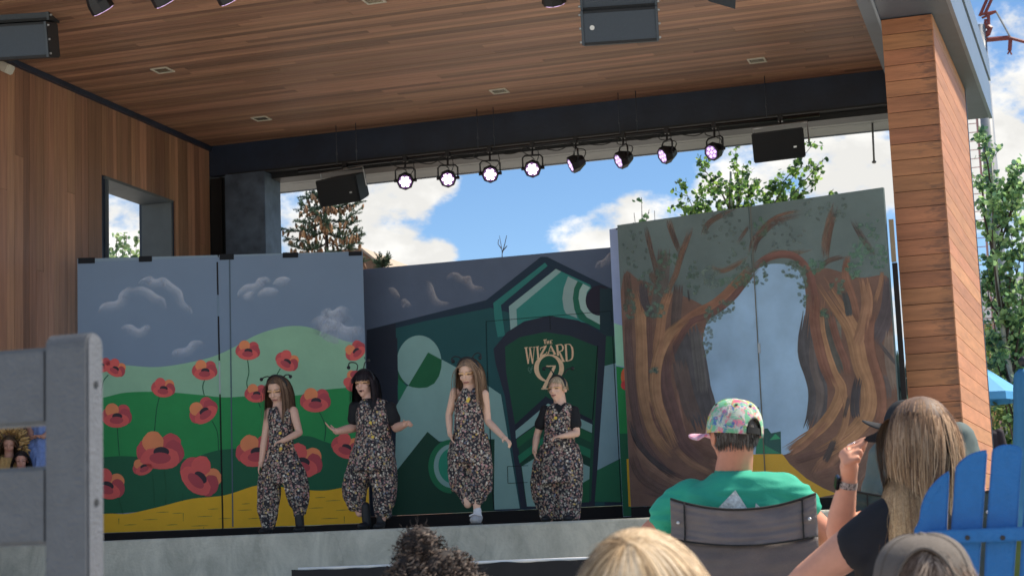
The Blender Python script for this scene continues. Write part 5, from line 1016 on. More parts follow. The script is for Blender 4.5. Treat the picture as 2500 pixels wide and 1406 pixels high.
def performer(label, Y, hd_px, chin_py, face_dir, torso, arms, legs, boots, skin, tee, vee, hair, antenna, band=True, sleeves=True, mouth=False, waist=None, buttons=(), headup=Vector((0, 0, 1)), neck=None, handsz=.15, belt=True):
    mp_ = mpp(Y); pt_ = lambda p: P(p[0], p[1], Y+(p[2] if len(p) > 2 else 0))
    topz, chz = P(hd_px[0], hd_px[1], Y).z, P(hd_px[0], chin_py, Y).z; H = (topz-chz)*.97; hc = P(hd_px[0], (hd_px[1]+chin_py)/2, Y)
    base = P(legs[0][-1][0], 1300, Y); T = thing('person', (hc.x, Y, FLOOR), label, 'person', 'costumed performers on the stage')
    hd = Head(hc, H, face_dir, headup); mb = MB(); hd.add(mb)
    Xd, Yd = Vector((1, 0, 0)), Vector((0, 1, 0))
    rings = [(pt_((cx, cy)), Xd*hw*mp_, Yd*hw*mp_*dr) for cx, cy, hw, dr in torso]
    mb.loft(rings, 18); nk = pt_(neck or (torso[0][0], torso[0][1])); mb.caps([(hd.L(0, -.06, -.2), H*.23), (nk+Vector((0, .01, -.02)), H*.26)], 12)
    tors = MB(); tors.loft([(c, a*(1+.010/a.length), b*(1+.010/b.length)) for c, a, b in rings], 18); vest = MB(); vest.loft([(c, a*(1+.020/a.length), b*(1+.022/b.length)) for c, a, b in rings], 20)
    sl = []
    for j, (chain, r_, hp) in enumerate(arms):
        q = [pt_(p) for p in chain]; sh, el, wr, ti = q; rr = r_*mp_
        mb.caps([(sh, rr*1.25), (sh.lerp(el, .5), rr*1.08), (el, rr*.92), (el.lerp(wr, .35), rr*.95), (wr, rr*.66)], 12)
        d = (ti-wr); hand(mb, wr, d, hp[0], hp[1], handsz, hp[2])
        if sleeves: tors.caps([(sh, rr*1.15+.008), (sh.lerp(el, .3), rr*1.12+.012), (sh.lerp(el, .58), rr*1.08+.020)], 12)
    pn = MB(); 
    for lg in legs:
        ch = [(pt_((x, y) if True else 0)+Vector((0, 0, 0)), hw*mp_) for x, y, hw in lg]; ch = [(pt_((l_[0], l_[1])), l_[2]*mp_) for l_ in lg]
        for (a, ra), (b_, rb_) in zip(ch, ch[1:]): pn.loft([(a, Xd*ra, Yd*ra*.8), (b_, Xd*rb_, Yd*rb_*.8)], 16)
        for p, r__ in ch[1:-1]: pn.ell(p, (r__, r__*.8, r__*.7), None, 14, 8)
        mb.caps([(ch[0][0], .07), (ch[len(ch)//2][0], .055), (ch[-1][0], .038)], 10)
    if waist: pn.loft([(pt_((cx, cy)), Xd*hw*mp_, Yd*hw*mp_*.72) for cx, cy, hw in waist], 20)
    for bt in boots:
        if bt[0] == 'boot':
            a, b_ = pt_(bt[1]), pt_(bt[2]); b_.z = max(b_.z, FLOOR+.045); mb.caps([(a, .04), (b_, .038)], 10)
            bo = MB(); bo.caps([(a, .047), (b_, .044)], 12); bo.ell(b_+Vector((bt[3]*.05, -.07, -.012)), (.045, .10, .034), None, 14, 8); remesh(bo, 'boot', bboot, T, .007, 3)
        else:
            a, b_ = pt_(bt[1]), pt_(bt[2]); b_.z = FLOOR+.055; mb.caps([(a, .036), (b_, .032)], 10); so_ = MB(); so_.caps([(b_+Vector((0, 0, .085)), .037), (b_+Vector((0, 0, .02)), .038)], 12); so_.build('sock', mat('white_sock', (.72, .70, .70), .85), T, smooth=True)
            bo = MB(); bo.ell(b_+Vector((0, -.05, -.005)), (.048, .115, .046), None, 16, 10); bo.ell(b_+Vector((0, .01, .012)), (.045, .055, .045), None, 14, 8); s_ = remesh(bo, 'sneaker', mat('pale_sneaker', (.46, .44, .44), .6, .3, 40), T, .006, 3); MB().loft([(b_+Vector((0, -.05, -.054)), Vector((.05, 0, 0)), Vector((0, .118, 0))), (b_+Vector((0, -.05, -.036)), Vector((.05, 0, 0)), Vector((0, .118, 0)))], 20).build('sole', mat('dark_sole', (.05, .05, .05), .8), s_); MB().tube([b_+Vector((-.04, -.12, .03)), b_+Vector((.0, -.10, .05)), b_+Vector((.07, -.09, .03))], .007, 5).build('lace', mat('white_sock', (.72, .70, .70), .85), s_)
    skf = hd.colf(skin, makeup=tuple(a*b for a, b in zip(skin, (1.0, .95, .68))), mouth=mouth)
    remesh(mb, 'body', skinm, T, .0065, 2, colf=skf, factor=.4)
    if tee: remesh(tors, 'black_top', btee, T, .009, 4, disp=folds(.004, 20, 8), cut=lambda c, n: intri(proj(c), *tee) and n.y < .3)
    else: pass
    vt = remesh(vest, 'vest', flor, T, .009, 4, disp=folds(.007, 14, 6, 3), cut=lambda c, n: (n.y < .35 and any(intri(proj(c), *v) for v in vee)))
    remesh(pn, 'trousers', flor, T, .011, 5, disp=folds(.022, 19, 2.6, label.__len__()))
    for (x, y) in buttons:
        p = P(x, y, Y-.2); 
        # drop onto the vest front
        best = min((v.co+ORG[vt.name] for v in vt.data.vertices if abs(proj(v.co+ORG[vt.name])[0]-x) < 6 and abs(proj(v.co+ORG[vt.name])[1]-y) < 6), key=lambda c: c.y, default=None)
        if best: MB().tube([best+Vector((0, .004, 0)), best+Vector((0, -.008, 0))], .015, 12).build('button', mat('yellow_button', (.78, .52, .06), .35), T)
    hair(T, hd)
    if band:
        b = MB(); pts = []
        for i in range(17):
            a = math.pi*(-.05+1.1*i/16); pts.append(hd.L(.385*math.cos(a), -.02+band_y(label), .12+.405*math.sin(a)))
        b.tube(pts, .011, 8); hb = b.build('headband', hband, T, smooth=True)
        for an in antenna:
            q = [P(x, y, Y-.01) for x, y in an]; MB().tube(catmull(q, 5), .006, 6).build('antenna', hband, hb, smooth=True); MB().ell(q[-1], .018, None, 12, 8).build('antenna_ball', hband, hb, smooth=True)
    return T, hd
def band_y(l): return .06
sk1 = lin(232, 184, 160); sk2 = lin(230, 180, 158); sk3 = lin(236, 190, 164)
# --- girl with long brown hair, hand at her waist
def hair1(T, hd):
    cap_shell(T, hd, (.10, .062, .042)); col = [(.17, .095, .06), (.23, .135, .085), (.11, .062, .04), (.30, .19, .125)]
    tc_ = Vector((hd.c.x, hd.c.y+.01, hd.c.z-.30)); strands('hair', T, hairm, comb(hd, 1500, .46, col, .006, .022, .05, .3, [(tc_, (.155, .11, .20))], seed=11, faceclear=.25, faceup=.38))
performer('girl performer with long brown hair and antennae, bare arm folded across her floral jumpsuit', 16.0, (679, 915), 988, (-.10, -.92, -.30),
    [(682, 993, 14, .9), (685, 1000, 27, .6), (686, 1015, 31, .62), (687, 1045, 29, .66), (686, 1072, 27, .68), (686, 1100, 31, .7)],
    [([(716, 1003, 0), (731, 1056, -.06), (694, 1074, -.22), (664, 1081, -.24)], 9.5, ((0, .3, -1), (0, -.3, 1), .5)), ([(657, 1006, 0), (646, 1070, -.02), (638, 1126, -.05), (626, 1156, -.07)], 9.5, ((.5, .3, 0), (0, -1, 0), .35))],
    [[(670, 1100, 20), (659, 1160, 27), (655, 1205, 29), (653, 1245, 27), (655, 1275, 20), (656, 1292, 16)], [(704, 1100, 22), (716, 1150, 31), (724, 1195, 30), (731, 1230, 24), (733, 1250, 17), (731, 1260, 12)]],
    [('boot', (656, 1285), (656, 1298), -.3), ('boot', (730, 1255), (733, 1290), .3)], sk1, ((676, 990), (700, 990), (688, 1026)), [((672, 984), (704, 984), (688, 1026))], hair1, [[(665, 925), (655, 919), (645, 921), (638, 926)], [(690, 922), (698, 915), (706, 915), (709, 919)]], sleeves=False, waist=[(686, 1072, 29), (686, 1095, 34), (687, 1130, 41), (688, 1165, 42), (689, 1182, 36)], buttons=[(689, 1061), (691, 1090)])
# --- woman with black fringe, arms spread, singing
def hair2(T, hd):
    cap_shell(T, hd, (.014, .012, .014), faceup=.10, lo=-.45); col = [(.018, .015, .018), (.028, .022, .026), (.045, .034, .036)]; tc_ = Vector((hd.c.x+.03, hd.c.y+.03, hd.c.z-.32))
    st = comb(hd, 1500, .40, col, .007, .022, .10, .5, [(tc_, (.19, .12, .22))], seed=12, faceclear=.27, faceup=.36); random.seed(5)
    for i in range(160):
        x = random.uniform(-.30, .28); p0 = hd.L(x*.7, .16, .47); p1 = hd.L(x*.95, .36, .30); p2 = hd.L(x, .39, .10+random.uniform(-.03, .03)); st.append((catmull([p0, p1, p2], 4), .007, random.choice(col), lambda q, a=hd.c: q-a))
    strands('hair', T, hairm, st)
performer('woman performer with black fringe singing with both forearms spread, black T-shirt under floral jumpsuit', 16.0, (891, 902), 971, (-.08, -.98, -.04),
    [(908, 972, 15, .9), (910, 982, 36, .6), (911, 1000, 42, .62), (912, 1030, 41, .66), (912, 1052, 39, .7), (911, 1085, 44, .72)],
    [([(867, 994, 0), (864, 1044, .02), (822, 1053, -.20), (803, 1043, -.26)], 12, ((.3, -.3, 1), (.2, 0, 1), .25)), ([(952, 996, 0), (967, 1044, .02), (990, 1035, -.2), (1014, 1026, -.28)], 12, ((0, -.6, -.6), (0, .6, .8), .9))],
    [[(890, 1100, 34), (880, 1150, 36), (868, 1185, 35), (866, 1210, 30), (872, 1235, 22), (878, 1252, 12)], [(928, 1100, 36), (934, 1150, 33), (938, 1200, 29), (938, 1232, 25), (936, 1250, 20), (934, 1265, 14)]],
    [('boot', (892, 1236), (896, 1280), -.3), ('boot', (930, 1255), (930, 1285), .1)], sk2, ((898, 968), (920, 968), (909, 973)), [((893, 966), (924, 966), (909, 1008)), ((858, 978), (880, 978), (866, 1014)), ((938, 978), (962, 984), (955, 1016))], hair2, [[(871, 905), (873, 892), (865, 885), (853, 886), (851, 897)], [(888, 899), (891, 885), (900, 880)]], mouth=True, waist=[(912, 1052, 40), (911, 1080, 49), (910, 1110, 56), (906, 1150, 58)], buttons=[(910, 1026), (916, 1061)], neck=(903, 975), handsz=.165)
# --- girl striding, sandy hair over one shoulder
def hair3(T, hd):
    cap_shell(T, hd, (.17, .115, .08)); col = [(.34, .21, .13), (.25, .15, .095), (.46, .30, .19), (.16, .095, .06)]; tc_ = Vector((hd.c.x, hd.c.y+.02, hd.c.z-.30))
    strands('hair', T, hairm, comb(hd, 1400, .44, col, .006, .022, .03, .25, [(tc_, (.15, .10, .19))], seed=13, faceclear=.26, bias=lambda x, y, z: hd.r*(-.25) if x < .2 else Vector((0, 0, 0))))
performer('tall girl performer with sandy hair stepping forward in floral jumpsuit, one white sneaker showing', 15.6, (1145, 872), 946, (-.12, -.93, -.28),
    [(1146, 948, 14, .9), (1146, 957, 27, .6), (1146, 972, 31, .62), (1146, 1000, 32, .64), (1145, 1028, 31, .68), (1145, 1060, 34, .7)],
    [([(1111, 957, 0), (1096, 1012, .03), (1098, 1057, -.05), (1108, 1089, -.08)], 9.5, ((1, .2, 0), (.2, -1, 0), .35)), ([(1182, 962, 0), (1191, 1028, .03), (1230, 1068, -.10), (1251, 1084, -.14)], 9.5, ((-.5, .2, -1), (0, -1, .2), .6))],
    [[(1130, 1060, 24), (1122, 1110, 30), (1120, 1150, 29), (1126, 1185, 25), (1136, 1212, 18), (1142, 1230, 12)], [(1162, 1060, 26), (1170, 1110, 31), (1173, 1150, 30), (1172, 1190, 28), (1168, 1215, 20), (1164, 1232, 14)]],
    [('shoe', (1163, 1220), (1166, 1262), 0)], sk3, None, [((1134, 940), (1160, 940), (1148, 957)), ((1105, 945), (1128, 950), (1112, 985)), ((1170, 950), (1196, 955), (1184, 990))], hair3, [[(1130, 884), (1122, 873), (1110, 870), (1102, 877), (1106, 882)], [(1152, 880), (1156, 868), (1166, 861), (1174, 866), (1172, 873)]], sleeves=False, waist=[(1145, 1030, 33), (1145, 1055, 38), (1145, 1090, 46), (1146, 1130, 50)], buttons=[(1148, 983), (1148, 968)])
# --- boy with short fair hair, forearm across his waist
def hair4(T, hd):
    cap_shell(T, hd, (.45, .33, .20), faceup=.24, facey=.10, lo=-.12, k=1.035); col = [(.62, .47, .30), (.50, .37, .23), (.72, .57, .40), (.40, .29, .18)]
    strands('hair', T, hairm, comb(hd, 1500, .055, col, .0045, .012, 0, .3, faceclear=0, seed=14, faceup=.30, facey=.15, lo=-.15, pull=.12, lift=1.03, sideways=.3, back=-.1))
performer('boy performer with short fair hair and antennae, black T-shirt sleeves, forearm held across his waist', 16.1, (1362, 917), 980, (-.30, -.92, -.05),
    [(1367, 984, 13, .9), (1367, 993, 29, .6), (1367, 1008, 33, .62), (1367, 1035, 32, .64), (1366, 1057, 31, .68), (1365, 1085, 35, .7)],
    [([(1331, 1001, 0), (1311, 1062, .03), (1305, 1100, -.06), (1307, 1123, -.1)], 9.0, ((1, .2, 0), (.2, -1, 0), .5)), ([(1402, 1003, 0), (1408, 1058, -.04), (1374, 1064, -.22), (1351, 1066, -.24)], 9.0, ((0, .3, -1), (0, -.3, 1), .55))],
    [[(1345, 1085, 26), (1336, 1130, 34), (1332, 1175, 35), (1334, 1215, 34), (1340, 1245, 24), (1341, 1268, 20)], [(1384, 1085, 28), (1390, 1130, 33), (1390, 1175, 32), (1389, 1215, 32), (1389, 1245, 28), (1390, 1268, 25)]],
    [('boot', (1341, 1255), (1340, 1275), -.1), ('boot', (1390, 1255), (1391, 1275), .1)], sk3, ((1356, 980), (1382, 980), (1369, 990)), [((1352, 976), (1386, 976), (1364, 1012)), ((1318, 988), (1338, 988), (1326, 1030)), ((1394, 988), (1418, 990), (1408, 1032))], hair4, [[(1354, 917), (1345, 902), (1335, 896), (1328, 900)], [(1377, 914), (1386, 901), (1398, 899)]], waist=[(1366, 1055, 33), (1365, 1075, 38), (1363, 1110, 48), (1362, 1150, 56), (1361, 1180, 57)], buttons=[(1362, 1015)], handsz=.14)
# --- children waiting in the wings at the far left
def wing_child(label, px, py_top, Y, dress, skin, hcol, mane=False, h=1.30, bend=0):
    c = P(px, py_top, Y); T = thing('person', (c.x, Y, FLOOR), label, 'person', 'children waiting in the wings'); H = .19; hd = Head((c.x, Y, c.z-H*.5), H, (.5, -.85, -.2)); mb = MB(); hd.add(mb)
    z0 = FLOOR; sh = c.z-H*1.25; Xd, Yd = Vector((1, 0, 0)), Vector((0, 1, 0)); cc_ = lambda z: Vector((c.x, Y, z))
    mb.loft([(cc_(sh), Xd*.12, Yd*.07), (cc_(sh-.2), Xd*.11, Yd*.08), (cc_(sh-.42), Xd*.12, Yd*.09)], 14); mb.caps([(hd.L(0, -.05, -.2), .045), (cc_(sh), .05)], 10)
    for s_ in (-1, 1):
        mb.caps([(cc_(sh-.02)+Xd*s_*.13, .04), (cc_(sh-.24)+Xd*s_*.17, .034), (cc_(sh-.36)+Xd*s_*.07+Yd*-.12, .026)], 10); hand(mb, cc_(sh-.36)+Xd*s_*.07+Yd*-.12, (-s_, -.2, .2), (0, -.3, -1), (0, -1, .3), .13, .5); mb.caps([(cc_(sh-.42)+Xd*s_*.06, .07), (cc_(z0+.25)+Xd*s_*.06, .05), (cc_(z0+.05)+Xd*s_*.06, .035)], 10); mb.ell(cc_(z0+.035)+Xd*s_*.06+Yd*-.06, (.04, .10, .035))
    remesh(mb, 'body', skinm, T, .008, 2, colf=hd.colf(skin), factor=.4)
    d = MB(); d.loft([(cc_(sh+.01), Xd*.13, Yd*.085), (cc_(sh-.2), Xd*.125, Yd*.095), (cc_(sh-.36), Xd*.12, Yd*.10), (cc_(sh-.5), Xd*.2, Yd*.17), (cc_(max(z0+.15, sh-.85)), Xd*.27, Yd*.22)], 24); remesh(d, 'dress', dress, T, .01, 4, disp=folds(.022, 16, 3))
    cap_shell(T, hd, hcol); strands('hair', T, hairm, comb(hd, 500, .2, [hcol, tuple(v*1.4 for v in hcol)], .008, .02, .03, seed=3))
    if mane:
        st = MB(); random.seed(2)
        for _ in range(240):
            v = rdir(); 
            if v.y < -.35: continue
            p = hd.c+v*.15+Vector((0, .02, 0)); st.caps([(p, .013), (p+v*random.uniform(.03, .07)+rdir()*.02, .009)], 6)
        st.build('mane', mat('tan_yarn', (.48, .30, .12), .9, .3, 30), T, smooth=True)
wing_child('child in a gathered pale blue pinafore half hidden behind the grey chair post', 108, 925, 15.75, mat('blue_gingham', (.16, .24, .48), .8, .2, 30), lin(190, 140, 120), (.06, .04, .03))
wing_child('child in a shaggy tan lion costume seen between the grey chair slats', 22, 1062, 15.5, mat('tan_fleece', (.46, .29, .12), .95, .25, 40, .5, 90), lin(190, 140, 120), (.08, .05, .03), True)
wing_child('dark-haired child peering between the grey chair slats beside the tan costume', 52, 1100, 15.45, mat('dark_shirt', (.03, .03, .035), .9), lin(188, 138, 122), (.015, .012, .012))
# ------------------------------------------------------------------ the audience, seen from behind
def tiedye(name, pal, sc=9):
    m = bpy.data.materials.new(name); m.use_nodes = True; t = m.node_tree; b = t.nodes['Principled BSDF']; g = N(t, 'ShaderNodeTexCoord'); prev = None
    for i, c in enumerate(pal):
        n_ = N(t, 'ShaderNodeTexNoise', i_Scale=sc*(1+.25*i), i_Detail=5.0, i_Roughness=.6, i_Distortion=1.2); mp = N(t, 'ShaderNodeMapping'); mp.inputs['Location'].default_value = (3.1*i, 1.7*i, 5.3*i); t.links.new(g.outputs['Object'], mp.inputs['Vector']); t.links.new(mp.outputs[0], n_.inputs['Vector'])
        if prev is None:
            rgb = N(t, 'ShaderNodeRGB'); rgb.outputs[0].default_value = (*c, 1); prev = rgb.outputs[0]; continue
        r_ = N(t, 'ShaderNodeMapRange', interpolation_type='SMOOTHSTEP'); r_.inputs[1].default_value = .51; r_.inputs[2].default_value = .60; t.links.new(n_.outputs[0], r_.inputs[0]); mx = N(t, 'ShaderNodeMix', data_type='RGBA'); t.links.new(r_.outputs[0], mx.inputs[0]); t.links.new(prev, mx.inputs[6]); mx.inputs[7].default_value = (*c, 1); prev = mx.outputs[2]
    t.links.new(prev, b.inputs['Base Color']); b.inputs['Roughness'].default_value = .8; return m
def cap_crown(T, c, rx, ry, h, yaw, m, tilt=0, opening=True, back_w=.62, arch=.5, strap=None, eyelets=True, brim=None, brim_m=None, roll=0):
    """baseball cap; +Y local is the wearer's front, the arch opens at the back"""
    M_ = Matrix.Rotation(yaw, 3, 'Z') @ Matrix.Rotation(tilt, 3, 'X') @ Matrix.Rotation(roll, 3, 'Y'); nu, nv = 64, 22; vs = []; fs = []; L = lambda x, y, z: c+M_ @ Vector((x, y, z))
    pt = lambda a, v: ((1-.10*v**3)*rx*math.cos(v*math.pi/2)**.62*math.cos(a), (1-.1*v**3)*ry*math.cos(v*math.pi/2)**.62*math.sin(a), h*math.sin(v*math.pi/2)**.9)
    for j in range(nv):
        for i in range(nu):
            a = 2*math.pi*i/nu; x, y, z = pt(a, j/(nv-1)*.985); d = 1+.012*noise.noise(Vector((x*22, y*22, z*22))); vs.append(L(x*d, y*d, z))
    inarch = lambda a, v: (abs((a-1.5*math.pi))/back_w)**2+(v/arch)**2 < 1
    for j in range(nv-1):
        for i in range(nu):
            a = 2*math.pi*(i+.5)/nu; v = (j+.5)/(nv-1)
            if opening and inarch(a, v): continue
            i2 = (i+1) % nu; fs.append((j*nu+i, j*nu+i2, (j+1)*nu+i2, (j+1)*nu+i))
    fs.append(tuple((nv-1)*nu+i for i in range(nu)))
    o = MB().add(vs, fs).build('cap_crown', m, T, smooth=True); sol = o.modifiers.new('thick', 'SOLIDIFY'); sol.thickness = .0025
    MB().ell(L(0, 0, h*.99), (.008, .008, .005), M_, 10, 6).build('top_button', m, o, smooth=True)
    if opening:
        pts = [];
        for k in range(25):
            th = math.pi*k/24; a = 1.5*math.pi+back_w*math.cos(th); v = arch*math.sin(th); x, y, z = pt(a, v); pts.append(L(x*1.01, y*1.01, z))
        MB().tube(pts, .0035, 6).build('arch_binding', strap or m, o, smooth=True)
        st = MB(); rg = []
        n_ = 14
        for k in range(n_+1):
            a = 1.5*math.pi+back_w*1.08*(2*k/n_-1); rg.append((L(rx*1.015*math.cos(a), ry*1.015*math.sin(a), .004), L(rx*1.005*math.cos(a), ry*1.005*math.sin(a), .026)))
        st.add([p for q in rg for p in q], [(2*k, 2*k+2, 2*k+3, 2*k+1) for k in range(n_)]); so_ = st.build('strap', strap or m, o); sd = so_.modifiers.new('thick', 'SOLIDIFY'); sd.thickness = .003
    if eyelets:
        for a in (1.5*math.pi-.75, 1.5*math.pi-1.9, 1.5*math.pi+.75, 1.5*math.pi-.05):
            x, y, z = pt(a, .56); p = L(x, y, z); nrm = (p-c).normalized(); MB().tube([p-nrm*.002, p+nrm*.0035], .005, 8).build('eyelet', mat('dark_eyelet', (.03, .03, .03), .6), o)
    for k in range(6):
        a = 2*math.pi*k/6+math.pi/6+.0; 
        if opening and abs(((a-1.5*math.pi+math.pi) % (2*math.pi))-math.pi) < back_w: continue
        MB().tube([L(*[q*1.004 for q in pt(a, v/10*.97)]) for v in range(11)], .0016, 5).build('seam', m, o)
    if brim:
        nb = 20; vs = []; rows = 7
        for j in range(rows):
            for k in range(nb+1):
                a = math.pi*(.08+.84*k/nb); s_ = j/(rows-1); ext = brim*s_*math.sin(a)**.55; x = rx*1.0*math.cos(a)*(1+.10*s_); y = ry*math.sin(a)+ext; z = .004+.004*s_-3.0*x*x*(.25+.75*s_); vs.append(L(x, y, z))
        bo = MB().add(vs, [(j*(nb+1)+k, j*(nb+1)+k+1, (j+1)*(nb+1)+k+1, (j+1)*(nb+1)+k) for j in range(rows-1) for k in range(nb)]).build('cap_brim', brim_m or m, T, smooth=True); sd = bo.modifiers.new('thick', 'SOLIDIFY'); sd.thickness = .004
    return o
def seated_body(mb, sh_c, hip, w_sh, w_hip, depth, X=Vector((1, 0, 0)), Yv=Vector((0, 1, 0)), legs=True, foot_z=0.05):
    """torso and folded legs under a seated sitter"""
    sh_c, hip = Vector(sh_c), Vector(hip)
    mb.loft([(sh_c, X*w_sh*.62, Yv*depth*.6), (sh_c.lerp(hip, .12), X*w_sh*.92, Yv*depth*.9), (sh_c.lerp(hip, .45), X*w_sh*.88, Yv*depth), (sh_c.lerp(hip, .8), X*w_hip*.92, Yv*depth), (hip, X*w_hip, Yv*depth)], 20)
    if legs:
        for s_ in (-1, 1):
            k = hip+X*s_*w_hip*.55+Yv*.42+Vector((0, 0, .02)); f_ = Vector((k.x, k.y, foot_z+.05)); mb.caps([(hip+X*s_*w_hip*.5, .085), (k, .062), (k.lerp(f_, .4), .055), (f_, .038)], 12); mb.ell(f_+Yv*.08+Vector((0, 0, -.04)), (.045, .125, .04))
def grid_cloth(T, name, m, cols, rows, fn, thick=.004):
    vs = [fn(i/(cols-1), j/(rows-1)) for j in range(rows) for i in range(cols)]
    o = MB().add(vs, [(j*cols+i, j*cols+i+1, (j+1)*cols+i+1, (j+1)*cols+i) for j in range(rows-1) for i in range(cols-1)]).build(name, m, T, smooth=True); s_ = o.modifiers.new('thick', 'SOLIDIFY'); s_.thickness = thick; return o
# ---- folding camp chair
def camp_chair(label, Y, xl, xr, ytl, ytm, ytr, ybot, seam_py, m, m2, zseat=.40, sleeve=34):
    T = thing('camp_chair', (P((xl+xr)/2, 1300, Y).x, Y+.2, 0), label, 'chair', 'folding camp chairs'); lp = lambda a, b, t_: a+(b-a)*t_
    def top(u): return (ytl*(1-u)*(1-2*u)+4*ytm*u*(1-u)+ytr*u*(2*u-1)) if True else 0
    def f(u, v, d=0):
        px = lp(xl, xr, u)+(v*14 if u > .5 else v*4)*abs(2*u-1); py = lp(top(u), ybot, v); yy = Y-.055*math.sin(math.pi*u)*(.4+.6*math.sin(math.pi*min(1, v*.8)))+d; p = P(px, py, yy); w = .010*noise.noise(Vector((u*6, v*5, Y)))+.009*noise.noise(Vector((u*3+2*v, v*18, Y))); return p+Vector((0, w, 0))
    vs_ = (seam_py-ytm)/(ybot-ytm)
    grid_cloth(T, 'back_panel', m, 60, 24, lambda u, v: f(u, v*vs_)); grid_cloth(T, 'lower_panel', m2, 60, 14, lambda u, v: f(u, vs_+v*(1-vs_), .012))
    w = (xr-xl)
    for u in (sleeve/w, 1-sleeve/w): MB().tube([f(u, v/14*vs_, -.006) for v in range(15)], .0032, 6).build('seam_piping', mat('black_piping', (.012, .012, .012), .8), T)
    MB().tube([f(u/30, 0, -.003) for u in range(31)], .0045, 6).build('top_binding', mat('black_piping', (.012, .012, .012), .8), T, smooth=True); MB().tube([f(u/30, vs_, -.004) for u in range(31)], .0028, 6).build('seam_piping', mat('black_piping', (.012, .012, .012), .8), T, smooth=True)
    for u in (.03, .97):
        a = f(u, .02); b_ = f(u, vs_*.9); MB().tube([a+Vector((0, .02, 0)), b_+Vector((0, .02, 0)), Vector((b_.x, Y+.02, zseat)), Vector((b_.x+(.06 if u > .5 else -.06), Y-.1, 0))], .011, 8).build('pole', mat('brushed_pole', (.55, .56, .58), .35, metal=.7), T, smooth=True)
        r_ = f(u+(-.02 if u > .5 else .02), vs_*.55, -.012); MB().ell(r_, (.006, .004, .006)).build('rivet', mat('brushed_pole', (.55, .56, .58), .35, metal=.7), T)
    xa, xb = f(0, vs_).x, f(1, vs_).x
    grid_cloth(T, 'seat', m2, 14, 10, lambda u, v: Vector((lp(xa, xb, u), Y+.0+.48*v, zseat-.05*math.sin(math.pi*u)+.03*v)))
    for x, s_ in ((xa, 1), (xb, -1)):
        MB().tube([(x, Y-.08, .02), (x, Y+.50, zseat+.03)], .011, 8).build('leg', blk, T); MB().tube([(x, Y+.02, zseat), (x, Y+.50, .02)], .011, 8).build('leg', blk, T); MB().tube([(x, Y+.5, .02), (x, Y+.50, zseat+.2)], .011, 8).build('leg', blk, T); grid_cloth(T, 'armrest', m, 4, 8, lambda u, v: Vector((x-.035+.07*u, Y+.03+.46*v, zseat+.2+.01*math.sin(3*v))))
    MB().tube([(xa, Y-.08, .02), (xb, Y+.50, .02)], .010, 8).build('cross_leg', blk, T); MB().tube([(xb, Y-.10, .02), (xa, Y+.52, .02)], .010, 8).build('cross_leg', blk, T)
    return T
taupe = mat('taupe_canvas', (.165, .142, .138), .8, .12, 12, .15, 160); taupe2 = mat('dark_taupe_canvas', (.135, .115, .112), .85, .12, 12, .15, 160)
camp_chair('taupe folding camp chair holding the man in the green shirt', 6.02, 1637, 1992, 1217, 1243, 1204, 1470, 1331, taupe, taupe2)
# ---- man in green T-shirt and tie-dyed cap
YM = 6.2; m_ = mpp(YM); mT = thing('person', (P(1800, 1300, YM).x, YM, 0), 'man in green T-shirt and tie-dyed cap seated in the taupe camp chair', 'person', 'audience seen from behind')
sk = lin(206, 138, 112); hc = P(1790, 1058, YM); away = Vector((-.17, .985, 0)); lft = Vector((-.985, -.17, 0)); fa = lambda deg: (away*math.cos(R(deg))+lft*math.sin(R(deg)))
mh = Head(hc, .235, fa(26)); mb = MB(); mh.add(mb)
shc = P(1798, 1178, YM); hip = Vector((shc.x, YM+.06, .50)); seated_body(mb, shc, hip, .175, .17, .115)
mb.caps([(mh.L(0, -.10, -.2), .060), (P(1790, 1150, YM)+Vector((0, .01, 0)), .068)], 14)
sL, sR = P(1694, 1222, YM), P(1902, 1208, YM); eL, eR = P(1590, 1300, YM+.02), P(2012, 1296, YM+.06); wL, wR = P(1610, 1380, YM+.26), P(1990, 1352, YM+.28)
for a, b_, w, ss in ((sL, eL, wL, 1), (sR, eR, wR, -1)):
    mb.caps([(a, .058), (a.lerp(b_, .5), .052), (b_, .043), (b_.lerp(w, .4), .043), (w, .028)], 14); hand(mb, w, (.4*ss, .8, -.2), (0, 0, -1), (ss, 0, 0), .185, .4)
remesh(mb, 'body', skinm, mT, .007, 3, colf=mh.colf(sk))
sh = MB(); X_, Y_ = Vector((1, 0, 0)), Vector((0, 1, 0)); up_ = Vector((0, 0, 1))
tilt = Vector((1, 0, .09)).normalized()
sh.loft([(P(1790, 1152, YM)+Y_*.01, X_*.070, Y_*.072), (P(1792, 1160, YM), tilt*.105, Y_*.085), (P(1796, 1172, YM), tilt*.175, Y_*.100), (P(1798, 1184, YM), tilt*.205, Y_*.115), (P(1800, 1205, YM), tilt*.215, Y_*.125), (P(1802, 1250, YM), tilt*.212, Y_*.13), (P(1802, 1330, YM), X_*.205, Y_*.13), (Vector((hip.x, YM+.04, .52)), X_*.195, Y_*.14)], 26)
sh.caps([(P(1690, 1212, YM), .066), (P(1652, 1234, YM), .066), (P(1624, 1258, YM), .064)], 16); sh.caps([(P(1908, 1196, YM), .066), (P(1940, 1214, YM+.01), .066), (P(1962, 1236, YM+.02), .064)], 16)
def mfold(v, n):
    x, y = proj(v); f = .013*noise.noise(Vector((x*.006+.4*noise.noise(Vector((x*.01, y*.02, 0))), y*.045, 1)))+.006*noise.noise(Vector((x*.02, y*.07, 4))); return n*f
green = mat('green_jersey', (.012, .36, .235), .8, .07, 14, .1, 200)
remesh(sh, 'tee_shirt', green, mT, .008, 14, disp=mfold)
tso = bpy.data.objects[[o.name for o in mT.children if o.name.startswith('tee_shirt')][0]]; torg = ORG[tso.name]
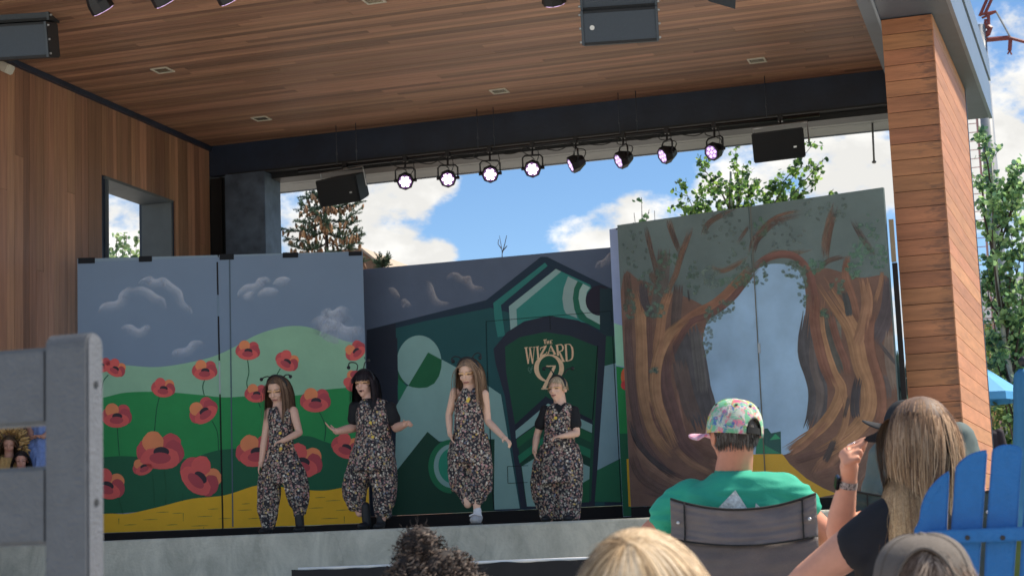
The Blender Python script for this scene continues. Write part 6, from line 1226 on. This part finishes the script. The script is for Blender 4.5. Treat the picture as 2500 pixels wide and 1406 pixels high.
# printed mountain peaks follow the shirt's back
from mathutils.bvhtree import BVHTree
def decal(T, tgt, name, m, polys, off=.0035, den=10):
    bv = BVHTree.FromPolygons([v.co+ORG[tgt.name] for v in tgt.data.vertices], [tuple(p.vertices) for p in tgt.data.polygons]); mb = MB()
    for tri in polys:
        idx = {}; vs = []; fs = []; a, b_, c = [Vector((*p, 0)) for p in tri]
        for i in range(den+1):
            for j in range(den+1-i):
                p = a+(b_-a)*i/den+(c-a)*j/den; d = ray(p.x, p.y).normalized(); h, nrm, _, _ = bv.ray_cast(O, d)
                if h is None: continue
                idx[(i, j)] = len(vs); vs.append(h-d*off)
        for i in range(den):
            for j in range(den-i):
                q = [(i, j), (i+1, j), (i, j+1)]
                if all(k in idx for k in q): fs.append(tuple(idx[k] for k in q))
                q = [(i+1, j), (i+1, j+1), (i, j+1)]
                if j < den-i-1 and all(k in idx for k in q): fs.append(tuple(idx[k] for k in q))
        mb.add(vs, fs)
    return mb.build(name, m, T, smooth=True)
prt = mat('cracked_white_print', (.60, .64, .62), .8, .45, 90)
C5 = lambda pts: crop(1560, 950, .3243, pts)
decal(mT, tso, 'mountain_print', prt, [C5([(725, 757), (560, 930), (740, 930)]), C5([(725, 757), (740, 930), (838, 930)])]); decal(mT, tso, 'mountain_print', prt, [C5([(880, 855), (868, 925), (955, 925)])])
# collar rib
MB().tube([P(1790+42*math.cos(a), 1150+5*math.sin(a)*0+3*math.sin(a), YM-.060*math.sin(a)) for a in [math.pi*k/16 for k in range(17)]], .006, 6).build('collar', green, mT, smooth=True)
cap_shell(mT, mh, (.055, .045, .04), lo=-.33, faceup=.2, facey=.05, k=1.02, hi=.47); hcol = [(.07, .055, .045), (.12, .10, .085), (.20, .18, .16), (.05, .04, .035)]
strands('hair', mT, hairm, comb(mh, 2200, .035, hcol, .003, .008, 0, .3, faceclear=0, seed=41, faceup=.2, facey=.08, lo=-1.0, pull=.3, lift=1.03, sideways=.1, back=.05, hi=.12)+comb(mh, 260, .04, [(.30, .27, .23), (.42, .38, .32)], .0025, .008, .05, .4, faceclear=0, seed=42, faceup=.5, facey=-.3, lo=0, pull=.35, lift=1.0, sideways=.3, back=0, hi=.28))
pal = [(.50, .56, .46), (.72, .10, .20), (.12, .40, .10), (.72, .48, .04), (.75, .22, .30), (.08, .18, .40), (.58, .60, .55), (.16, .48, .28)]
cap_crown(mT, mh.L(0, -.04, -.03), .1005, .1035, .128, math.atan2(-fa(43).x, fa(43).y), tiedye('tie_dyed_cotton', pal, 10), tilt=.06, roll=.10, back_w=.32, arch=.27, strap=mat('black_webbing', (.012, .012, .012), .8), brim=.10, brim_m=tiedye('tie_dyed_brim', [(.72, .42, .50), (.72, .14, .26), (.62, .55, .62), (.72, .30, .40)], 20))
# ---- person in front of the long-haired woman: grey-green shirt, black cap, dark green camp chair
YG = 7.0; camp_chair('dark green camp chair partly hidden by the long-haired woman', 6.85, 2084, 2425, 1198, 1216, 1196, 1460, 1300, mat('dark_green_canvas', (.035, .055, .055), .8, .15, 12, .15, 120), mat('dark_green_canvas', (.035, .055, .055), .8))
gT = thing('person', (P(2250, 1200, YG).x, YG, 0), 'sitter in grey-green shirt and black cap mostly hidden behind the long-haired woman', 'person', 'audience seen from behind')
gh = Head(P(2226, 1052, YG), .225, fa(62)); mb = MB(); gh.add(mb); shc = P(2255, 1108, YG); hip = Vector((shc.x, YG+.05, .48)); seated_body(mb, shc, hip, .18, .17, .11); mb.caps([(gh.L(0, -.1, -.2), .055), (P(2245, 1100, YG), .062)], 12)
for s_, a, b_ in ((-1, P(2150, 1150, YG), P(2110, 1300, YG+.1)), (1, P(2352, 1095, YG), P(2395, 1250, YG+.05))): w = b_+Vector((0, .25, .02)); mb.caps([(a, .05), (b_, .042), (w, .028)], 12); hand(mb, w, (0, 1, 0), (0, 0, -1), (-s_, 0, 0), .18, .4)
remesh(mb, 'body', skinm, gT, .008, 3, colf=gh.colf(lin(200, 140, 118)))
sh = MB(); sh.loft([(P(2250, 1050, YG)+Y_*.02, X_*.07, Y_*.075), (P(2258, 1062, YG), X_*.14, Y_*.09), (P(2258, 1095, YG), X_*.185, Y_*.12), (P(2258, 1200, YG), X_*.20, Y_*.13), (hip+Vector((0, 0, .05)), X_*.19, Y_*.14)], 22); sh.caps([(P(2338, 1072, YG), .07), (P(2366, 1150, YG+.02), .062)], 14); sh.caps([(P(2165, 1110, YG), .07), (P(2140, 1200, YG+.02), .062)], 14)
remesh(sh, 'shirt', mat('grey_green_jersey', (.105, .14, .135), .85, .1, 12), gT, .01, 3, disp=folds(.008, 9, 14)); bc = mat('black_cap_cotton', (.012, .013, .016), .8)
cap_crown(gT, P(2222, 1046, YG), .095, .105, .11, math.atan2(-fa(72).x, fa(72).y), bc, tilt=.2, opening=False, eyelets=False, brim=.085, strap=bc)
# ---- woman with long highlighted hair
YW_ = 4.9; wT = thing('person', (P(2230, 1300, YW_).x, YW_, 0), 'woman with long highlighted brown hair and black top raising her hand, smartwatch on wrist', 'person', 'audience seen from behind')
wh = Head(P(2246, 1072, YW_), .228, fa(24)); mb = MB(); wh.add(mb); shc = P(2225, 1222, YW_); hip = Vector((shc.x+.03, YW_+.05, .45)); seated_body(mb, shc, hip, .155, .16, .10); mb.caps([(wh.L(0, -.08, -.2), .048), (P(2238, 1215, YW_), .055)], 12)
nS, nE, nW = P(2135, 1292, YW_-.05), P(1972, 1412, YW_-.02), P(1900, 1470, YW_+.2)      # near arm
mb.caps([(nS, .056), (nS.lerp(nE, .5), .054), (nE, .045), (nE.lerp(nW, .5), .038), (nW, .028)], 16); hand(mb, nW, (-.3, .8, -.3), (0, 0, -1), (1, 0, 0), .175, .4)
fS, fE, fW = P(2190, 1262, YW_+.24), P(2048, 1298, YW_+.20), P(2073, 1160, YW_+.14)     # raised arm
mb.caps([(fS, .048), (fS.lerp(fE, .5), .044), (fE, .037), (fE.lerp(fW, .28), .039), (fE.lerp(fW, .65), .031), (fW, .0235)], 16)
hY = YW_+.12
for pts, r_ in (([(2057, 1106, .012), (2084, 1087, .012), (2102, 1077, .006), (2113, 1072, .0)], .0095), ([(2056, 1112, -.006), (2086, 1096, -.008), (2102, 1087, -.010), (2110, 1081, -.008)], .0098), ([(2059, 1121, -.022), (2086, 1107, -.026), (2099, 1101, -.026), (2103, 1108, -.020)], .0094), ([(2064, 1131, -.036), (2086, 1121, -.040), (2095, 1118, -.038), (2096, 1125, -.032)], .0085), ([(2078, 1142, .016), (2094, 1120, .022), (2104, 1098, .014), (2111, 1080, .004)], .0105)):
    mb.caps([(P(x, y, hY+d_), r_*(1.08-.08*k)) for k, (x, y, d_) in enumerate(pts)], 10)
mb.ell(P(2073, 1121, hY-.010), (.022, .034, .036), Matrix.Rotation(-.25, 3, 'Y'), 14, 10); mb.caps([(fW, .0235), (P(2073, 1138, hY-.005), .027)], 12)
skw = lin(222, 160, 132); remesh(mb, 'body', skinm, wT, .0048, 3, colf=wh.colf(skw), factor=.35)
sh = MB(); sh.loft([(P(2236, 1222, YW_), X_*.06, Y_*.06), (P(2230, 1236, YW_), X_*.11, Y_*.085), (P(2222, 1262, YW_), X_*.155, Y_*.11), (P(2222, 1330, YW_), X_*.16, Y_*.115), (hip+Vector((0, 0, .06)), X_*.175, Y_*.13)], 22); sh.caps([(P(2215, 1262, YW_-.02), .082), (P(2150, 1284, YW_-.045), .068), (P(2092, 1332, YW_-.045), .064)], 18); sh.caps([(P(2190, 1258, YW_+.22), .058), (P(2150, 1272, YW_+.22), .056)], 14)
remesh(sh, 'black_tee', mat('black_cotton', (.014, .014, .017), .85, .2, 16, .1, 200), wT, .008, 5, disp=folds(.004, 9, 7))
# watch, strap, ring
wp = fE.lerp(fW, .86); ax = (fW-fE).normalized(); u1 = Vector((-.95, -.30, 0)); u1 = (u1-ax*u1.dot(ax)).normalized(); u2 = ax.cross(u1); Mw = Matrix((u2, u1, ax)).transposed()
wo_ = MB().box(wp+u1*.030, (.032, .011, .038), Mw).build('watch_case', mat('black_watch_glass', (.012, .013, .016), .12, coat=.6), wT, bevel=.003)
MB().loft([(wp-ax*.010, u1*.0285, u2*.0275), (wp+ax*.010, u1*.0275, u2*.0265)], 24, False).build('watch_strap', tiedye('checked_strap', [(.45, .38, .34), (.03, .03, .03), (.55, .48, .44), (.05, .04, .04)], 90), wT, smooth=True)
rp_ = P(2079, 1083, YW_+.105); MB().tube([rp_+Vector((.011*math.cos(a), .011*math.sin(a), .004*math.cos(a))) for a in [2*math.pi*k/14 for k in range(15)]], .0016, 6).build('ring', mat('silver_ring', (.75, .75, .78), .2, metal=1), wT, smooth=True)
# black scarf end held up between finger and thumb
sc_o = [(2108, 1072), (2118, 1064), (2136, 1057), (2152, 1044), (2170, 1020), (2190, 1030), (2180, 1072), (2160, 1082), (2138, 1080), (2120, 1079)]
sc_ = MB().prism([P(x, y, YW_+.10+.0006*(x-2108)) for x, y in sc_o], (0, .012, 0)); tag(sc_.build('black_scarf', bc, None), 'black scarf end held up in the fingers of the woman with the watch', 'scarf')
cap_shell(wT, wh, (.16, .10, .07), lo=-.5, faceup=.3, facey=.2, k=1.05)
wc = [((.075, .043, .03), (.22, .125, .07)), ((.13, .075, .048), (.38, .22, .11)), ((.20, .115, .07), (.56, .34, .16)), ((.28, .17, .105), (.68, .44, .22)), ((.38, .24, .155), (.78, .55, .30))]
cols_ = [(P(2236, 1330, YW_), (.098, .138, .24)), (P(2236, 1215, YW_), (.075, .085, .10))]; hax = P(2240, 1300, YW_)
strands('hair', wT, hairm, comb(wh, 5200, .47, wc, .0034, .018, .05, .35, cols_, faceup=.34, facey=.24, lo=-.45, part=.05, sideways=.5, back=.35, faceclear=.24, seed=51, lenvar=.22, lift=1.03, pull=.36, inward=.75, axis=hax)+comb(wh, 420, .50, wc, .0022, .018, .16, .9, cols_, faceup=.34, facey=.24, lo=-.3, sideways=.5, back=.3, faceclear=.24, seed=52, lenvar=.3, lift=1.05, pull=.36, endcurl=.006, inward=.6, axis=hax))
# ---- child in a taupe snap-back cap
YK = 3.2; kT = thing('person', (P(2262, 1400, YK).x, YK, 0), 'child in a taupe backward-opening cap with brown hair showing through the arch', 'person', 'audience seen from behind')
kh = Head(P(2262, 1452, YK), .205, fa(6)); mb = MB(); kh.add(mb); shc = P(2262, 1590, YK); hip = Vector((shc.x, YK+.04, .32)); seated_body(mb, shc, hip, .13, .12, .08); mb.caps([(kh.L(0, -.08, -.2), .045), (shc+Vector((0, 0, .03)), .05)], 12)
for s_ in (-1, 1): a = shc+X_*s_*.15; e = a+Vector((s_*.04, .02, -.2)); w = e+Vector((-s_*.04, .18, .02)); mb.caps([(a, .042), (e, .034), (w, .025)], 10); hand(mb, w, (0, 1, 0), (0, 0, -1), (-s_, 0, 0), .14, .4)
remesh(mb, 'body', skinm, kT, .008, 3, colf=kh.colf(lin(210, 150, 125))); sh = MB(); sh.loft([(shc+Vector((0, 0, .03)), X_*.08, Y_*.065), (shc+Vector((0, 0, -.04)), X_*.155, Y_*.1), (hip+Vector((0, 0, .03)), X_*.145, Y_*.1)], 18); remesh(sh, 'shirt', mat('slate_jersey', (.10, .12, .15), .85), kT, .01, 3)
cap_shell(kT, kh, (.10, .07, .05), lo=-.4, faceup=.2, facey=.1, k=1.03); kc = [(.16, .11, .085), (.24, .175, .14), (.10, .07, .055), (.32, .25, .20)]
strands('hair', kT, hairm, comb(kh, 2600, .06, kc, .0026, .009, .12, .6, faceclear=0, seed=61, faceup=.2, facey=.0, lo=-.6, pull=.16, lift=1.04, sideways=.5, back=.0))
cap_crown(kT, P(2258, 1440, YK), .089, .099, .098, math.atan2(-fa(-4).x, fa(-4).y), mat('taupe_wool', (.135, .115, .10), .9, .15, 50, .25, 300), tilt=.12, back_w=.62, arch=.62, strap=mat('taupe_strap', (.10, .085, .075), .8), brim=.07, eyelets=False)
# ---- fair-haired child close to the camera
YF = 2.3; fT = thing('person', (P(1567, 1400, YF).x, YF, 0), 'fair straight-haired child, only the crown of the head showing', 'person', 'audience seen from behind')
fh = Head(P(1567, 1492, YF), .215, fa(0)); mb = MB(); fh.add(mb); shc = P(1567, 1700, YF); hip = Vector((shc.x, YF+.04, .28)); seated_body(mb, shc, hip, .13, .12, .08); mb.caps([(fh.L(0, -.08, -.2), .045), (shc+Vector((0, 0, .03)), .05)], 12)
for s_ in (-1, 1): a = shc+X_*s_*.15; e = a+Vector((s_*.04, .02, -.2)); w = e+Vector((-s_*.04, .18, .02)); mb.caps([(a, .042), (e, .034), (w, .025)], 10); hand(mb, w, (0, 1, 0), (0, 0, -1), (-s_, 0, 0), .14, .4)
remesh(mb, 'body', skinm, fT, .008, 3, colf=fh.colf(lin(214, 158, 132))); sh = MB(); sh.loft([(shc+Vector((0, 0, .03)), X_*.08, Y_*.065), (shc+Vector((0, 0, -.04)), X_*.155, Y_*.1), (hip+Vector((0, 0, .03)), X_*.145, Y_*.1)], 18); remesh(sh, 'shirt', mat('slate_jersey', (.10, .12, .15), .85), fT, .01, 3)
cap_shell(fT, fh, (.30, .20, .11), lo=-.6, faceup=.2, facey=.25, k=1.04)
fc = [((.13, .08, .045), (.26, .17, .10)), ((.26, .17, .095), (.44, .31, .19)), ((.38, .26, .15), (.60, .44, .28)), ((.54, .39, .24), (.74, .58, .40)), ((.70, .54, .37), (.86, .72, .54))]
wx, wz = -.06, .40
def swirl(x, y, z):
    d = fh.r*(x-wx)+fh.f*(y+.30)+fh.u*(z-wz)*.5; d = d.normalized() if d.length > 1e-4 else fh.r; return d*1.35+d.cross(Vector((0, -.6, .8)))*.6+Vector((.2, 0, 0))
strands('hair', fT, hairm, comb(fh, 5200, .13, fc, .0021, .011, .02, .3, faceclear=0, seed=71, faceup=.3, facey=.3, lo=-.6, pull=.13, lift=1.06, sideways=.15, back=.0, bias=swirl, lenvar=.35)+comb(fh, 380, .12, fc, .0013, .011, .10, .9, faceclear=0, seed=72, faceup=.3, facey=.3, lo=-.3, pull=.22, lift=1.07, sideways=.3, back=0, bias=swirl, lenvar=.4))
# ---- curly dark-haired child
YQ = 4.0; qT = thing('person', (P(1060, 1400, YQ).x, YQ, 0), 'curly dark-haired child in a lilac top, hair piled high in front of the stage', 'person', 'audience seen from behind')
qh = Head(P(1070, 1510, YQ), .215, fa(10)); mb = MB(); qh.add(mb); shc = P(1085, 1650, YQ); hip = Vector((shc.x, YQ+.04, .30)); seated_body(mb, shc, hip, .13, .12, .08); mb.caps([(qh.L(0, -.08, -.2), .045), (shc+Vector((0, 0, .04)), .05)], 12)
for s_ in (-1, 1): a = shc+X_*s_*.15; e = a+Vector((s_*.04, .02, -.2)); w = e+Vector((-s_*.04, .18, .02)); mb.caps([(a, .042), (e, .034), (w, .025)], 10); hand(mb, w, (0, 1, 0), (0, 0, -1), (-s_, 0, 0), .14, .4)
remesh(mb, 'body', skinm, qT, .008, 3, colf=qh.colf(lin(190, 130, 105))); sh = MB(); sh.loft([(shc+Vector((0, 0, .05)), X_*.08, Y_*.065), (shc+Vector((0, 0, -.03)), X_*.16, Y_*.1), (hip+Vector((0, 0, .03)), X_*.145, Y_*.1)], 18); sh.caps([(P(1150, 1440, YQ), .042), (P(1150, 1650, YQ), .06)], 14); remesh(sh, 'lilac_top', mat('lilac_jersey', (.40, .27, .62), .85), qT, .009, 3)
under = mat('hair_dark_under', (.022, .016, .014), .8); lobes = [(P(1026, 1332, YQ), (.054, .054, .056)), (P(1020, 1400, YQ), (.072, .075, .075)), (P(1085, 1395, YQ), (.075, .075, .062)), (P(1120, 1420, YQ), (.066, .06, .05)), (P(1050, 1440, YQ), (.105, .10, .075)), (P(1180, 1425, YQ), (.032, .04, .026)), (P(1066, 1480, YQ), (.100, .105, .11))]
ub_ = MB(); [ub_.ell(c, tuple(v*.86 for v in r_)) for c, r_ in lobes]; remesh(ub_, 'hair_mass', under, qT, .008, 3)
random.seed(81); cl = []
for c, r_ in lobes:
    for _ in range(int(330*(r_[0]/.08)**1.6)):
        v = rdir(); 
        if v.y > .55: continue
        p = c+Vector((v.x*r_[0], v.y*r_[1], v.z*r_[2]))*random.uniform(.86, 1.0); dn = (v*.12+Vector((0, 0, -.8))+rdir()*.5).normalized(); e1 = dn.orthogonal().normalized(); e2 = dn.cross(e1); L = random.uniform(.025, .05); rr = random.uniform(.005, .009); tn = random.uniform(1.6, 3.2); ph = random.uniform(0, 6.28); n = 18
        pts = [p+dn*L*i/n+(e1*math.cos(ph+tn*6.283*i/n)+e2*math.sin(ph+tn*6.283*i/n))*rr for i in range(n+1)]; cc_ = random.choice([(.045, .032, .027), (.075, .054, .044), (.12, .088, .072), (.03, .022, .02), (.17, .13, .105)]); cl.append((pts, .0036, cc_, lambda q, a=c: q-a))
for _ in range(50):
    c, r_ = random.choice(lobes[:4]); v = rdir(); v.z = abs(v.z); p = c+Vector((v.x*r_[0], v.y*r_[1], v.z*r_[2])); cl.append(([p+v*.018*i/8+rdir()*.0022 for i in range(9)], .0011, (.13, .10, .085), lambda q: Vector((0, -1, 0))))
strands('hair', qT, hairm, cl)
# ---- far onlooker in dark clothes standing on the terrace
YD = 23.5; dc = P(2398, 1012, YD); dT = thing('person', (dc.x, YD, tz), 'far onlooker in dark clothes showing past the wing wall below the blue parasol', 'person'); dh = Head(dc, .21, (-.3, -.95, 0)); mb = MB(); dh.add(mb); shc = dc+Vector((0, 0, -.20))
hp = Vector((dc.x, YD, tz+.82)); mb.loft([(shc, X_*.11, Y_*.07), (shc+Vector((0, 0, -.05)), X_*.18, Y_*.10), (hp+Vector((0, 0, .15)), X_*.14, Y_*.10), (hp, X_*.17, Y_*.12)], 16); mb.caps([(dh.L(0, -.05, -.2), .05), (shc, .055)], 10)
for s_ in (-1, 1):
    a = shc+X_*s_*.19+Vector((0, 0, -.05)); e = a+Vector((s_*.06, .02, -.27)); w = e+Vector((s_*.0, -.06, -.24)); mb.caps([(a, .05), (e, .04), (w, .028)], 10); hand(mb, w, (0, -.1, -1), (-s_, 0, 0), (0, -1, 0), .17, .4)
    k = hp+X_*s_*.09+Vector((0, 0, -.4)); f_ = Vector((k.x, YD, tz+.09)); mb.caps([(hp+X_*s_*.08, .085), (k, .06), (f_, .04)], 12); mb.ell(f_+Vector((0, -.07, -.045)), (.045, .12, .04))
remesh(mb, 'body', skinm, dT, .012, 2, colf=dh.colf(lin(206, 150, 125))); sh = MB(); sh.loft([(shc+Vector((0, 0, .03)), X_*.08, Y_*.07), (shc+Vector((0, 0, -.05)), X_*.2, Y_*.12), (hp+Vector((0, 0, .1)), X_*.17, Y_*.13), (hp+Vector((0, 0, -.06)), X_*.19, Y_*.14)], 18); [sh.caps([(shc+X_*s_*.19+Vector((0, 0, -.05)), .065), (shc+X_*s_*.225+Vector((0, 0, -.22)), .058)], 12) for s_ in (-1, 1)]; remesh(sh, 'dark_top', mat('plum_black_jersey', (.022, .016, .026), .85), dT, .012, 3)
tr_ = MB(); [tr_.caps([(hp+X_*s_*.085, .105), (hp+X_*s_*.09+Vector((0, 0, -.4)), .075), (hp+X_*s_*.09+Vector((0, 0, -.7)), .06)], 12) for s_ in (-1, 1)]; remesh(tr_, 'trousers', mat('dark_shirt', (.03, .03, .035), .9), dT, .014, 3)
cap_shell(dT, dh, (.42, .30, .18)); strands('hair', dT, hairm, comb(dh, 400, .22, [(.5, .37, .22), (.4, .28, .16)], .008, .02, .03, seed=91))
